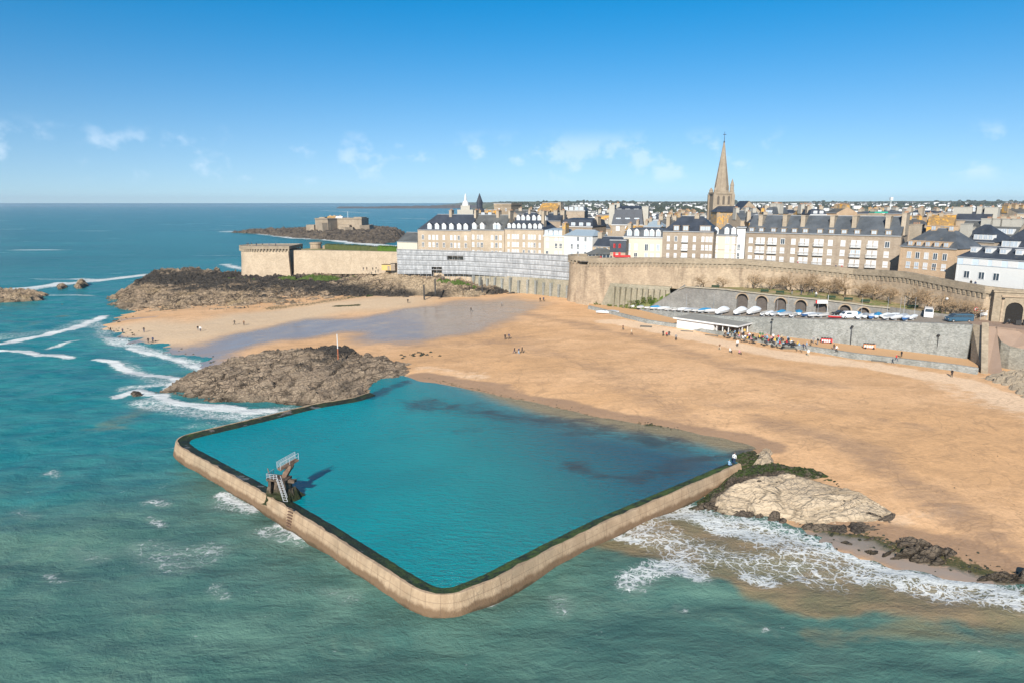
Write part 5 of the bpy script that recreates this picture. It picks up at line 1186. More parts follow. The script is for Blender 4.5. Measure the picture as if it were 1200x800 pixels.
    for f, z in side:                                    # windows on the left flank
        add_win(root, 0, z - base, ww, wh, M_BLIND if rr.random() < blind else M_GL, ry=-math.pi / 2, y=f * dp)
    st, dw, dh = dsty
    dm = dormer_mesh(dw, dh, M_WP if st != 'stone' else wall, roofm, 1.9, st) if dormers else None
    for d in dormers:
        f, up = d if isinstance(d, tuple) else (d, 0)
        o = link(bpy.data.objects.new('dormer', dm), ro)
        rise = dz + up
        yy = rise / max(Hr, .1) * (dp / 2) - .1 if roof != 'mansard' else rise * .35 - .05
        o.location = (f * Wd_, max(-.1, yy), He + rise)
    for c in chim:
        f, cw, cd_, *rest = c if isinstance(c, tuple) else (c, .9, 2.6)
        hh = rest[0] if rest else chh
        y0 = rest[1] if len(rest) > 1 else dp / 2 - cd_ / 2
        m_ = MB(); m_.box((-cw / 2, 0, He), (cw / 2, cd_, He + Hr + hh)); m_.box((-cw / 2 - .1, -.1, He + Hr + hh), (cw / 2 + .1, cd_ + .1, He + Hr + hh + .22))
        k = max(1, int(cd_ / .7))
        for i in range(k if hh > .15 else 0): m_.tube((0, (i + .5) * cd_ / k, He + Hr + hh + .2), (0, (i + .5) * cd_ / k, He + Hr + hh + .75), .17, .13, 6, 1)
        o = m_.build('chimney', [chm, M_POT], ro); o.location = (f * Wd_, y0, 0)
    return root, Wd_, He, Hr
def rowz(D, ys): return [Z(y, D) for y in ys]
# front row, left to right (survey columns 1200 px wide)
fA = lambda x: (x - 50) / 333.0
house('long buff stone townhouse block with dark slate roof at the left end above the scaffolding', (489.5, 296), (552, 287), 269.8, 251.5, M_FB, M_SL, 13, roof='hip', hips=(1, 0), rows=rowz(292, (296.5, 287.2, 278.5)),
      cols=[fA(83), fA(125), fA(150), fA(172), fA(215), fA(262), fA(285), fA(308), fA(350)], ww=1.05, wh=1.9, blind=.35, dormers=[fA(x) for x in (125, 172, 216, 262, 310, 350)], dsty=('gable', 1.9, 1.9), chim=[(.52, 1.2, 2.4), (.985, .9, 3)], dz=.2, name='townhouse_block')
fB = lambda x: (x - 384) / 208.0
house('buff stone townhouse with plain grey slate roof and one wide dormer', (552.2, 287), (591, 280), 269.6, 252.2, M_FB, M_SLG, 13, roof='gable', rows=rowz(284, (296.5, 287.2, 278.4)),
      cols=[.06, fB(428), fB(452), fB(517), fB(543), fB(568), .22], ww=1.15, wh=1.9, blind=.55, dormers=[fB(403), fB(453), fB(535), fB(553)], dsty=('gable', 2.0, 1.9), chim=[(.62, 1.2, 2.6), (.98, .8, 3)], dz=.2, name='townhouse_block')
fC = lambda x: (x - 592) / 246.0
house('buff townhouse with tall dark hipped roof carrying two rows of tiny white dormers', (591.5, 279), (637, 271), 268.8, 249.3, M_FB, M_SL, 13, roof='hip', rows=rowz(275, (295.5, 287, 277.8)),
      cols=[fC(x) for x in (617, 645, 661, 677, 715, 748, 765, 783, 815)], ww=.9, wh=1.8, blind=.6, dormers=[fC(x) for x in (620, 650, 682, 715, 752, 785, 815)] + [(fC(x), 3.2) for x in (655, 686, 718, 755, 788, 820)], dsty=('gable', 1.5, 1.5),
      chim=[(.47, .9, 1.4, .9), (.92, 1.1, 2.4, .5, 2), (.75, .9, 1.2, .8)], dz=.2, name='townhouse_block')
house('low cream house with pale blue grey mansard roof left of the white house', (637.3, 270), (661, 266), 277.3, 267.5, M_FC, M_ZINC, 10, roof='mansard', rows=rowz(268, (297, 288, 279.5)), cols=[.18, .62, .84], ww=1.2, wh=1.9, blind=.6,
      dormers=[.12, .34, .6, .82], dsty=('flat', 1.5, 2.0), dz=.3, chim=[(.98, 1.4, 3.4, 1.8, 0)], chm=M_LICH)
house('plain white rendered house standing right behind the round corner tower', (661.2, 263), (694.5, 255), 276.3, 269.5, M_FW, M_ZINC, 10, roof='hip', rows=rowz(259, (297.5, 289, 279.8)), cols=[.28, .5, .76, .92], ww=1.1, wh=1.9, blind=.3, dz=.2)
house('small stone gabled house with red shutters between white and cream houses', (694.8, 250), (731, 243), 289, 277.5, M_FB, M_SL, 10, roof='gable', rows=rowz(246, (299, 291)), cols=[.14, .3, .46, .62, .8], ww=.9, wh=1.2, blind=.2, chim=[(.06, 1.6, 2.4, 1.2)], quoin=M_FT)
# red shuttered gable annex and glass pavilion
r_, w_, he, hr_ = house('stone gable front with two red shuttered windows beside the garden pavilion', (715, 240), (733, 238.5), 296, 281, M_FB, M_SL, 7, roof='flat', rows=(), cols=())
for fx, zz in ((.45, 291), (.45, 301)):
    MB().box((fx * w_ - 1.3, -.15, 0), (fx * w_ - .5, -.05, 1.5)).box((fx * w_ + .5, -.15, 0), (fx * w_ + 1.3, -.05, 1.5)).build('shutter', M_RED, r_).location = (0, 0, Z(zz, 239) - 15.2)
    add_win(r_, fx * w_, Z(zz, 239) - 15.2, .9, 1.5, M_GL)
c = wx(706, 241, 20); r_ = empty('garden_pavilion', (c[0], c[1], 20.0)); tag(r_, 'dark glass pavilion with grey hipped roof on the rampart behind the corner', 'pavilion')
MB().box((-5, 0, 0), (5, 5, 2.2)).build('glazing', M_GL, r_); m_ = MB()
m_.add([(-5.4, -.4, 2.2), (5.4, -.4, 2.2), (5.4, 5.4, 2.2), (-5.4, 5.4, 2.2), (-1.5, 2.5, 4.3), (1.5, 2.5, 4.3)], [(0, 1, 5, 4), (1, 2, 5), (2, 3, 4, 5), (3, 0, 4)]); m_.build('roof', M_SLG, r_)
m_ = MB()
for i in range(9): m_.box((-5 + i * 1.25 - .06, -.06, 0), (-5 + i * 1.25 + .06, -.005, 2.2))
m_.build('frame', M_WP, r_)
c = wx(720, 237, 20); m_ = MB(); m_.box((0, 0, 1.6), (5.5, 2.2, 1.75), 0); m_.box((0, -.02, 1.15), (5.5, 0, 1.6), 0)
for i in range(4): m_.tube((.1 + i * 1.77, .1, 0), (.1 + i * 1.77, .1, 1.6), .05, n=5, m=1)
o = m_.build('shop_awning', [M_RED, M_WP]); o.location = (c[0], c[1], 20.4); tag(o, 'red awning on thin posts above the rampart walk by the pavilion', 'awning')
fF = lambda x: (x - 380) / 245.0
house('pale rendered house with slate mansard and orange lichened top roof', (731, 247), (776.5, 240), 278.6, 267.0, M_FC, M_SLB, 11, roof='mansard', rows=rowz(243, (300.5, 290)), cols=[fF(415), fF(460), fF(527), fF(563), fF(600)], ww=1.3, wh=2.3, blind=.5,
      dormers=[fF(x) for x in (415, 462, 523, 558, 597)], dsty=('gable', 1.7, 2.0), dz=.3, chim=[(.03, 1.2, 2.4, 1.2)])
house('low attic block with bright orange lichen covered roof behind the pale mansard house', (732, 262), (774, 257), 270.5, 264.5, M_LROOF, M_LROOF, 9, roof='gable', chim=[(.55, 1, 2.2), (.9, 1, 2.2), (.3, .9, 2)], courses=False)
fG = lambda x: (x - 628) / 315.0
house('brown stone townhouse with steep dark hipped roof and one central chimney', (777, 236), (836.5, 229), 271.4, 253.3, M_FBR, M_SL, 14, roof='hip', rows=rowz(232, (300.5, 290, 280.3)), cols=[fG(665), fG(712), (fG(769), 'd'), fG(828), fG(880), fG(905), fG(928)], ww=.95, wh=1.7, blind=.8,
      dormers=[fG(712), fG(770), fG(905), fG(875)], dsty=('stone', 1.9, 1.7), chim=[(.6, 1.5, 2.6, .3), (.02, 1.2, 2.4, -.5)], dz=.1, name='townhouse_block')
house('narrow patched house with dark metal hipped roof below the cathedral', (837, 235), (863.5, 232), 275.5, 262.5, M_FC, M_SLB, 11, roof='hip', rows=rowz(233, (302, 292, 281.5)), cols=[.1, .6, .9], ww=1.25, wh=2.2, blind=.35, dormers=[.08, .55, .85], dsty=('gable', 1.5, 1.8), dz=.2, quoin=M_FBR)
house('slim white four storey house squeezed beside the long townhouse block', (864, 233), (874, 232), 268.5, 266, M_FW, M_SLG, 11, roof='flat', rows=rowz(232, (300, 290, 280.5, 271.5)), cols=[.3, .72], ww=1.0, wh=2.0, blind=.5)
fJ = lambda x: (x - 290) / 965.0
jc = [(fJ(328)), (fJ(395), 'd'), (fJ(477), 'd'), fJ(546), fJ(617), (fJ(688), 'd'), (fJ(780), 'd'), fJ(852), fJ(929), (fJ(1007), 'd'), (fJ(1098), 'd')]
k5 = lambda x: ((x / 5.333 + 1000) - 874.5) / (1056.5 - 874.5)
k4 = lambda x: ((x / 5.333 + 820) - 874.5) / (1056.5 - 874.5)
jc = [k4(328), (k4(395), 'd'), (k4(477), 'd'), k4(546), k4(617), (k4(688), 'd'), (k4(780), 'd'), k4(852), k4(929), (k4(1007), 'd'), (k5(145), 'd'), k5(227)]
house('very long brown townhouse block with white balconies and a straight dark slate roof', (874.5, 230.5), (1056.5, 203), 274.3, 253.0, M_FBR, M_SLB, 13, roof='gable', rows=rowz(216, (306.5, 295.5, 284.5)), cols=jc, ww=1.35, wh=1.75, blind=.86,
      dormers=[k4(x) for x in (328, 395, 478, 546, 617, 688, 780, 852, 929, 1007)] + [k5(x) for x in (145, 227)], dsty=('stone', 1.6, 1.3), chim=[(k4(x), 1.3, 5.2, -.1, 2.2) for x in (370, 535, 655, 840, 975)] + [(k5(210), 1.3, 5.2, -.1, 2.2), (.995, 1.2, 7, .9, 3)], dz=.1, name='townhouse_block')
fK = lambda x: (x - 293) / 365.0
house('buff two storey townhouse with five dormers right of the very long block', (1055.5, 196), (1122.5, 182), 290.0, 267.5, M_FT, M_SLB, 12, roof='hip', rows=rowz(189, (312.0, 300)), cols=[fK(x) for x in (357, 413, 470, 527, 586)], ww=1.25, wh=1.75, blind=.4,
      dormers=[fK(x) for x in (357, 412, 470, 527, 585)] + [(fK(x), 4.2) for x in (425, 537)], dsty=('stone', 1.5, 1.4), chim=[(.01, 1.3, 3.4, .8)], dz=.1, name='townhouse_block')
fL = lambda x: (x - 655) / 408.0
r_, w_, he, hr_ = house('low white house with dark roof and four square white dormers near the town gate', (1122.5, 177), (1206, 162.5), 303.2, 289.2, M_FW, M_SL, 10, roof='hip', rows=rowz(169.5, (324,)), cols=[fL(723), fL(812), fL(897)], ww=1.5, wh=1.8, blind=.25, dormers=[(fL(x), 1.1) for x in (720, 808, 892, 980)], dsty=('box', 1.6, 1.2), dz=.0)
m_ = MB(); zq = Z(312.5, 170) - 15.2
m_.box((0.1, -.12, zq), (w_ * .97, -.02, he - .3), 0)
for f in (.16, .39, .58, .8): m_.box((f * w_ - 1.1, -.16, zq + .1), (f * w_ + 1.1, -.12, he - .35), 1)
m_.build('gallery', [plain('pale_blue_panel', (.55, .64, .72), .5), M_WP], r_)
# second row and skyline pieces
house('large dark slate roofed mansion with three rooflights and broad chimneys behind the white houses', (717, 280), (753, 276), 264, 241.5, M_FG, M_SL, 14, roof='mansard', rows=rowz(278, (268,)), cols=[.2, .5, .8], ww=1.5, wh=1.8, dormers=[(.2, 1.5), (.5, 1.5), (.8, 1.5), (.2, 5), (.48, 5), (.76, 5)], dsty=('flat', 2.0, 1.4), chim=[(-.03, 2.2, 4.0, .3, 1), (.08, 2.2, 4, .8, 5), (1.03, 2.6, 4, -.4, 3)], dz=0, chm=M_CHIMW)
house('wide dark mansard house rising behind the plain white house', (657, 288), (694, 280), 266, 255.5, M_FBR, M_SL, 13, roof='mansard', rows=(), dormers=[.15, .4, .65, .88], dsty=('flat', 1.8, 1.6), dz=.2, chim=[(.95, 1.5, 3, .4)])
house('low blue grey zinc roofed house left of the brown hipped townhouse', (754, 262), (774, 259), 266, 258.5, M_FC, M_ZINC, 10, roof='hip', chim=[(.2, 1.4, 2.4, .5)])
house('tan house with clustered lichened chimneys behind the pale mansard house', (771, 270), (790, 268), 264, 256, M_LICH, M_SLG, 10, roof='gable', chim=[(.1, 1.6, 3, .6), (.6, 1.6, 3, 1.2), (.95, 1.4, 3, .8)])
c = wx(589, 330, 30); 
house('square tan castle keep without a roof on the skyline left of the town', (579, 340), (599, 336), 241, 238.5, M_CATH, M_CATH, 12, roof='flat', rows=rowz(338, (246,)), cols=[.3, .7], ww=.8, wh=1.2, blind=0, cat='keep', name='castle_keep')
house('lower tan castle wing beside the square keep', (568, 335), (582, 333), 249, 246, M_LICH, M_LROOF, 10, roof='flat', cat='castle wing', name='castle_wing')
house('long tan castle wing right of the square keep', (599, 335), (623, 331), 251, 246.5, M_CATH, M_SLG, 10, roof='gable', chim=[(.3, 1.6, 2.4, .8), (.8, 1.6, 2.4, .8)], cat='castle wing', name='castle_wing')
house('steep gabled hall with bright orange lichen roof on the left skyline', (629, 330), (651, 326), 248.5, 238.0, M_CATH, M_LROOF, 14, roof='gable', chim=[(.97, 1.4, 3, .1)], cat='hall', name='gabled_hall')
house('distant grey mansard block with a row of white dormers on the left skyline', (654, 345), (685, 342), 247.5, 242.6, M_FG, M_SLG, 14, roof='mansard', rows=(), dormers=[.12, .3, .5, .7, .88], dsty=('flat', 2.0, 1.8), dz=.2)
house('brown house with dark roof and chimney stacks behind the two-row dormer block', (634, 300), (657, 297), 259, 250, M_FBR, M_SL, 11, roof='gable', chim=[(.1, 2, 3, .5), (.6, 1.6, 3, 1), (.95, 1.8, 3, 1)])
house('long grey house with pale chimneys along the far right skyline', (1120, 232), (1190, 218), 276, 259, M_FG, M_SLG, 13, roof='gable', rows=(), dormers=[.4, .48, .56, .64, .72, .80, .9], dsty=('flat', 1.6, 1.8), chim=[(.42, 3.4, 3.2, .6, 4), (.58, 3.2, 3.2, .6, 4), (.74, 3.2, 3.2, .6, 4), (.9, 3.2, 3.2, .6, 4), (.2, 2.2, 2.2, -2.2, 1)], chm=M_CHIMW, dz=.5, name='townhouse_block')
house('tall dark roofed house with five massive square chimneys at right on the skyline', (1119, 262), (1161, 254), 258, 244.2, M_FG, M_SL, 12, roof='gable', rows=(), dormers=[(.42, 2.5)], chim=[(.06, 4.6, 4.0, .2, 3), (.33, 1.6, 3.6, .3, 3), (.6, 1.6, 3.6, .5, 3), (.93, 4.2, 4, .2, 3)], chm=M_CHIMW)
house('gabled house with orange lichened slope between the long block and the massive chimneys', (1086, 258), (1118, 253), 265, 251.5, M_LICH, M_LROOF, 13, roof='gable', chim=[(.45, 1.4, 2.6, .4), (.02, 1.4, 2.6, .4)])
house('dark pyramid roofed house cut by the right edge', (1166, 205), (1230, 194), 291, 262, M_FBR, M_SL, 16, roof='hip', rows=rowz(200, (296,)), cols=[.3, .42], dormers=[.2, .35], dsty=('flat', 2.2, 1.8), dz=.1)
house('grey house with slate roof behind the white dormered house', (1119, 214), (1166, 204), 283, 263, M_FG, M_SL, 12, roof='hip', dormers=[.62, .74, .86, .5], dsty=('flat', 1.3, 1.6), chim=[(.2, 2.4, 2.4, 0, 0), (.02, 2, 2.4, -3, 0)], chm=M_CHIMW)
house('low tan house with chimney rows at the far right skyline corner', (1165, 258), (1215, 250), 262, 256, M_LICH, M_SLG, 11, roof='gable', chim=[(.15, 3, 3, .6), (.45, 3, 3, .7), (.8, 3, 3, .9)])
# houses seen over the roofs: many, individually placed
rh = random.Random(11)
tone = [('buff', M_FB), ('brown', M_FBR), ('grey brown', M_FG), ('lichen stained', M_LICH), ('tan', M_FT)]
rtone = [('dark slate', M_SL), ('worn slate', M_SLB), ('grey slate', M_SLG)]
back = [  # px0, px1, D, eave, ridge
 (676, 700, 300, 263, 257), (640, 662, 320, 255, 250), (694, 716, 300, 268, 261), (754, 772, 320, 258, 253.5), (790, 812, 300, 260, 253.5), (812, 832, 305, 259, 253.5),
 (783, 802, 350, 254, 250), (803, 822, 360, 252.5, 249), (868, 893, 300, 258, 247), (878, 900, 290, 261, 251.5), (893, 912, 330, 252, 247.5), (896, 905, 300, 251, 242), (906, 930, 340, 250, 246),
 (930, 952, 335, 250.5, 247), (946, 957, 300, 251, 243), (950, 968, 290, 252, 245.2), (968, 981, 310, 249.5, 243), (982, 1000, 330, 249.5, 247), (1000, 1018, 320, 250, 248), (1018, 1036, 330, 250.5, 246.5),
 (1038, 1060, 330, 250.5, 246.0), (1060, 1076, 300, 254, 246.5), (1062, 1090, 270, 263, 256.5), (1070, 1087, 330, 252, 248.5), (1088, 1110, 330, 250, 247), (1108, 1122, 340, 249, 246.5),
 (1160, 1176, 300, 256, 252.5), (1176, 1192, 290, 256, 252), (1192, 1212, 280, 250, 243.5), (700, 722, 345, 252, 248.8), (604, 628, 305, 259, 253.8), (560, 580, 320, 253.5, 249.5)]
for i, (a, b, D_, ev, rg) in enumerate(back):
    tn_, wm_ = tone[(i * 3 + 1) % 5]; rn_, rm_ = rtone[(i * 2) % 3]
    if 894 < a < 900 or 944 < a < 948: tn_, wm_ = tone[3]
    kind_ = ['gable', 'hip', 'gable', 'mansard'][i % 4]
    nc = 1 + (i * 7) % 3; sk = 'between columns'
    house('%s house with %s %s roof, %d from left among rear rooftops' % (tn_, rn_, {'gable': 'gabled', 'hip': 'hipped', 'mansard': 'mansard'}[kind_], 1 + sorted(q[0] for q in back).index(a)), (a, D_), (b, D_ - rh.uniform(-3, 6)), ev, rg, wm_, rm_, 12, roof=kind_,
          rows=rowz(D_, (ev + 7,)), cols=[.25, .5, .75], ww=1.2, wh=1.8, dormers=[.3, .7] if i % 2 else (), dsty=('flat', 1.5, 1.3), chim=[(rh.uniform(.03, .12), 1.5, 3, 1.0), (rh.uniform(.85, .97), 1.6, 3, .9)] + ([(.5, 1.5, 3, 1.1)] if nc > 1 else []), dz=.4, chm=[M_CHIM, M_LICH, M_CHIMW][i % 3], group='rear rooftops of the walled town')
# green copper-like patch roof and antenna mast
o = MB().box((0, 0, 0), (5, 4, .5)).build('roof_tarpaulin', plain('green_tarp', (.02, .32, .22), .6)); c = wx(1024, 262, 33); o.location = (c[0], c[1], Z(250, 262)); tag(o, 'bright green tarpaulin patch on a rear roof behind the long block', 'tarpaulin')
c = wx(1044, 900, 40); o = MB().tube((0, 0, 0), (0, 0, 42), .9, .35, 6).box((-1.6, -1.6, 38), (1.6, 1.6, 42)).build('radio_mast', M_WP); o.location = (c[0], c[1], 5); tag(o, 'slender white mast on the skyline above the long block', 'mast')
c = wx(1136, 700, 40); o = MB().box((-1, -1, 0), (1, 1, 34)).tube((0, 0, 31), (-10, 0, 38), .5, .3, 4).build('harbour_crane', M_DARKM); o.location = (c[0], c[1], 5); tag(o, 'dark harbour crane jib rising behind the right-hand roofs', 'crane')
# ---------------------------------------------------------------- cathedral
CD = 430; cc_ = wx(844.5, CD, 40); root = empty('cathedral', (cc_[0], cc_[1], 16)); tag(root, 'granite cathedral with tall pointed spire rising over the town', 'cathedral')
hw = 10.6 * CD / 800 * 1.0; zT = Z(226, CD) - 16; zS = Z(166.6, CD) - 16; zM = Z(243, CD) - 16
mb = MB(); mb.box((-hw, -hw, 0), (hw, hw, zT))
for sx_ in (-1, 1):
    for sy_ in (-1, 1): mb.box((sx_ * (hw - .2) - 1.0, sy_ * (hw - .2) - 1.0, 0), (sx_ * (hw - .2) + 1.0, sy_ * (hw - .2) + 1.0, zT - 1))
mb.box((-hw - .5, -hw - .5, zT - .9), (hw + .5, hw + .5, zT + .1)); mb.build('tower', M_CATH, root)
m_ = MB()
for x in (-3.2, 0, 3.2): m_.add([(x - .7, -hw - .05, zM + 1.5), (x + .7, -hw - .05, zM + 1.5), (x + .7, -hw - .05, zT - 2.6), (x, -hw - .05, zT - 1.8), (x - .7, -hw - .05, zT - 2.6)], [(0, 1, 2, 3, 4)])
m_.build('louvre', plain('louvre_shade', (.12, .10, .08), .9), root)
m_ = MB()
for i in range(22):
    x = -hw + 2 * hw * i / 21; m_.box((x - .12, -hw - .45, zT), (x + .12, -hw - .25, zT + .9))
m_.box((-hw - .45, -hw - .47, zT + .9), (hw + .45, -hw - .22, zT + 1.1)).build('balustrade', M_CATH, root)
sb = 7.6 * CD / 800
m_ = MB(); n = 8; vs = []
for r0, z in ((sb, zT), (sb * .9, zT + 4.5), (.28, zS)):
    for i in range(n): a = math.pi / 8 + i * math.pi / 4; vs.append((r0 * math.cos(a) / math.cos(math.pi / 8), r0 * math.sin(a) / math.cos(math.pi / 8), z))
m_.add(vs, [(j * n + i, j * n + (i + 1) % n, (j + 1) * n + (i + 1) % n, (j + 1) * n + i) for j in range(2) for i in range(n)] + [tuple(range(16, 24))])
for i in range(8):
    a = math.pi / 8 + i * math.pi / 4; m_.tube((sb * .93 * math.cos(a) / math.cos(math.pi / 8), sb * .93 * math.sin(a) / math.cos(math.pi / 8), zT + 3), (.25 * math.cos(a), .25 * math.sin(a), zS), .28, .12, 4)
spi = m_.build('spire', M_CATH, root)
m_ = MB()
for zf_, r_f in ((.30, .70),):
    z = zT + (zS - zT) * zf_; m_.box((-.25, -sb * r_f * 1.0 - .05, z), (.25, -sb * r_f + .3, z + 1.2))
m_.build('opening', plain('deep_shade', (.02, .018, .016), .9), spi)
MB().tube((0, 0, zS - .5), (0, 0, zS + 6), .18, .1, 6).box((-1.0, -.1, zS + 4.2), (1.0, .1, zS + 4.5)).tube((0, 0, zS - .4), (0, 0, zS + .5), .5, .4, 8).build('cross', M_DARKM, spi)
for x_, y_, hh in ((hw - .8, -hw + .8, Z(211, CD) - 16), (-hw + .8, -hw + .8, zT + 2.6), (hw - .8, hw - .8, Z(213, CD) - 16), (-hw + .8, hw - .8, zT + 2.6)):
    MB().tube((x_, y_, zT), (x_, y_, zT + (hh - zT) * .55), 1.25, 1.1, 8).tube((x_, y_, zT + (hh - zT) * .55), (x_, y_, hh + .5), 1.3, .1, 8).build('pinnacle', M_CATH, root)
# nave and choir masses in front
m_ = MB(); z2 = Z(248.5, CD - 12) - 16
m_.box((-hw - 1.5, -hw - 12, 0), (hw + 1.5, -hw, z2)); m_.box((-hw - 1.3, -hw - 12.5, 0), (-hw + .3, -hw - 11.9, z2)); m_.box((hw - .3, -hw - 12.5, 0), (hw + 1.3, -hw - 11.9, z2))
for i in range(4): x = -hw + 3 + i * 3.6; m_.box((x - .4, -hw - 12.6, 0), (x + .4, -hw - 12, z2 - 1.5))
m_.build('choir_wall', M_LICH, root)
m_ = MB(); a = hw + 2.2; y0 = -hw - 13; z3 = Z(241.8, CD - 8) - 16
m_.add([(-a, y0, z2), (a, y0, z2), (a, -hw, z2), (-a, -hw, z2), (-a + 3, -hw - 6, z3), (a - 3, -hw - 6, z3)], [(0, 1, 5, 4), (1, 2, 5), (2, 3, 4, 5), (3, 0, 4), (3, 2, 1, 0)]); m_.build('choir_roof', M_SL, root)
m_ = MB(); m_.box((hw + 1.5, -hw - 6, 0), (hw + 34, hw - 2, Z(250, CD) - 16)); gx0, gx1 = hw + 1.5, hw + 16; zg = Z(249, CD) - 16; zk = Z(236, CD) - 16
m_.add([(gx0, -hw - 6, zg), (gx1, -hw - 6, zg), ((gx0 + gx1) / 2 - 1, -hw - 6, zk), (gx0, hw, zg), (gx1, hw, zg), ((gx0 + gx1) / 2 - 1, hw, zk)], [(0, 1, 2), (4, 3, 5)]); m_.build('transept_wall', M_CATH, root)
m_ = MB(); m_.add([(gx0 - .1, -hw - 6.3, zg - .2), ((gx0 + gx1) / 2 - 1, -hw - 6.3, zk + .1), ((gx0 + gx1) / 2 - 1, hw, zk + .1), (gx0 - .1, hw, zg - .2)], [(0, 1, 2, 3)]); m_.add([(gx1 + .1, -hw - 6.3, zg - .2), ((gx0 + gx1) / 2 - 1, -hw - 6.3, zk + .1), ((gx0 + gx1) / 2 - 1, hw, zk + .1), (gx1 + .1, hw, zg - .2)], [(1, 0, 3, 2)])
za = Z(243, CD) - 16; m_.add([(gx1, -hw - 6.4, za - 2.8), (hw + 34, -hw - 6.4, za - 2.8), (hw + 34, -hw + 2, za), (gx1, -hw + 2, za), (hw + 34, hw, za - 2.8), (gx1, hw, za - 2.8)], [(0, 1, 2, 3), (3, 2, 4, 5)]); m_.build('transept_roof', M_SL, root)
for x in (hw + 18, hw + 32): MB().box((x, -hw - 5, 0), (x + 2.6, -hw - 1, Z(241, CD) - 16)).build('chimney', M_CHIM, root)
m_ = MB(); m_.lathe([(.0, 0), (1.8, 0)], 14); m_.v = [(v[0] + (gx0 + gx1) / 2 - 1, -hw - 6.05, v[1] + zg + 1.5) for v in m_.v]; m_.build('rose_window', M_GL, root)
# small dark spire and white turret at the left
c = wx(562, 380, 40); root = empty('chapel_spire', (c[0], c[1], 16)); tag(root, 'thin dark slate spire on the skyline above the buff townhouses', 'spire')
zb1 = Z(251, 380) - 16; z1 = Z(244.5, 380) - 16; z2 = Z(238, 380) - 16; z3 = Z(226.5, 380) - 16
MB().tube((0, 0, 0), (0, 0, zb1 + .2), 3.8, 3.8, 8).build('base', M_CATH, root)
m_ = MB(); m_.lathe([(4.2, zb1), (3.8, zb1 + 1.5), (1.9, z1)], 8); m_.lathe([(1.6, z1), (1.6, z2), (1.9, z2), (.05, z3)], 8); m_.build('roof', M_SL, root)
c = wx(545.5, 372, 40); root = empty('lantern_turret', (c[0], c[1], 16)); tag(root, 'small whitish stone turret with statue left of the thin dark spire', 'turret')
m_ = MB(); zt1 = Z(246, 372) - 16; m_.box((-4.2, -4, 0), (4.2, 4, zt1)); m_.box((-2.4, -2.4, zt1), (2.4, 2.4, zt1 + 2.2)); m_.build('base', M_CHIMW, root)
m_ = MB(); m_.lathe([(1.9, zt1 + 2.2), (1.6, zt1 + 3.8), (.7, zt1 + 4.8), (.5, zt1 + 7), (.1, zt1 + 8.5)], 8); m_.build('lantern', M_WP, root)
# walls and low roofs in front row left of block A (slate shed and gable)
house('low shed with pale gable end and plain slate roof left of the buff townhouse block', (465.5, 318), (489, 312), 283.5, 272.5, M_FC, M_SLG, 14, roof='gable', base=14)
# ---------------------------------------------------------------- sea fort
FD = 850; c = wx(400, FD, 5)
poly = us([(262, 273), (300, 274.5), (340, 279), (390, 282), (420, 285.5), (455, 287), (470, 283)], 0) + [wx(476, 900), wx(450, 980), wx(400, 1020), wx(330, 1010), wx(290, 1000)]
ctrl = [(*wx(275, 945, 0), 1), (*wx(310, 920, 0), 3.5), (*wx(350, 870, 0), 5.5), (*wx(400, 830, 0), 8), (*wx(430, 820, 0), 8), (*wx(455, 790, 0), 5.5), (*wx(445, 740, 0), 4), (*wx(410, 760, 0), 4), (*wx(400, 950, 0), 7), (*wx(440, 930, 0), 7)]
_g = ground
def ground(x, y): return np.full(np.shape(x), -.6) if np.min(y) > 400 else _g(x, y)
outcrop('rock_island', 'long dark reef island in open water under the sea fort', 'rock', poly, ctrl, M_ROCK_D, 2.6, 1.5, .2, 14, wetz=-9)
ground = _g
root = empty('sea_fort', (c[0], c[1], 5)); tag(root, 'low stone sea fort with angled bastions on a dark reef', 'fort')
s_ = FD * .001254
def fx(px): return (X(px, FD, 12) - c[0])
zf = lambda y: Z(y, FD) - 5
mb = MB()
mb.prism([(fx(369), 2), (fx(389), -18), (fx(396), -2), (fx(403), -2), (fx(426), -10), (fx(427), 26), (fx(395), 40), (fx(370), 24)], -4, zf(257.0))
mb.prism([(fx(357), 6), (fx(368), 0), (fx(370), 20), (fx(357), 20)], -4, zf(264)); mb.prism([(fx(424), -12), (fx(434), -6), (fx(434), 20), (fx(424), 20)], -4, zf(264)); mb.prism([(fx(400), -14), (fx(413), -16), (fx(413), 0), (fx(400), 0)], -4, zf(263.5))
mb.prism([(fx(376), -14), (fx(384), -24), (fx(391), -14), (fx(388), -2), (fx(378), -2)], -4, zf(261)); mb.prism([(fx(404), -22), (fx(410), -26), (fx(418), -20), (fx(416), -6), (fx(404), -6)], -4, zf(266)); mb.prism([(fx(414), 4), (fx(424), 0), (fx(427), 16), (fx(414), 18)], 0, zf(254.8)); mb.prism([(fx(372), 10), (fx(379), 8), (fx(380), 22), (fx(372), 22)], 0, zf(255)); mb.build('bastion_wall', M_CATH, root)
m_ = MB(); m_.prism([(fx(369) - .5, 1.5), (fx(389), -19), (fx(396), -2.8), (fx(403), -2.8), (fx(426) + .5, -11), (fx(427) + .5, 26), (fx(395), 41), (fx(370) - .5, 24)], zf(257.0), zf(256)); m_.build('parapet', M_CATH, root)
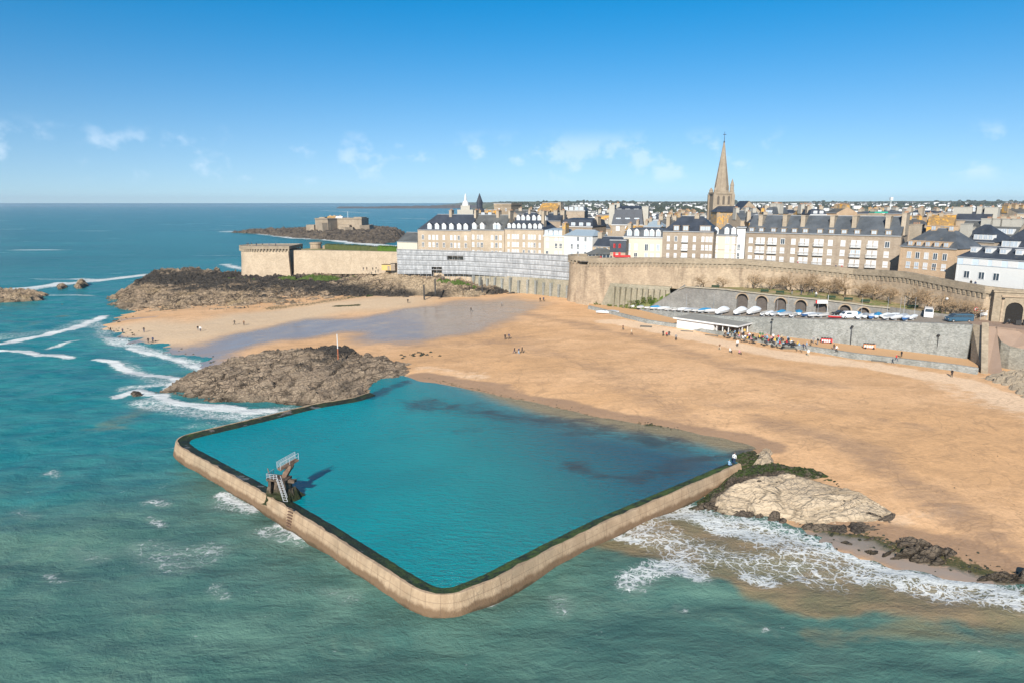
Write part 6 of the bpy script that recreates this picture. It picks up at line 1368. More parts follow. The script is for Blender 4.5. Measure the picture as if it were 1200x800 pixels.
def hut(px0, px1, y0, y1, yr, mw, mr_, nm='barrack'):
    m_ = MB(); a, b = fx(px0), fx(px1); m_.box((a, y0, 0), (b, y0 + 9, zf(y1)), 0); m_.add([(a, y0, zf(y1)), (b, y0, zf(y1)), (b, y0 + 9, zf(y1)), (a, y0 + 9, zf(y1)), (a, y0 + 4.5, zf(yr)), (b, y0 + 4.5, zf(yr))], [(0, 1, 5, 4), (2, 3, 4, 5)], 1); m_.add([(a, y0, zf(y1)), (a, y0 + 9, zf(y1)), (a, y0 + 4.5, zf(yr))], [(0, 2, 1)]); m_.add([(b, y0, zf(y1)), (b, y0 + 9, zf(y1)), (b, y0 + 4.5, zf(yr))], [(0, 1, 2)]); return m_.build(nm, [mw, mr_], root)
hut(381, 397, 10, 256.5, 253.6, M_FC, M_LROOF); hut(392, 400, 5, 257, 253.8, M_FW, M_FW)
for px in (384, 389, 396): MB().box((fx(px) - 1, 14, zf(258)), (fx(px) + 1, 16, zf(252.7))).build('chimney', M_CHIM, root)
MB().tube((fx(407), 5, zf(258)), (fx(407), 5, zf(248)), .3, .2, 5).build('flagpole', M_WP, root)

# ============================================================ far land, far houses
far_ = MT('far_country', .95, .1); n1 = far_.noise(.006, 5, .65); n2 = far_.noise(.03, 4, .6)
M_FAR = far_.done(far_.mix(far_.mr(n1, .4, .6), far_.mix(n2, (.045, .06, .025), (.08, .10, .04)), far_.mix(n2, (.14, .15, .06), (.20, .17, .10))))
ys = np.concatenate([np.arange(860, 2000, 30), np.arange(2000, 9001, 150)])
ss = np.linspace(-.13, 1.25, 120)
S_, Y_ = np.meshgrid(ss, ys); XX = S_ * Y_
def farz(x, y):
    x = np.asarray(x, float); y = np.asarray(y, float)
    rise = np.interp(y, [860, 1100, 1600, 2300, 3200, 4300, 9000], [1, 3, 9, 22, 36, 46, 46])
    hz = rise * (0.75 + .5 * fbm(x * .0011, y * .0011, 4, 41)) + (fbm(x * .004, y * .004, 3, 44) - .5) * 5 - 1.5
    s = x / y
    edge = np.interp(y, [860, 1500, 3000, 9000], [.08, .03, -.02, -.10])
    coast = sstep(edge - .02, edge + .03, s + (fbm(x * .002, y * .002, 3, 49) - .5) * .05)
    pond = sstep(.04, .0, np.abs(s - .20)) * sstep(1250, 1150, y)      # harbour flats
    return hz * coast - 3 * (1 - coast) - 5 * pond * coast
grid_mesh('far_hills', None, None, farz(XX, Y_), M_FAR, None, None, (XX, Y_)); tag(bpy.data.objects['far_hills'], 'low wooded hills with suburbs beyond the town', None, None, 'structure')
# thin rocky far coast across the open sea
mb = MB(); n = 60; vs = []
for i in range(n + 1):
    px = 398 + (560 - 398) * i / n; x, y = wx(px, 5200, 0); h = 8 + 14 * sstep(0, 1, np.array(i / n))[()] + rnd.uniform(-4, 5)
    vs += [(x, y - 150, -2), (x, y, h), (x, y + 400, h * .8), (x, y + 500, -2)]
mb.add(vs, [(i * 4 + j, (i + 1) * 4 + j, (i + 1) * 4 + j + 1, i * 4 + j + 1) for i in range(n) for j in range(3)]); tag(mb.build('far_headland', M_ROCK_D), 'thin dark headland on the sea horizon', None, None, 'structure')
wv = [plain('far_white', (.78, .77, .74), .9), plain('far_cream', (.62, .56, .46), .9), plain('far_grey', (.45, .42, .38), .9)]
rv = [M_SLG, M_SL, plain('far_red_roof', (.30, .13, .08), .9)]
def far_house_mesh(w, d, h, r, wm_, rm_, hp=0):
    mb = MB(); mb.box((-w / 2, -d / 2, -6), (w / 2, d / 2, h), 0)
    mb.add([(-w / 2, -d / 2, h), (w / 2, -d / 2, h), (w / 2, d / 2, h), (-w / 2, d / 2, h), (-w / 2 + hp, 0, h + r), (w / 2 - hp, 0, h + r)], [(0, 1, 5, 4), (2, 3, 4, 5)], 1)
    mb.add([(-w / 2, -d / 2, h), (-w / 2, d / 2, h), (-w / 2 + hp, 0, h + r), (w / 2, -d / 2, h), (w / 2, d / 2, h), (w / 2 - hp, 0, h + r)], [(0, 2, 1), (3, 4, 5)], 0 if hp == 0 else 1)
    mb.box((w * .3, -.5, h), (w * .3 + 1, .8, h + r + 1.2), 0); return mb.mesh('far_house', [wm_, rm_])
protos = [(far_house_mesh(w, d, h, r, wv[a], rv[b], hp), l) for w, d, h, r, a, b, hp, l in
          [(11, 8, 6, 4, 0, 0, 0, 'tiny white gabled house with grey roof'), (14, 9, 5, 4, 0, 1, 2, 'tiny white hipped house with dark roof'), (10, 8, 7, 4, 1, 0, 0, 'tiny cream gabled house with grey roof'),
           (24, 11, 9, 2, 0, 0, 0, 'long white block with shallow grey roof'), (18, 10, 7, 4, 2, 1, 2, 'small grey house with dark hipped roof'), (12, 9, 6, 4, 0, 2, 0, 'tiny white house with reddish roof')]]
rf_ = random.Random(8); places = []
while len(places) < 780:
    y = 900 * math.exp(rf_.random() * 1.35); s = rf_.uniform(.02, .82); x = s * y
    if float(vn(np.array([x * .004]), np.array([y * .004]), 60)[0]) < .42 and rf_.random() < .7: continue
    places.append((x, y))
pa = np.array(places); zz = farz(pa[:, 0], pa[:, 1]); ok = [(x, y, z) for (x, y), z in zip(places, zz) if z > .5]
ok.sort(key=lambda q: q[1]); rest = MB()
for i, (x, y, z) in enumerate(ok):
    k = rf_.choices(range(6), (5, 4, 2, 2, 2, 1))[0]
    me, lb = protos[k]; a = rf_.uniform(-.5, .5)
    if i < 250:
        o = link(bpy.data.objects.new('far_house', me)); o.location = (x, y, z); o.rotation_euler = (0, 0, a); s_ = x / y; wh_ = ('left of the cathedral spire' if s_ < .30 else 'between spire and white mast' if s_ < .545 else 'right of the white mast'); nf = 'nearer' if i < 125 else 'farther'; tag(o, '%s, %s suburb, %s' % (lb.replace('tiny ', '').replace('small ', ''), nf, wh_), 'house', 'far suburb: %s, %s, %s' % (lb, nf, wh_))
    else:
        M = Matrix.Translation((x, y, z)) @ Matrix.Rotation(a, 4, 'Z'); rest.add([tuple(M @ v.co) for v in me.vertices], [tuple(p.vertices) for p in me.polygons], 0)
        kk = len(me.polygons)
        for q in range(kk): rest.m[-kk + q] = me.polygons[q].material_index
tag(rest.build('far_suburb', [wv[0], M_SLG]), 'mass of tiny pale houses on the farthest slopes', None, None, 'stuff')
mb = MB()
for _ in range(2600):
    y = 900 * math.exp(rf_.random() * 1.6); s = rf_.uniform(-.03, .86); x = s * y
    if float(vn(np.array([x * .003]), np.array([y * .003]), 66)[0]) < .38: continue
    z = float(farz(np.array([x]), np.array([y]))[()][0]) if False else None
    places.append((x, y)); 
tr = np.array(places[780:]); zt_ = farz(tr[:, 0], tr[:, 1])
for (x, y), z in zip(tr, zt_):
    if z < .5: continue
    r0 = rf_.uniform(5, 11) * (1 + y / 6000); h = rf_.uniform(6, 11); n = 6
    vs = [(x + r0 * rf_.uniform(.8, 1.2) * math.cos(i), y + r0 * rf_.uniform(.8, 1.2) * math.sin(i), z - 1) for i in range(n)] + [(x + r0 * .7 * rf_.uniform(.6, 1.2) * math.cos(i + .5), y + r0 * .7 * math.sin(i + .5), z + h * rf_.uniform(.5, .9)) for i in range(n)] + [(x, y, z + h)]
    mb.add(vs, [(i, (i + 1) % n, n + (i + 1) % n, n + i) for i in range(n)] + [(n + i, n + (i + 1) % n, 2 * n) for i in range(n)])
t = MT('far_foliage', .9, .1); M_FF = t.done(t.mix(t.noise(.02, 5), (.030, .038, .022), (.060, .068, .038)))
tag(mb.build('far_woods', M_FF), 'dark tree masses among the far suburbs', None, None, 'stuff')
# ============================================================ bare trees
ORD = ['first', 'second', 'third', 'fourth', 'fifth', 'sixth', 'seventh', 'eighth', 'ninth', 'tenth', 'eleventh', 'twelfth', 'thirteenth', 'fourteenth', 'fifteenth', 'sixteenth', 'seventeenth', 'eighteenth', 'nineteenth', 'twentieth'] + ['twenty-' + q for q in ('first', 'second', 'third', 'fourth', 'fifth', 'sixth', 'seventh', 'eighth', 'ninth')] + ['thirtieth'] + ['thirty-' + q for q in ('first', 'second', 'third', 'fourth', 'fifth', 'sixth', 'seventh', 'eighth', 'ninth')]
M_BARK = plain('bare_bark', (.16, .115, .075), .9, var=.3); M_TWIG = plain('bare_twigs', (.34, .24, .145), .9, var=.35)
def bare_tree(seed, H=5.4):
    r = random.Random(seed); tr = MB(); cr = MB()
    def grow(p, d, L_, rad, lv):
        q = p + d * L_; (tr if lv < 1 else cr).tube(p, q, rad, rad * .7, 5 if lv < 2 else 3, 0, cap=False)
        if lv >= 5: return
        n = (5, 4, 3, 3, 3)[lv]
        for i in range(n):
            a = Vector((r.gauss(0, 1), r.gauss(0, 1), r.gauss(.15, .5))).normalized()
            nd = (d * (.75 if lv else .55) + a * (.75 if lv else .95)).normalized(); nd.z = abs(nd.z) * .7 + .12 if lv < 3 else nd.z
            grow(p + d * L_ * (1 if i < 2 else r.uniform(.6, 1)), nd.normalized(), L_ * r.uniform(.62, .88), max(rad * .55, .014), lv + 1)
    grow(Vector((0, 0, -.2)), Vector((r.uniform(-.06, .06), 0, 1)).normalized(), 1.75, .24, 0)
    return tr.mesh('trunk', M_BARK), cr.mesh('crown', M_TWIG)
tm = [bare_tree(s) for s in (3, 8, 21, 34)]
treec = [824, 847, 884, 903, 926, 943, 958, 972, 990, 1008, 1024, 1043, 1066, 1090, 1104, 1124, 1140]
for i, c in enumerate(treec):
    zg = (lerp(AZ, c) * .35 + lerp(ZB, c) * .65) + .1; D_ = pl_at(RAMPL, c) - (5.0 if c < 1050 else 3.6) + rh.uniform(-.8, .8); x, y = wx(c, D_, zg)
    sc = rh.uniform(.92, 1.18) * (1.12 if c in (990, 1024, 943) else .8 if c in (824, 847) else 1); t_, k_ = tm[i % 4]
    root = empty('bare_tree', (x, y, zg), rh.uniform(0, 6)); root.scale = (sc * 1.1, sc * 1.1, sc); link(bpy.data.objects.new('trunk', t_), root); link(bpy.data.objects.new('crown', k_), root)
    tag(root, 'leafless brown tree on the rampart lawn, %s from the left' % ORD[i], 'tree', 'bare trees along the rampart lawn')
# benches
M_BENCH = plain('green_bench_paint', (.015, .04, .02), .6)
for i, c in enumerate((838, 896, 914, 974, 994, 1014, 1070)):
    zg = lerp(AZ, c) * .7 + lerp(ZB, c) * .3; x, y = wx(c, pl_at(AX, c) + 4, zg); root = empty('park_bench', (x, y, zg), -.4); tag(root, 'dark green bench on the lawn, %s from the left' % ORD[i], 'bench', 'benches on the lawn')
    MB().box((-1.1, -.25, .42), (1.1, .25, .5)).build('seat', M_BENCH, root); MB().box((-1.1, .22, .5), (1.1, .3, .95)).build('backrest', M_BENCH, root)
    for s in (-.9, .9): MB().box((s - .05, -.22, 0), (s + .05, .22, .42)).build('leg', M_BENCH, root)
# ============================================================ boats
def hull_mesh(L_, B, H, cover, mats, name='hull'):
    n = 9; vs = []; hb = MB()
    def sec(i): t = i / (n - 1); w = B / 2 * (math.sin(math.pi * min(1, .18 + t * .52) ) ** .7 if t < .62 else (1 - ((t - .62) / .38) ** 2.2) ** .8 + .02); return t, w
    for i in range(n):
        t, w = sec(i); y = (t - .5) * L_; sh = H * (1 + .25 * t * t)
        vs += [(-w, y, sh), (-w * .82, y, H * .35), (0, y, .05 + .3 * H * max(0, t - .7)), (w * .82, y, H * .35), (w, y, sh)]
    fs = [(i * 5 + j, i * 5 + j + 1, (i + 1) * 5 + j + 1, (i + 1) * 5 + j) for i in range(n - 1) for j in range(4)] + [(4, 3, 2, 1, 0)]
    hb.add(vs, fs); cv = MB(); vs = []
    for i in range(n):
        t, w = sec(i); y = (t - .5) * L_; sh = H * (1 + .25 * t * t); hh = cover * math.sin(math.pi * min(1, .15 + .8 * t)) if cover > 0 else -.2
        vs += [(-w * 1.01, y, sh + .01), (0, y, sh + hh), (w * 1.01, y, sh + .01)]
    cv.add(vs, [(i * 3 + j, i * 3 + j + 1, (i + 1) * 3 + j + 1, (i + 1) * 3 + j) for i in range(n - 1) for j in range(2)] + [(0, 2, 1)])
    return hb.mesh('hull', mats[0]), cv.mesh('cover', mats[1])
M_HW = plain('white_gelcoat', (.66, .66, .66), .35, var=.05); M_HI = plain('boat_interior', (.40, .40, .38), .7); M_TB = plain('blue_tarp', (.03, .22, .42), .6, var=.2); M_TW = plain('white_tarp', (.60, .64, .68), .7, var=.08); M_TG = plain('grey_tarp', (.30, .33, .36), .7)
M_HB = plain('blue_gelcoat', (.04, .12, .30), .35)
hm = {'open': hull_mesh(4.0, 1.6, .6, 0, (M_HW, M_HI)), 'whitec': hull_mesh(6.2, 2.4, .9, 1.0, (M_HW, M_TW)), 'bluec': hull_mesh(4.6, 1.8, .65, .5, (M_HW, M_TB)), 'greyc': hull_mesh(4.4, 1.7, .6, .35, (M_HW, M_TG)), 'white_s': hull_mesh(4.3, 1.6, .55, .35, (M_HW, M_TW)), 'blueh': hull_mesh(4.4, 1.7, .6, .3, (M_HB, M_TW))}
hn = {'open': 'small open white dinghy', 'whitec': 'big boat under a peaked white cover', 'bluec': 'white dinghy under a blue cover', 'greyc': 'white dinghy under a grey cover', 'white_s': 'white dinghy under a white cover', 'blueh': 'blue hulled dinghy'}
boats = [(c, .5, ['open', 'white_s', 'greyc', 'open', 'bluec', 'white_s', 'open'][i % 7], 1.3) for i, c in enumerate(range(738, 835, 8))] + [(847, .45, 'whitec', .9), (868, .5, 'whitec', .9), (884, .55, 'whitec', .9), (896, .35, 'open', .8), (902, .4, 'white_s', .8), (909, .35, 'greyc', .8), (915, .5, 'bluec', .9), (921, .35, 'greyc', 1.2), (930, .3, 'open', .8), (936, .6, 'bluec', .5), (948, .4, 'blueh', 1.2), (956, .35, 'greyc', 1.3), (965, .4, 'open', 1.2),
         (1003, .55, 'bluec', .7), (1008, .35, 'white_s', .6), (1014, .45, 'greyc', .7), (1022, .4, 'blueh', .7), (1028, .5, 'bluec', .6), (1038, .55, 'white_s', 1.0), (1042, .35, 'greyc', 1.0), (1047, .6, 'white_s', 1.0), (1052, .35, 'white_s', 1.0), (1057, .55, 'greyc', 1.0), (1062, .35, 'blueh', .8), (1070, .5, 'white_s', .8)]
seen = {}
for c, f, k, a in boats:
    z = lerp(QZ, c) + .12; D_ = pl_at(QX, c) * (1 - f) + pl_at(AX, c) * f; x, y = wx(c, D_, z); root = empty('boat', (x, y, z + .25), -a + rh.uniform(-.15, .15)); seen[k] = seen.get(k, 0) + 1
    link(bpy.data.objects.new('hull', hm[k][0]), root); link(bpy.data.objects.new('cover' if k != 'open' else 'cockpit', hm[k][1]), root)
    MB().box((-.5, -1.2, -.35), (.5, -1.0, .1)).box((-.5, .8, -.35), (.5, 1.0, .1)).box((-.08, -1.1, -.2), (.08, .9, -.1)).build('cradle', M_GALV, root)
    if k in ('white_s', 'greyc') and rh.random() < .7: MB().tube((0, .5, .5), (0, .5, 5.2), .05, .03, 5).build('mast', M_GALV, root)
    tag(root, '%s on the slipway, %s such boat from the left' % (hn[k], ORD[seen[k] - 1]), 'boat', 'boats parked on the slipway')
for px, py, k, lb in ((706, 366, 'white_s', 'white dinghy lying on the sand at the tip of the promenade'), (718, 366, 'greyc', 'grey covered dinghy beside the quad at the promenade tip')):
    x, y, z = U(px, py, 5.7); z = gz(x, y); root = empty('boat', (x, y, z + .1), 1.2); link(bpy.data.objects.new('hull', hm[k][0]), root); link(bpy.data.objects.new('cover', hm[k][1]), root); tag(root, lb, 'boat')
# ============================================================ vehicles
M_TYRE = plain('tyre', (.02, .02, .02), .8); M_BLUEV = plain('metallic_blue', (.055, .13, .20), .3, .3, var=.05, spec=.6); M_WV = plain('van_white', (.80, .80, .80), .35, var=.03, spec=.5); M_BLK = plain('car_black', (.025, .027, .03), .3, spec=.6); M_LAMP = plain('lamp_lens', (.7, .7, .65), .2, spec=.6)
def vehicle(label, cat, px, D, z, L_, Wv, H, prof, bodym, rz, winz=(.55, .9), glass=(.12, .95), name='parked_van'):
    x, y = wx(px, D, z); root = empty(name, (x, y, z), rz); tag(root, label, cat)
    pts = [(a * L_, b * H) for a, b in prof]; n = len(pts); mb = MB(); hw_ = Wv / 2
    vs = []
    for s, ins in ((-1, 0), (-1, 1), (1, 1), (1, 0)):
        for (px_, pz) in pts: k = max(0, (pz / H - .55)) * .35; vs.append((px_ - L_ / 2, s * (hw_ - (0 if ins else .06) - k * .5), pz + .28 if True else pz))
    # sides (slightly tumblehome) and skin
    for j in range(3): mb.add([vs[j * n + i] for i in range(n)] + [vs[(j + 1) * n + i] for i in range(n)], [(i, (i + 1) % n, n + (i + 1) % n, n + i) for i in range(n)])
    mb.add(vs[:n], [tuple(range(n))]); mb.add(vs[3 * n:], [tuple(range(n - 1, -1, -1))]); mb.build('body', bodym, root)
    for s in (-1, 1):
        g = MB(); y_ = s * (hw_ - .03); k = .08
        x0, x1 = (glass[0] - .5) * L_, (glass[1] - .5) * L_; z0, z1 = winz[0] * H + .28, winz[1] * H + .24; seg = max(1, int((x1 - x0) / 1.1))
        for i in range(seg):
            a, b = x0 + (x1 - x0) * i / seg + .05, x0 + (x1 - x0) * (i + 1) / seg - .05
            g.add([(a + (.3 if i == 0 else 0), y_ + s * .005, z1), (b, y_ + s * .005, z1), (b, y_ + s * .04, z0), (a, y_ + s * .04, z0)], [(0, 1, 2, 3)])
        g.build('side_window', M_GL, root)
        for f in (.18, .82):
            w = MB().tube(((f - .5) * L_, s * (hw_ - .22), .33), ((f - .5) * L_, s * (hw_ + .02), .33), .33, n=14).build('wheel', M_TYRE, root)
            MB().tube(((f - .5) * L_, s * (hw_ + .02), .33), ((f - .5) * L_, s * (hw_ + .035), .33), .19, n=10).build('rim', M_GALV, w)
        MB().box((-L_ / 2 - .03, s * (hw_ - .35) - .17, H * .38), (-L_ / 2 + .12, s * (hw_ - .35) + .17, H * .38 + .18)).build('headlight', M_LAMP, root)
    i = max(range(n - 1), key=lambda q: (pts[q + 1][1] - pts[q][1]) if pts[q][0] < L_ * .4 and pts[q][1] > H * .45 else -9)
    (ax, az), (bx_, bz_) = pts[i], pts[i + 1]; dx = -.03
    MB().add([(ax - L_ / 2 + dx, -hw_ * .85, az + .28 + .03), (ax - L_ / 2 + dx, hw_ * .85, az + .28 + .03), (bx_ - L_ / 2 + dx, hw_ * .8, bz_ + .28), (bx_ - L_ / 2 + dx, -hw_ * .8, bz_ + .28)], [(0, 1, 2, 3)]).build('windscreen', M_GL, root)
    return root
vanp = [(0, .0), (0, .38), (.03, .48), (.14, .56), (.27, .93), (.34, 1), (.96, 1), (1, .92), (1, 0)]
hip_ = [(0, .0), (0, .40), (.04, .52), (.10, .60), (.20, .95), (.28, 1.0), (.95, 1), (1, .9), (1, 0)]
carp = [(0, .0), (0, .42), (.05, .52), (.26, .60), (.40, .97), (.52, 1), (.80, .95), (.96, .62), (1, .5), (1, 0)]
vehicle('white panel van parked on the slipway top, seen nearly end on', 'van', 1087.5, 168.5, 12.05, 5.2, 2.0, 2.0, hip_, M_WV, 1.05, glass=(.18, .36))
vehicle('long metallic blue passenger van parked nearest the town gate', 'van', 1123.5, 159.5, 12.45, 5.6, 2.0, 1.65, vanp, M_BLUEV, -.05)
vehicle('small white van parked between boats and a dark car', 'van', 994, 173.0, 11.0, 3.9, 1.7, 1.5, hip_, M_WV, .05, glass=(.2, .6))
vehicle('dark car parked left of the small white van', 'car', 985, 177.0, 10.9, 4.2, 1.8, 1.25, carp, M_BLK, .1, glass=(.34, .85), name='parked_car')
x, y = wx(979, 173.5, 10.8); root = empty('boat', (x, y, 11.0), 1.45); tag(root, 'low red dinghy in front of the dark car on the slipway', 'boat'); rh_m = hull_mesh(3.6, 1.5, .5, 0, (M_RED, M_HI)); link(bpy.data.objects.new('hull', rh_m[0]), root); link(bpy.data.objects.new('cockpit', rh_m[1]), root)
vehicle('dark pickup quad beside the dinghies at the promenade tip', 'car', 722, 232.5, 5.9, 3.0, 1.4, .95, carp, M_BLK, .3, glass=(.34, .85), name='parked_car')
# motorbike and bins at the gate
def wheel_(r, m, root, x, nm='wheel'): return MB().tube((x, -.06, r), (x, .06, r), r, n=14).build(nm, m, root)
x, y = wx(1180, 154.6, 12.75); root = empty('motorbike', (x, y, 12.75), .2); tag(root, 'dark motorbike parked at the foot of the town gate', 'motorbike')
wheel_(.32, M_TYRE, root, -.7); wheel_(.32, M_TYRE, root, .7)
MB().tube((-.55, 0, .45), (.6, 0, .5), .2, .14).tube((-.1, 0, .6), (.35, 0, .85), .2, .22).build('body', M_BLK, root); MB().box((-.75, -.14, .78), (-.05, .14, .9)).build('seat', M_DARKM, root); MB().tube((.7, 0, .35), (.45, 0, 1.05), .05).tube((.45, -.35, 1.05), (.45, .35, 1.05), .03).build('handlebar', M_GALV, root)
x, y = wx(1193, 153, 12.75)
for i in range(2):
    root = empty('waste_bin', (x + i * 1.4, y - i * .4, 12.75), -.5); tag(root, 'black wheeled bin right of the gate arch, the %s one' % ('left' if i == 0 else 'right'), 'bin', 'bins by the gate'); MB().box((-.55, -.5, .12), (.55, .5, 1.15)).build('body', M_DARKM, root); MB().box((-.6, -.55, 1.15), (.6, .55, 1.25)).build('lid', M_BLK, root)
# ============================================================ beach pavilion
a = U(793, 383, 5.4); b = U(847, 391, 5.4); L_ = math.hypot(b[0] - a[0], b[1] - a[1]); root = empty('beach_pavilion', (a[0], a[1], 5.6), math.atan2(b[1] - a[1], b[0] - a[0])); tag(root, 'low white beach cafe pavilion with flat grey roof on the promenade', 'pavilion')
MB().box((0, 0, -1), (L_ * .80, 8, 2.05)).build('wall', plain('pavilion_white', (.72, .71, .69), .7, var=.03), root)
tf_ = MT('roof_felt', .9, .2); n1 = tf_.noise(.5, 5); MB().box((-.8, -.7, 2.25), (L_ + 4.6, 10.2, 2.5)).build('roof', tf_.done(tf_.mix(n1, (.22, .215, .19), (.32, .31, .28))), root)
MB().box((-.85, -.78, 2.15), (L_ + 4.7, -.70, 2.55)).box((L_ + 4.62, -.7, 2.15), (L_ + 4.7, 10.2, 2.55)).build('fascia', M_WP, root)
for i in range(3): MB().box((L_ * (.86 + .12 * i), .0, 0), (L_ * (.86 + .12 * i) + .22, .22, 2.25)).build('column', M_WP, root)
for i in range(3): MB().box((L_ + 4.2, 2.2 + 3.0 * i, 0), (L_ + 4.42, 2.42 + 3.0 * i, 2.25)).build('column', M_WP, root)
MB().box((L_ * .80 + .02, 3.5, 0), (L_ + 3.6, 8.5, 2.2)).build('kitchen_block', M_FBR, root)
PAVM = Matrix.Translation(root.location) @ Matrix.Rotation(root.rotation_euler.z, 4, 'Z')
# ============================================================ lamp posts, signs
def lamp(px, D, z, h, label, globe=True, lean=0):
    x, y = wx(px, D, z); root = empty('street_lamp', (x, y, z)); tag(root, label, 'street lamp'); MB().tube((0, 0, 0), (lean, 0, h), .10, .06, 8).build('pole', M_DARKM, root)
    if globe:
        s = MB(); s.lathe([(.02, h - .05), (.28, h + .1), (.34, h + .32), (.2, h + .52), (.02, h + .6)], 12, (lean, 0)); s.build('lamp_head', M_WP if globe == 2 else M_DARKM, root)
lamp(996.5, 167, 5.2, 4.4, 'slim dark lamp post on the promenade left of the last beach steps')
lamp(1097, 156.2, 5.1, 4.4, 'slim dark lamp post on the promenade nearest the bastion')
lamp(903.5, 178, 5.3, 4.2, 'slim dark lamp post rising out of the cafe crowd')
lamp(1107.5, 167, 13.0, 3.6, 'lamp post with a white globe behind the blue van', 2)
lamp(1172, 157.5, 12.7, 5.2, 'dark lamp post against the rampart left of the gate')
lamp(1163, 165, 5, .01, 'x') if False else None
x, y = wx(969, 183.5, 10.6); root = empty('banner_sign', (x, y, 10.6)); tag(root, 'white banner with red end on a pale pole above the boats', 'sign'); MB().tube((0, 0, 0), (0, 0, 5.0), .07, .05, 6).build('pole', M_WP, root); MB().box((-2.9, -.06, 2.6), (.0, 0, 3.6)).box((-3.3, -.07, 2.7), (-2.9, .01, 3.5), 1).build('panel', [M_WP, M_RED], root)
x, y = wx(1142, 160.5, 12.75); root = empty('road_sign', (x, y, 12.75)); tag(root, 'round red-rimmed no entry style sign beside the blue van', 'sign'); MB().tube((0, 0, 0), (0, 0, 2.6), .05, n=6).build('pole', M_GALV, root); MB().tube((0, -.05, 2.5), (0, -.09, 2.5), .5, n=18).build('rim', M_RED, root); MB().tube((0, -.09, 2.5), (0, -.11, 2.5), .36, n=18).build('face', M_WP, root)
x, y = wx(1152, 160.0, 12.75); root = empty('notice_board', (x, y, 12.75)); tag(root, 'white rectangular notice board on posts left of the gate', 'sign'); MB().box((-.85, -.05, 1.1), (.85, .03, 2.3)).build('panel', M_WP, root); MB().tube((-.7, 0, 0), (-.7, 0, 2.3), .05, n=6).tube((.7, 0, 0), (.7, 0, 2.3), .05, n=6).build('post', M_GALV, root)
# striped red carts on the promenade
for px, py, lb in ((968.5, 402, 'red and white fronted low cart on the promenade near the crowd'), (1018.5, 408.5, 'orange and white fronted low cart alone on the promenade')):
    x, y, z = U(px, py, 5.3); root = empty('beach_cart', (x, y, z), -.35); tag(root, lb, 'cart'); MB().box((-1.3, -.4, .25), (1.3, .5, 1.15)).build('body', M_RED if px < 1000 else plain('orange_paint', (.62, .25, .12), .6), root)
    m_ = MB()
    for i in range(4): m_.box((-1.15 + i * .52, -.45, .35), (-.78 + i * .52, -.41, .95))
    m_.build('panel', M_WP, root); m_ = MB()
    for i in range(4): m_.box((-1.25 + i * .62, -.35, 1.15), (-.8 + i * .62, .45, 1.35))
    m_.build('top_box', M_DARKM, root)
    for s in (-.9, .9): MB().tube((s, -.5, .25), (s, -.38, .25), .25, n=12).build('wheel', M_TYRE, root)
# beach steps
for px, py, z, lb in ((757, 383, 5.0, 'short dark stone beach steps, leftmost of the four'), (805, 389, 4.9, 'dark stone beach steps below the white pavilion wall'), (834, 394, 4.8, 'dark stone beach steps at the open end of the pavilion'), (924, 408, 4.6, 'dark stone beach steps under the cafe crowd'), (1031, 424, 4.3, 'metal grating steps down to the sand near the right lamp posts')):
    x, y, _ = U(px, py, z); root = empty('beach_steps', (x, y, z - 1), -.35); m_ = MB()
    for i in range(5): m_.box((-1.7, -1.8 + i * .42, -.4), (1.7, -1.8 + (i + 1) * .42, .25 + i * .27))
    tag(root, lb, 'steps', 'beach steps'); m_.build('tread_block', plain('dark_step_stone', (.13, .12, .10), .9, var=.3), root)
# ============================================================ people
def skin(vs, es, rad, sub=1):
    me = bpy.data.meshes.new('b'); me.from_pydata(vs, es, []); o = bpy.data.objects.new('b', me); COL.objects.link(o)
    m = o.modifiers.new('s', 'SKIN'); me.skin_vertices[0].data[0].use_root = True
    for i, r_i in enumerate(rad): me.skin_vertices[0].data[i].radius = (r_i, r_i) if not isinstance(r_i, tuple) else r_i
    if sub: s_ = o.modifiers.new('u', 'SUBSURF'); s_.levels = sub
    dg = bpy.context.evaluated_depsgraph_get(); dg.update(); out = bpy.data.meshes.new_from_object(o.evaluated_get(dg)); bpy.data.objects.remove(o); return out
pal = {'skin': plain('skin_tone', (.55, .36, .26), .6), 'hair': plain('dark_hair', (.06, .04, .03), .8), 'fair hair': plain('fair_hair', (.40, .28, .14), .8)}
cl = {'black': (.02, .02, .022), 'navy': (.03, .045, .10), 'red': (.50, .04, .04), 'white': (.75, .75, .75), 'grey': (.22, .22, .23), 'beige': (.50, .42, .30), 'yellow': (.70, .45, .06), 'pale blue': (.25, .42, .60), 'pink': (.62, .28, .32), 'green': (.06, .17, .08), 'brown': (.18, .10, .06)}
cm_ = {k: plain('cloth_' + k.replace(' ', '_'), v, .85) for k, v in cl.items()}
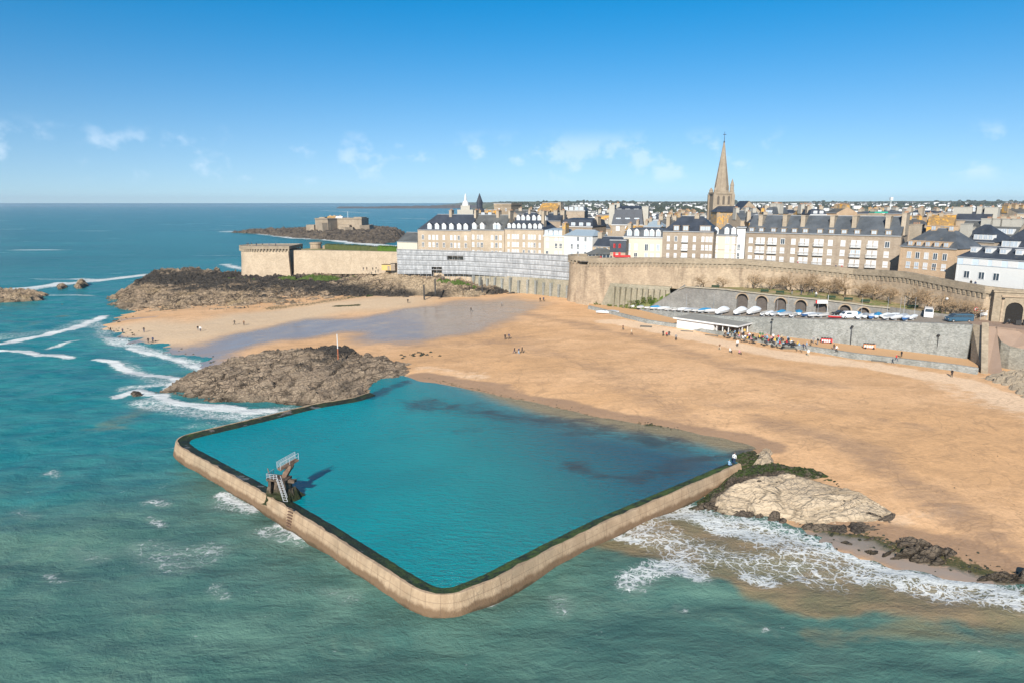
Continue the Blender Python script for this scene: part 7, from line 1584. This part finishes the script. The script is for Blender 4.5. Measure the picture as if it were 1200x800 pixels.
def body(pose):
    P = {}; sit = pose == 'sit'
    hz = .92 if not sit else .48
    P['pel'] = (0, 0, hz); P['wai'] = (0, -.01, hz + .16); P['che'] = (0, 0, hz + .38); P['nek'] = (0, -.01, hz + .56); P['hdl'] = (0, -.03, hz + .66); P['hdt'] = (0, -.02, hz + .80)
    st = {'stand': .03, 'walk': .30, 'walkb': -.26, 'sit': 0}[pose]
    for s, n_ in ((-1, 'L'), (1, 'R')):
        k = st * s; P['hip' + n_] = (s * .10, 0, hz - .05)
        if sit: P['kne' + n_] = (s * .13, -.44, hz + .02); P['ank' + n_] = (s * .13, -.42, .08); P['toe' + n_] = (s * .14, -.58, .04)
        else: P['kne' + n_] = (s * .11, -k * .45 - .04, .49); P['ank' + n_] = (s * .12, -k, .08 + abs(min(0, -k)) * .15); P['toe' + n_] = (s * .14, -k - .16, .04 + abs(min(0, -k)) * .1)
        P['sho' + n_] = (s * .19, 0, hz + .48); P['elb' + n_] = (s * .25, (k * .5 if not sit else -.12), hz + .21); P['wri' + n_] = (s * .23, (k * .9 - .08 if not sit else -.34), hz + (.0 if not sit else .12)); P['han' + n_] = (s * .22, (k * 1.0 - .12 if not sit else -.44), hz + (-.10 if not sit else .12))
    R_ = dict(pel=(.15, .11), wai=(.13, .10), che=(.17, .115), nek=.055, hdl=.085, hdt=.09, hip=.095, kne=.065, ank=.045, toe=.04, sho=.07, elb=.048, wri=.032, han=.04)
    names = list(P); idx = {n_: i for i, n_ in enumerate(names)}
    E = [('pel', 'wai'), ('wai', 'che'), ('che', 'nek'), ('nek', 'hdl'), ('hdl', 'hdt')]
    for n_ in 'LR': E += [('pel', 'hip' + n_), ('hip' + n_, 'kne' + n_), ('kne' + n_, 'ank' + n_), ('ank' + n_, 'toe' + n_), ('che', 'sho' + n_), ('sho' + n_, 'elb' + n_), ('elb' + n_, 'wri' + n_), ('wri' + n_, 'han' + n_)]
    me = skin([P[n_] for n_ in names], [(idx[a], idx[b]) for a, b in E], [R_.get(n_, R_.get(n_[:3])) for n_ in names]); me.name = 'person'
    for _ in range(4): me.materials.append(pal['skin'])
    for p in me.polygons:
        x_, y_, z_ = p.center
        if z_ > hz + .60: mi = 3 if (z_ > hz + .80 or y_ > .02) else 0
        elif z_ > hz + .02 and not (sit and y_ < -.3): mi = 1
        elif sit and y_ < -.38 and z_ > .5 and abs(x_) > .18: mi = 0
        elif z_ < .09 and not sit: mi = 3
        elif abs(x_) > .19 and z_ < hz + .02 and z_ > .6: mi = 1 if z_ > hz - .02 else 0
        else: mi = 2
        p.material_index = mi; p.use_smooth = True
    return me
bodies = {k: body(k) for k in ('stand', 'walk', 'walkb', 'sit')}
pc = random.Random(77); used = {}
def person(x, y, z, pose, rz, where, top=None, leg=None, group=None):
    top = top or pc.choice(['black', 'black', 'navy', 'red', 'white', 'grey', 'beige', 'pale blue', 'pink', 'brown', 'green', 'yellow']); leg = leg or pc.choice(['black', 'navy', 'navy', 'grey', 'beige', 'brown'])
    o = bpy.data.objects.new('person', bodies[pose]); COL.objects.link(o); o.location = (x, y, z); o.rotation_euler = (0, 0, rz); s = pc.uniform(.94, 1.05); o.scale = (s * 1.1, s * 1.1, s)
    for i, m in ((0, pal['skin']), (1, cm_[top]), (2, cm_[leg]), (3, pal[pc.choice(['hair', 'hair', 'fair hair'])])): o.material_slots[i].link = 'OBJECT'; o.material_slots[i].material = m
    v = {'stand': 'standing', 'walk': 'walking', 'walkb': 'walking', 'sit': 'sitting'}[pose]
    tag(o, '%s person, %s top, %s trousers, %s' % (v, top, leg, where), 'person', group); return o
def bp(px, py, pose, rz, where, z=None, **k):
    zz = z
    if zz is None:
        zz = 3
        for _ in range(6): x, y, _q = U(px, py, zz); zz = gz(x, y)
    x, y, _q = U(px, py, zz); return person(x, y, zz, pose, rz, where, **k)
for a in [(130, 389.5, 'walk', 1.2, 'leftmost on the beach tongue', 'black', 'black'), (144, 390.5, 'walkb', 1.0, 'second from left on the beach tongue', 'navy', 'black'), (169, 389.5, 'stand', 0, 'just right of the dog', 'black', 'navy'), (174, 402, 'stand', .2, 'left of the couple on wet sand', 'black', 'black'), (179.5, 401.5, 'stand', -.2, 'right of the couple on wet sand', 'navy', 'black'),
          (232, 387.5, 'walk', .6, 'left of the middle pair behind the island rock', 'black', 'grey'), (235, 388.5, 'walkb', .6, 'right of the middle pair behind the island rock', 'white', 'navy'), (275, 381, 'walk', -.8, 'left of the two below the headland', 'black', 'black'), (286, 381.5, 'stand', 0, 'right of the two below the headland', 'brown', 'black'),
          (592, 398, 'stand', 0, 'left of the upper pair on the mid beach', 'black', 'black'), (596.5, 397.8, 'walk', 2, 'right of the upper pair on the mid beach', 'navy', 'black'), (603, 414, 'walk', -2, 'left of the lower trio on the mid beach', 'black', 'navy'), (608, 414.5, 'walkb', -2, 'middle of the lower trio on the mid beach', 'navy', 'pale blue'), (612, 413.5, 'walk', -2, 'right of the lower trio on the mid beach', 'black', 'black'),
          (552, 365.5, 'walk', 1.5, 'alone below the grass topped cliff', 'black', 'black'), (588, 359, 'stand', 1.5, 'alone under the buttressed wall', 'grey', 'black'), (633, 354, 'stand', 0, 'left of two close to the round tower foot', 'black', 'black'), (637, 353.5, 'walk', 0, 'right of two close to the round tower foot', 'navy', 'black'),
          (478, 355.5, 'stand', 0, 'below the headland where rocks meet sand', 'black', 'black'), (730, 387, 'walk', .4, 'left on the sand below the promenade tip', 'brown', 'black'), (740, 393, 'walk', .5, 'with striped look below the leftmost beach steps', 'beige', 'brown'), (777, 394, 'stand', .2, 'left of a trio on the pale sand', 'black', 'black'), (781, 394, 'sit', .2, 'middle of a trio on the pale sand', 'red', 'black'), (784, 393, 'sit', -.3, 'right of a trio on the pale sand', 'black', 'navy'), (792, 399, 'stand', 0, 'alone below the white pavilion', 'grey', 'black'),
          (843, 410, 'walk', .2, 'on the sand left of the cafe crowd', 'brown', 'beige'), (864, 406, 'stand', 0, 'in front of the cafe terrace on the sand', 'white', 'black'), (855, 413, 'sit', 1, 'on the sand with legs out below the cafe', 'white', 'black'), (866, 415, 'sit', 1, 'on the sand lowest below the cafe', 'pink', 'black'), (947, 417, 'stand', 0, 'alone on the sand under the promenade wall', 'white', 'beige'), (1115, 441.5, 'stand', 0, 'alone on the sand at far right', 'black', 'black')]:
    bp(*a[:5], top=a[5], leg=a[6])
for a in [(977, 410, 'walk', 1, 'near the red cart', 'black', 'navy'), (980, 412.5, 'walkb', 1, 'in front of the red cart', 'white', 'black'), (1050, 423, 'walk', .3, 'left of the promenade pair', 'red', 'navy'), (1056, 418.5, 'stand', .3, 'right of the promenade pair', 'black', 'black')]:
    bp(*a[:5], z=5.35, top=a[5], leg=a[6])
# cafe crowd: tables with seated and standing guests
M_TBL = plain('table_top', (.30, .25, .20), .6); tb = MB(); tb.lathe([(.0, .72), (.42, .72), (.42, .76), (0, .76)], 12); tb_m = tb.mesh('table_top', M_TBL); lg = MB().tube((0, 0, 0), (0, 0, .72), .04, n=6).tube((0, 0, 0), (0, 0, .03), .25, n=10).mesh('table_leg', M_DARKM)
ch_s = MB().box((-.22, -.22, .42), (.22, .22, .47)).mesh('seat', M_DARKM); ch_b = MB().box((-.22, .19, .47), (.22, .23, .88)).mesh('backrest', M_DARKM); ch_l = MB()
for sx_ in (-.19, .19):
    for sy_ in (-.19, .19): ch_l.tube((sx_, sy_, 0), (sx_, sy_, .43), .02, n=4)
ch_l = ch_l.mesh('leg_frame', M_DARKM)
spots = [(853, 394.5), (859, 392), (863, 396), (869, 394), (873, 398.5), (879, 396), (883, 400), (893, 398), (897, 402), (903, 400), (908, 403.5), (914, 401), (917, 405.5), (925, 403.5), (931, 405)]
k = 0; q_ = 0
for i, (px, py) in enumerate(spots):
    x, y, z = U(px, py, 5.55); z = 5.6
    root = empty('cafe_table', (x, y, z)); link(bpy.data.objects.new('table_top', tb_m), root); link(bpy.data.objects.new('table_leg', lg), root); tag(root, 'small round cafe table on the promenade, %s from the left' % ORD[i], 'table', 'cafe tables')
    a0_ = pc.uniform(0, 6.28); cs_ = [math.cos(a0_ + 2.1 * j) for j in range(3)]; ordx = [sorted(cs_).index(q) for q in cs_]; POS = ('leftmost', 'middle', 'rightmost')
    for j in range(3):
        a_ = a0_ + 2.1 * j; cx_, cy_ = x + .75 * math.cos(a_), y + .75 * math.sin(a_); rz_ = a_ - math.pi / 2
        root = empty('cafe_chair', (cx_, cy_, z), rz_)
        for nm_, me_ in (('seat', ch_s), ('backrest', ch_b), ('leg_frame', ch_l)): link(bpy.data.objects.new(nm_, me_), root)
        tag(root, 'dark cafe chair, %s of three at the %s table from the left' % (POS[ordx[j]], ORD[i]), 'chair', 'cafe chairs')
        person(cx_, cy_, z, 'sit', rz_, '%s guest at %s table from left' % (POS[ordx[j]], ORD[i]), group='cafe guests')
    for j in range(2 if i % 2 else 1):
        k += 1; person(x + pc.uniform(-1.4, 1.4), y + pc.uniform(1, 2.2), z, pc.choice(['stand', 'walk', 'walkb']), pc.uniform(0, 6), '%s upright figure in cafe crowd' % ORD[min(k - 1, 38)], group='cafe crowd')
for px, py, c_ in ((936, 409, 'pale blue'), (941, 410, 'navy'), (945, 408, 'pale blue'), (950, 405, 'black'), (953, 402, 'grey'), (958, 404, 'black')):
    bp(px, py, pc.choice(['stand', 'walk']), pc.uniform(0, 6), '%s figure right of cafe crowd' % ORD[[936, 941, 945, 950, 953, 958].index(px)], z=5.4, top=c_)
# lawn and rampart strollers, tower visitors
for i, (c, s) in enumerate(((928, .3), (939, .35), (948, .4), (951, .6), (956, .2))):
    zg = lerp(AZ, c) * (1 - s) + lerp(ZB, c) * s; D0 = pl_at(AX, c) + .8; x, y = wx(c, D0 + (pl_at(RAMPL, c) - D0) * s, zg); person(x, y, zg + .1, pc.choice(['stand', 'walk']), pc.uniform(0, 6), 'on the lawn, %s stroller from the left' % ORD[i], 'black' if i != 4 else 'white')
mbk = MB(); i = 0
wk = resample([(x, y + 2.6) for x, y in rl], 2); mbw = MB(); vs = []
for q, (x, y) in enumerate(wk):
    zz_ = zt(q / (len(wk) - 1)) - 1.4; vs += [(x, y - 2.4, zz_), (x, y + 3.5, zz_)]
mbw.add(vs, [(2 * q, 2 * q + 2, 2 * q + 3, 2 * q + 1) for q in range(len(wk) - 1)]); tag(mbw.build('rampart_walk', M_PAVE), 'paved walk along the top of the rampart', None, None, 'structure')
for i, c in enumerate((704, 716, 727, 738, 897, 934.5, 979, 986, 1137, 1142)):
    z_ = lerp(ZT, c) - 1.35; x, y = wx(c, pl_at(RAMPL, c) + 1.6, z_); person(x, y, z_ + (.35), 'stand', pc.uniform(0, 6), '%s from left behind the parapet' % ORD[i], pc.choice(['black', 'red', 'navy']))
for i in range(7):
    a_ = math.radians(200 + i * 17); x, y = bt[0] + 10.5 * math.cos(a_), bt[1] + 8.5 * math.sin(a_); person(x, y, 4.5 + 14.92, 'stand', pc.uniform(0, 6), '%s from left atop the squat tower' % ORD[i], pc.choice(['black', 'navy']))
for i, c in enumerate((426, 430, 437, 441)):
    x, y = wx(c, 302.5, 10); bp_z = 9.9; person(x, y, bp_z + .6, 'stand', 0, '%s from left on the rocky mound' % ORD[i], 'black')
# figures on the pool ledge
x, y, z = U(860, 543.5, 2.2); person(x, y, 2.2, 'stand', 2.4, 'at the right end of the pool wall', 'white', 'navy'); person(x - .9, y - .5, 1.9, 'sit', 2.0, 'crouching beside the stander at the pool wall end', 'pale blue', 'navy')
# dog
me = skin([(0, 0, .45), (0, -.3, .47), (0, -.45, .6), (0, -.62, .62), (0, -.74, .58), (-.08, -.28, .25), (-.08, -.28, .03), (.08, -.3, .25), (.08, -.36, .03), (0, .28, .45), (-.08, .3, .26), (-.08, .36, .16), (-.08, .33, .03), (.08, .3, .26), (.08, .36, .16), (.08, .33, .03), (0, .42, .52), (0, .6, .62)],
          [(0, 1), (1, 2), (2, 3), (3, 4), (1, 5), (5, 6), (1, 7), (7, 8), (0, 9), (9, 10), (10, 11), (11, 12), (9, 13), (13, 14), (14, 15), (9, 16), (16, 17)], [.12, .13, .08, .08, .04, .045, .03, .045, .03, .11, .05, .035, .03, .05, .035, .03, .03, .015])
me.name = 'dog'; me.materials.append(plain('dark_fur', (.05, .035, .025), .9)); x, y, z = U(156, 391.5, .8); o = link(bpy.data.objects.new('dog', me)); o.location = (x, y, gz(x, y)); o.rotation_euler = (0, 0, 1.4); tag(o, 'dark dog trotting on the beach tongue between walkers', 'dog')
# workers' huts and small stuff by the scaffold
def mbx(name, px, D, z, s, m, lab, cat):
    x, y = wx(px, D, z); root = empty(name, (x, y, z), -.2); tag(root, lab, cat); MB().box((-s[0] / 2, 0, 0), (s[0] / 2, s[1], s[2])).build('body', m, root); MB().box((-s[0] / 2 - .1, -.1, s[2]), (s[0] / 2 + .1, s[1] + .1, s[2] + .15)).build('roof', M_DARKM, root); MB().box((s[0] * .1, -.05, .1), (s[0] * .35, -.005, s[2] * .8)).build('door', M_FBR, root)
mbx('site_hut', 453, 297, 11.2, (4.4, 2, 2.4), plain('ochre_panel', (.62, .40, .14), .7), 'ochre site hut at the left end of the scaffolding', 'hut')
mbx('site_hut', 460.5, 296, 11.2, (2.0, 2, 3.0), M_FBR, 'narrow brown site hut at the left end of the scaffolding', 'hut')
# slanted timber groynes / steps on the cliff below the scaffold
for i, (a_, b_, lb) in enumerate((((470, 339, 7), (487, 338, 7.4), 'leftmost timber post on the slope below the scaffold'),)):
    pass
for i, (px, py0, z0, h) in enumerate(((510, 339, 8.6, 4.2), (497, 345, 6.5, 4.0), (565, 337, 8.5, 3.4))):
    x, y, z = U(px, py0, z0); o = MB().box((-.25, -.25, -2), (.25, .25, h - .5)).build('timber_post', M_DARKM); o.location = (x, y, z); tag(o, 'weathered timber post on the cliff below the scaffold, %s from the left' % ORD[[1, 0, 2][i]], 'post', 'timber posts')
# ============================================================ diving tower on the pool wall
x, y, _ = U(324, 588, 1.9); root = empty('diving_tower', (x + .05, y + 1.3, 1.1), -.25); root.scale = (.92, .85, .78); tag(root, 'ruined looking dark concrete diving tower with white railings on the pool wall', 'diving tower')
t = MT('algae_concrete', .85, .25); n1 = t.noise(.9, 6, .7); n2 = t.noise(4, 5, .7); zz = t.m('ADD', t.z()[2], t.m('MULTIPLY', t.m('SUBTRACT', n1, .5), 3.0))
cd_ = t.mix(t.mr(n1, .4, .62), (.055, .042, .032), (.17, .125, .09)); cd_ = t.mix(t.mr(zz, 3.6, 2.2), cd_, t.mix(n2, (.010, .013, .008), (.04, .05, .015)))
M_DT = t.done(cd_, None, t.bump(t.m('ADD', n1, n2), .2, 1))
def rough(mb, s, sd, seg=1):
    r = random.Random(sd); mp_ = {}
    out = []
    for v in mb.v:
        k = (round(v[0], 2), round(v[1], 2), round(v[2], 2))
        if k not in mp_: mp_[k] = (v[0] + r.uniform(-s, s), v[1] + r.uniform(-s, s), v[2] + r.uniform(-s, s))
        out.append(mp_[k])
    mb.v = out; return mb
def frust(mb, x0, x1, y0, y1, z0, X0, X1, Y0, Y1, z1, n=4, m=0):
    pts = []
    for j in range(n + 1):
        t = j / n; a, b, c, d, z = x0 + (X0 - x0) * t, x1 + (X1 - x1) * t, y0 + (Y0 - y0) * t, y1 + (Y1 - y1) * t, z0 + (z1 - z0) * t; ring = []
        for k in range(n): ring.append((a + (b - a) * k / n, c, z))
        for k in range(n): ring.append((b, c + (d - c) * k / n, z))
        for k in range(n): ring.append((b - (b - a) * k / n, d, z))
        for k in range(n): ring.append((a, d - (d - c) * k / n, z))
        pts.append(ring)
    q = 4 * n; mb.add([p for r_ in pts for p in r_], [(j * q + i, j * q + (i + 1) % q, (j + 1) * q + (i + 1) % q, (j + 1) * q + i) for j in range(n) for i in range(q)] + [tuple(n * q + i for i in range(q))], m); return mb
b_ = frust(MB(), -2.4, 2.6, -1.2, 2.2, 0, -1.5, 1.5, -.6, 1.4, 1.9); frust(b_, 1.2, 3.0, -.2, 2.6, 0, .9, 1.7, 0, 1.4, 2.6, 3); rough(b_, .22, 1).build('plinth', M_DT, root)
for nm_, a in (('pier', (-1.7, -1.0, -.7, .9)), ('pier', (.5, 1.5, -.6, 1.2)), ('pier', (-.7, .1, .6, 1.4))):
    rough(frust(MB(), a[0] - .15, a[1] + .1, a[2] - .1, a[3] + .1, 1.6, a[0] + .35, a[1] - (.0 if a[0] < 0 else .3), a[2] + .1, a[3], 4.3, 3), .10, 5).build(nm_, M_DT, root)
rough(frust(MB(), -.9, 1.1, -.35, .9, 1.5, -.6, .8, -.1, .8, 4.2, 4), .10, 7).build('core', M_DT, root)
rough(frust(MB(), -1.6, 1.35, -.8, 1.3, 4.25, -1.6, 1.35, -.8, 1.3, 4.6, 3), .05, 2).build('lower_deck', M_DT, root)
rough(frust(MB(), 1.2, 2.3, .1, .8, 3.9, 1.2, 2.4, .1, .8, 4.4, 2), .06, 3).build('diving_bracket', M_DT, root)
M_RUST = stone('rusty_render', (.19, .115, .08), (.34, .24, .17), (.06, .04, .03), 3, stain=.8)
m_ = MB(); 
rough(frust(m_, .2, .9, .3, 1.1, 4.6, .75, 1.45, 1.2, 2.1, 6.4, 4), .07, 4).build('upper_column', M_RUST, root)
m_ = MB(); A = Vector((.0, .2, 5.9)); B = Vector((1.35, 3.0, 6.7)); d = (B - A).normalized(); s_ = Vector((d.y, -d.x, 0)).normalized()
vs = [A - s_ * .45, A + s_ * .45, B + s_ * .45, B - s_ * .45]; m_.add([tuple(v) for v in vs] + [tuple(v + Vector((0, 0, .25))) for v in vs], [(3, 2, 1, 0), (4, 5, 6, 7), (0, 1, 5, 4), (1, 2, 6, 5), (2, 3, 7, 6), (3, 0, 4, 7)]); m_.build('upper_deck', M_RUST, root)
M_RAIL = plain('weathered_rail', (.42, .44, .46), .5)
def rails(p, q, h, k, root, r=.035, posts=5):
    m_ = MB(); p, q = Vector(p), Vector(q)
    for j in range(k): o_ = Vector((0, 0, h * (j + 1) / k)); m_.tube(p + o_, q + o_, r, n=6)
    for j in range(posts): a = p + (q - p) * j / (posts - 1); m_.tube(a, a + Vector((0, 0, h)), r, n=6)
    return m_.build('railing', M_RAIL, root)
rails(A - s_ * .42 + Vector((0, 0, .25)), B - s_ * .42 + Vector((0, 0, .25)), 1.15, 5, root, .035, 3); rails(A + s_ * .42 + Vector((0, 0, .25)), B + s_ * .42 + Vector((0, 0, .25)), 1.15, 2, root, .03, 3)
rails((-1.5, -.75, 4.6), (.2, -.75, 4.6), .9, 3, root, .035, 4); rails((-1.5, -.75, 4.6), (-1.5, 1.2, 4.6), .9, 3, root, .035, 4)
m_ = MB(); p0, p1 = Vector((.45, -.8, 4.7)), Vector((1.9, -1.7, 1.5))
for s in (-.32, .32):
    o_ = Vector((s, 0, 0)); m_.tube(p0 + o_, p1 + o_, .04, n=6); m_.tube(p0 + o_ + Vector((0, 0, .75)), p1 + o_ + Vector((0, 0, .75)), .035, n=6)
for j in range(10): c_ = p0 + (p1 - p0) * j / 9; m_.box((c_.x - .32, c_.y - .04, c_.z - .02), (c_.x + .32, c_.y + .04, c_.z + .02))
m_.build('ladder', M_RAIL, root)
MB().tube((-1.5, .2, 4.6), (-1.9, .3, 6.0), .07, n=6).build('post', M_RUST, root)
# rungs set in the outer face below the tower
x, y, _ = U(343, 607, 1.2); root = empty('wall_ladder', (x, y, .2), -.65); tag(root, 'rusty rung ladder down the outer pool wall beneath the diving tower', 'ladder'); m_ = MB()
for j in range(7): m_.box((-.45, -.5 - .28 + .08 * j, .1 + j * .36), (.45, -.3 - .28 + .08 * j, .22 + j * .36))
m_.build('rung_row', M_RUST, root)
# ============================================================ air
mb = MB().box((-12500, -900, -6), (14500, 9800, 115)); hz_ = mb.build('haze', None if False else bpy.data.materials.new('haze_air')); hm_ = hz_.data.materials[0]; hm_.use_nodes = True; ht = hm_.node_tree; ht.nodes.clear()
hv = ht.nodes.new('ShaderNodeVolumePrincipled'); hv.inputs['Color'].default_value = (.72, .85, 1, 1); hv.inputs['Density'].default_value = 6.5e-5; hv.inputs['Anisotropy'].default_value = .1
ho = ht.nodes.new('ShaderNodeOutputMaterial'); ht.links.new(hv.outputs[0], ho.inputs['Volume']); tag(hz_, 'faint blue sea air', None, None, 'stuff')
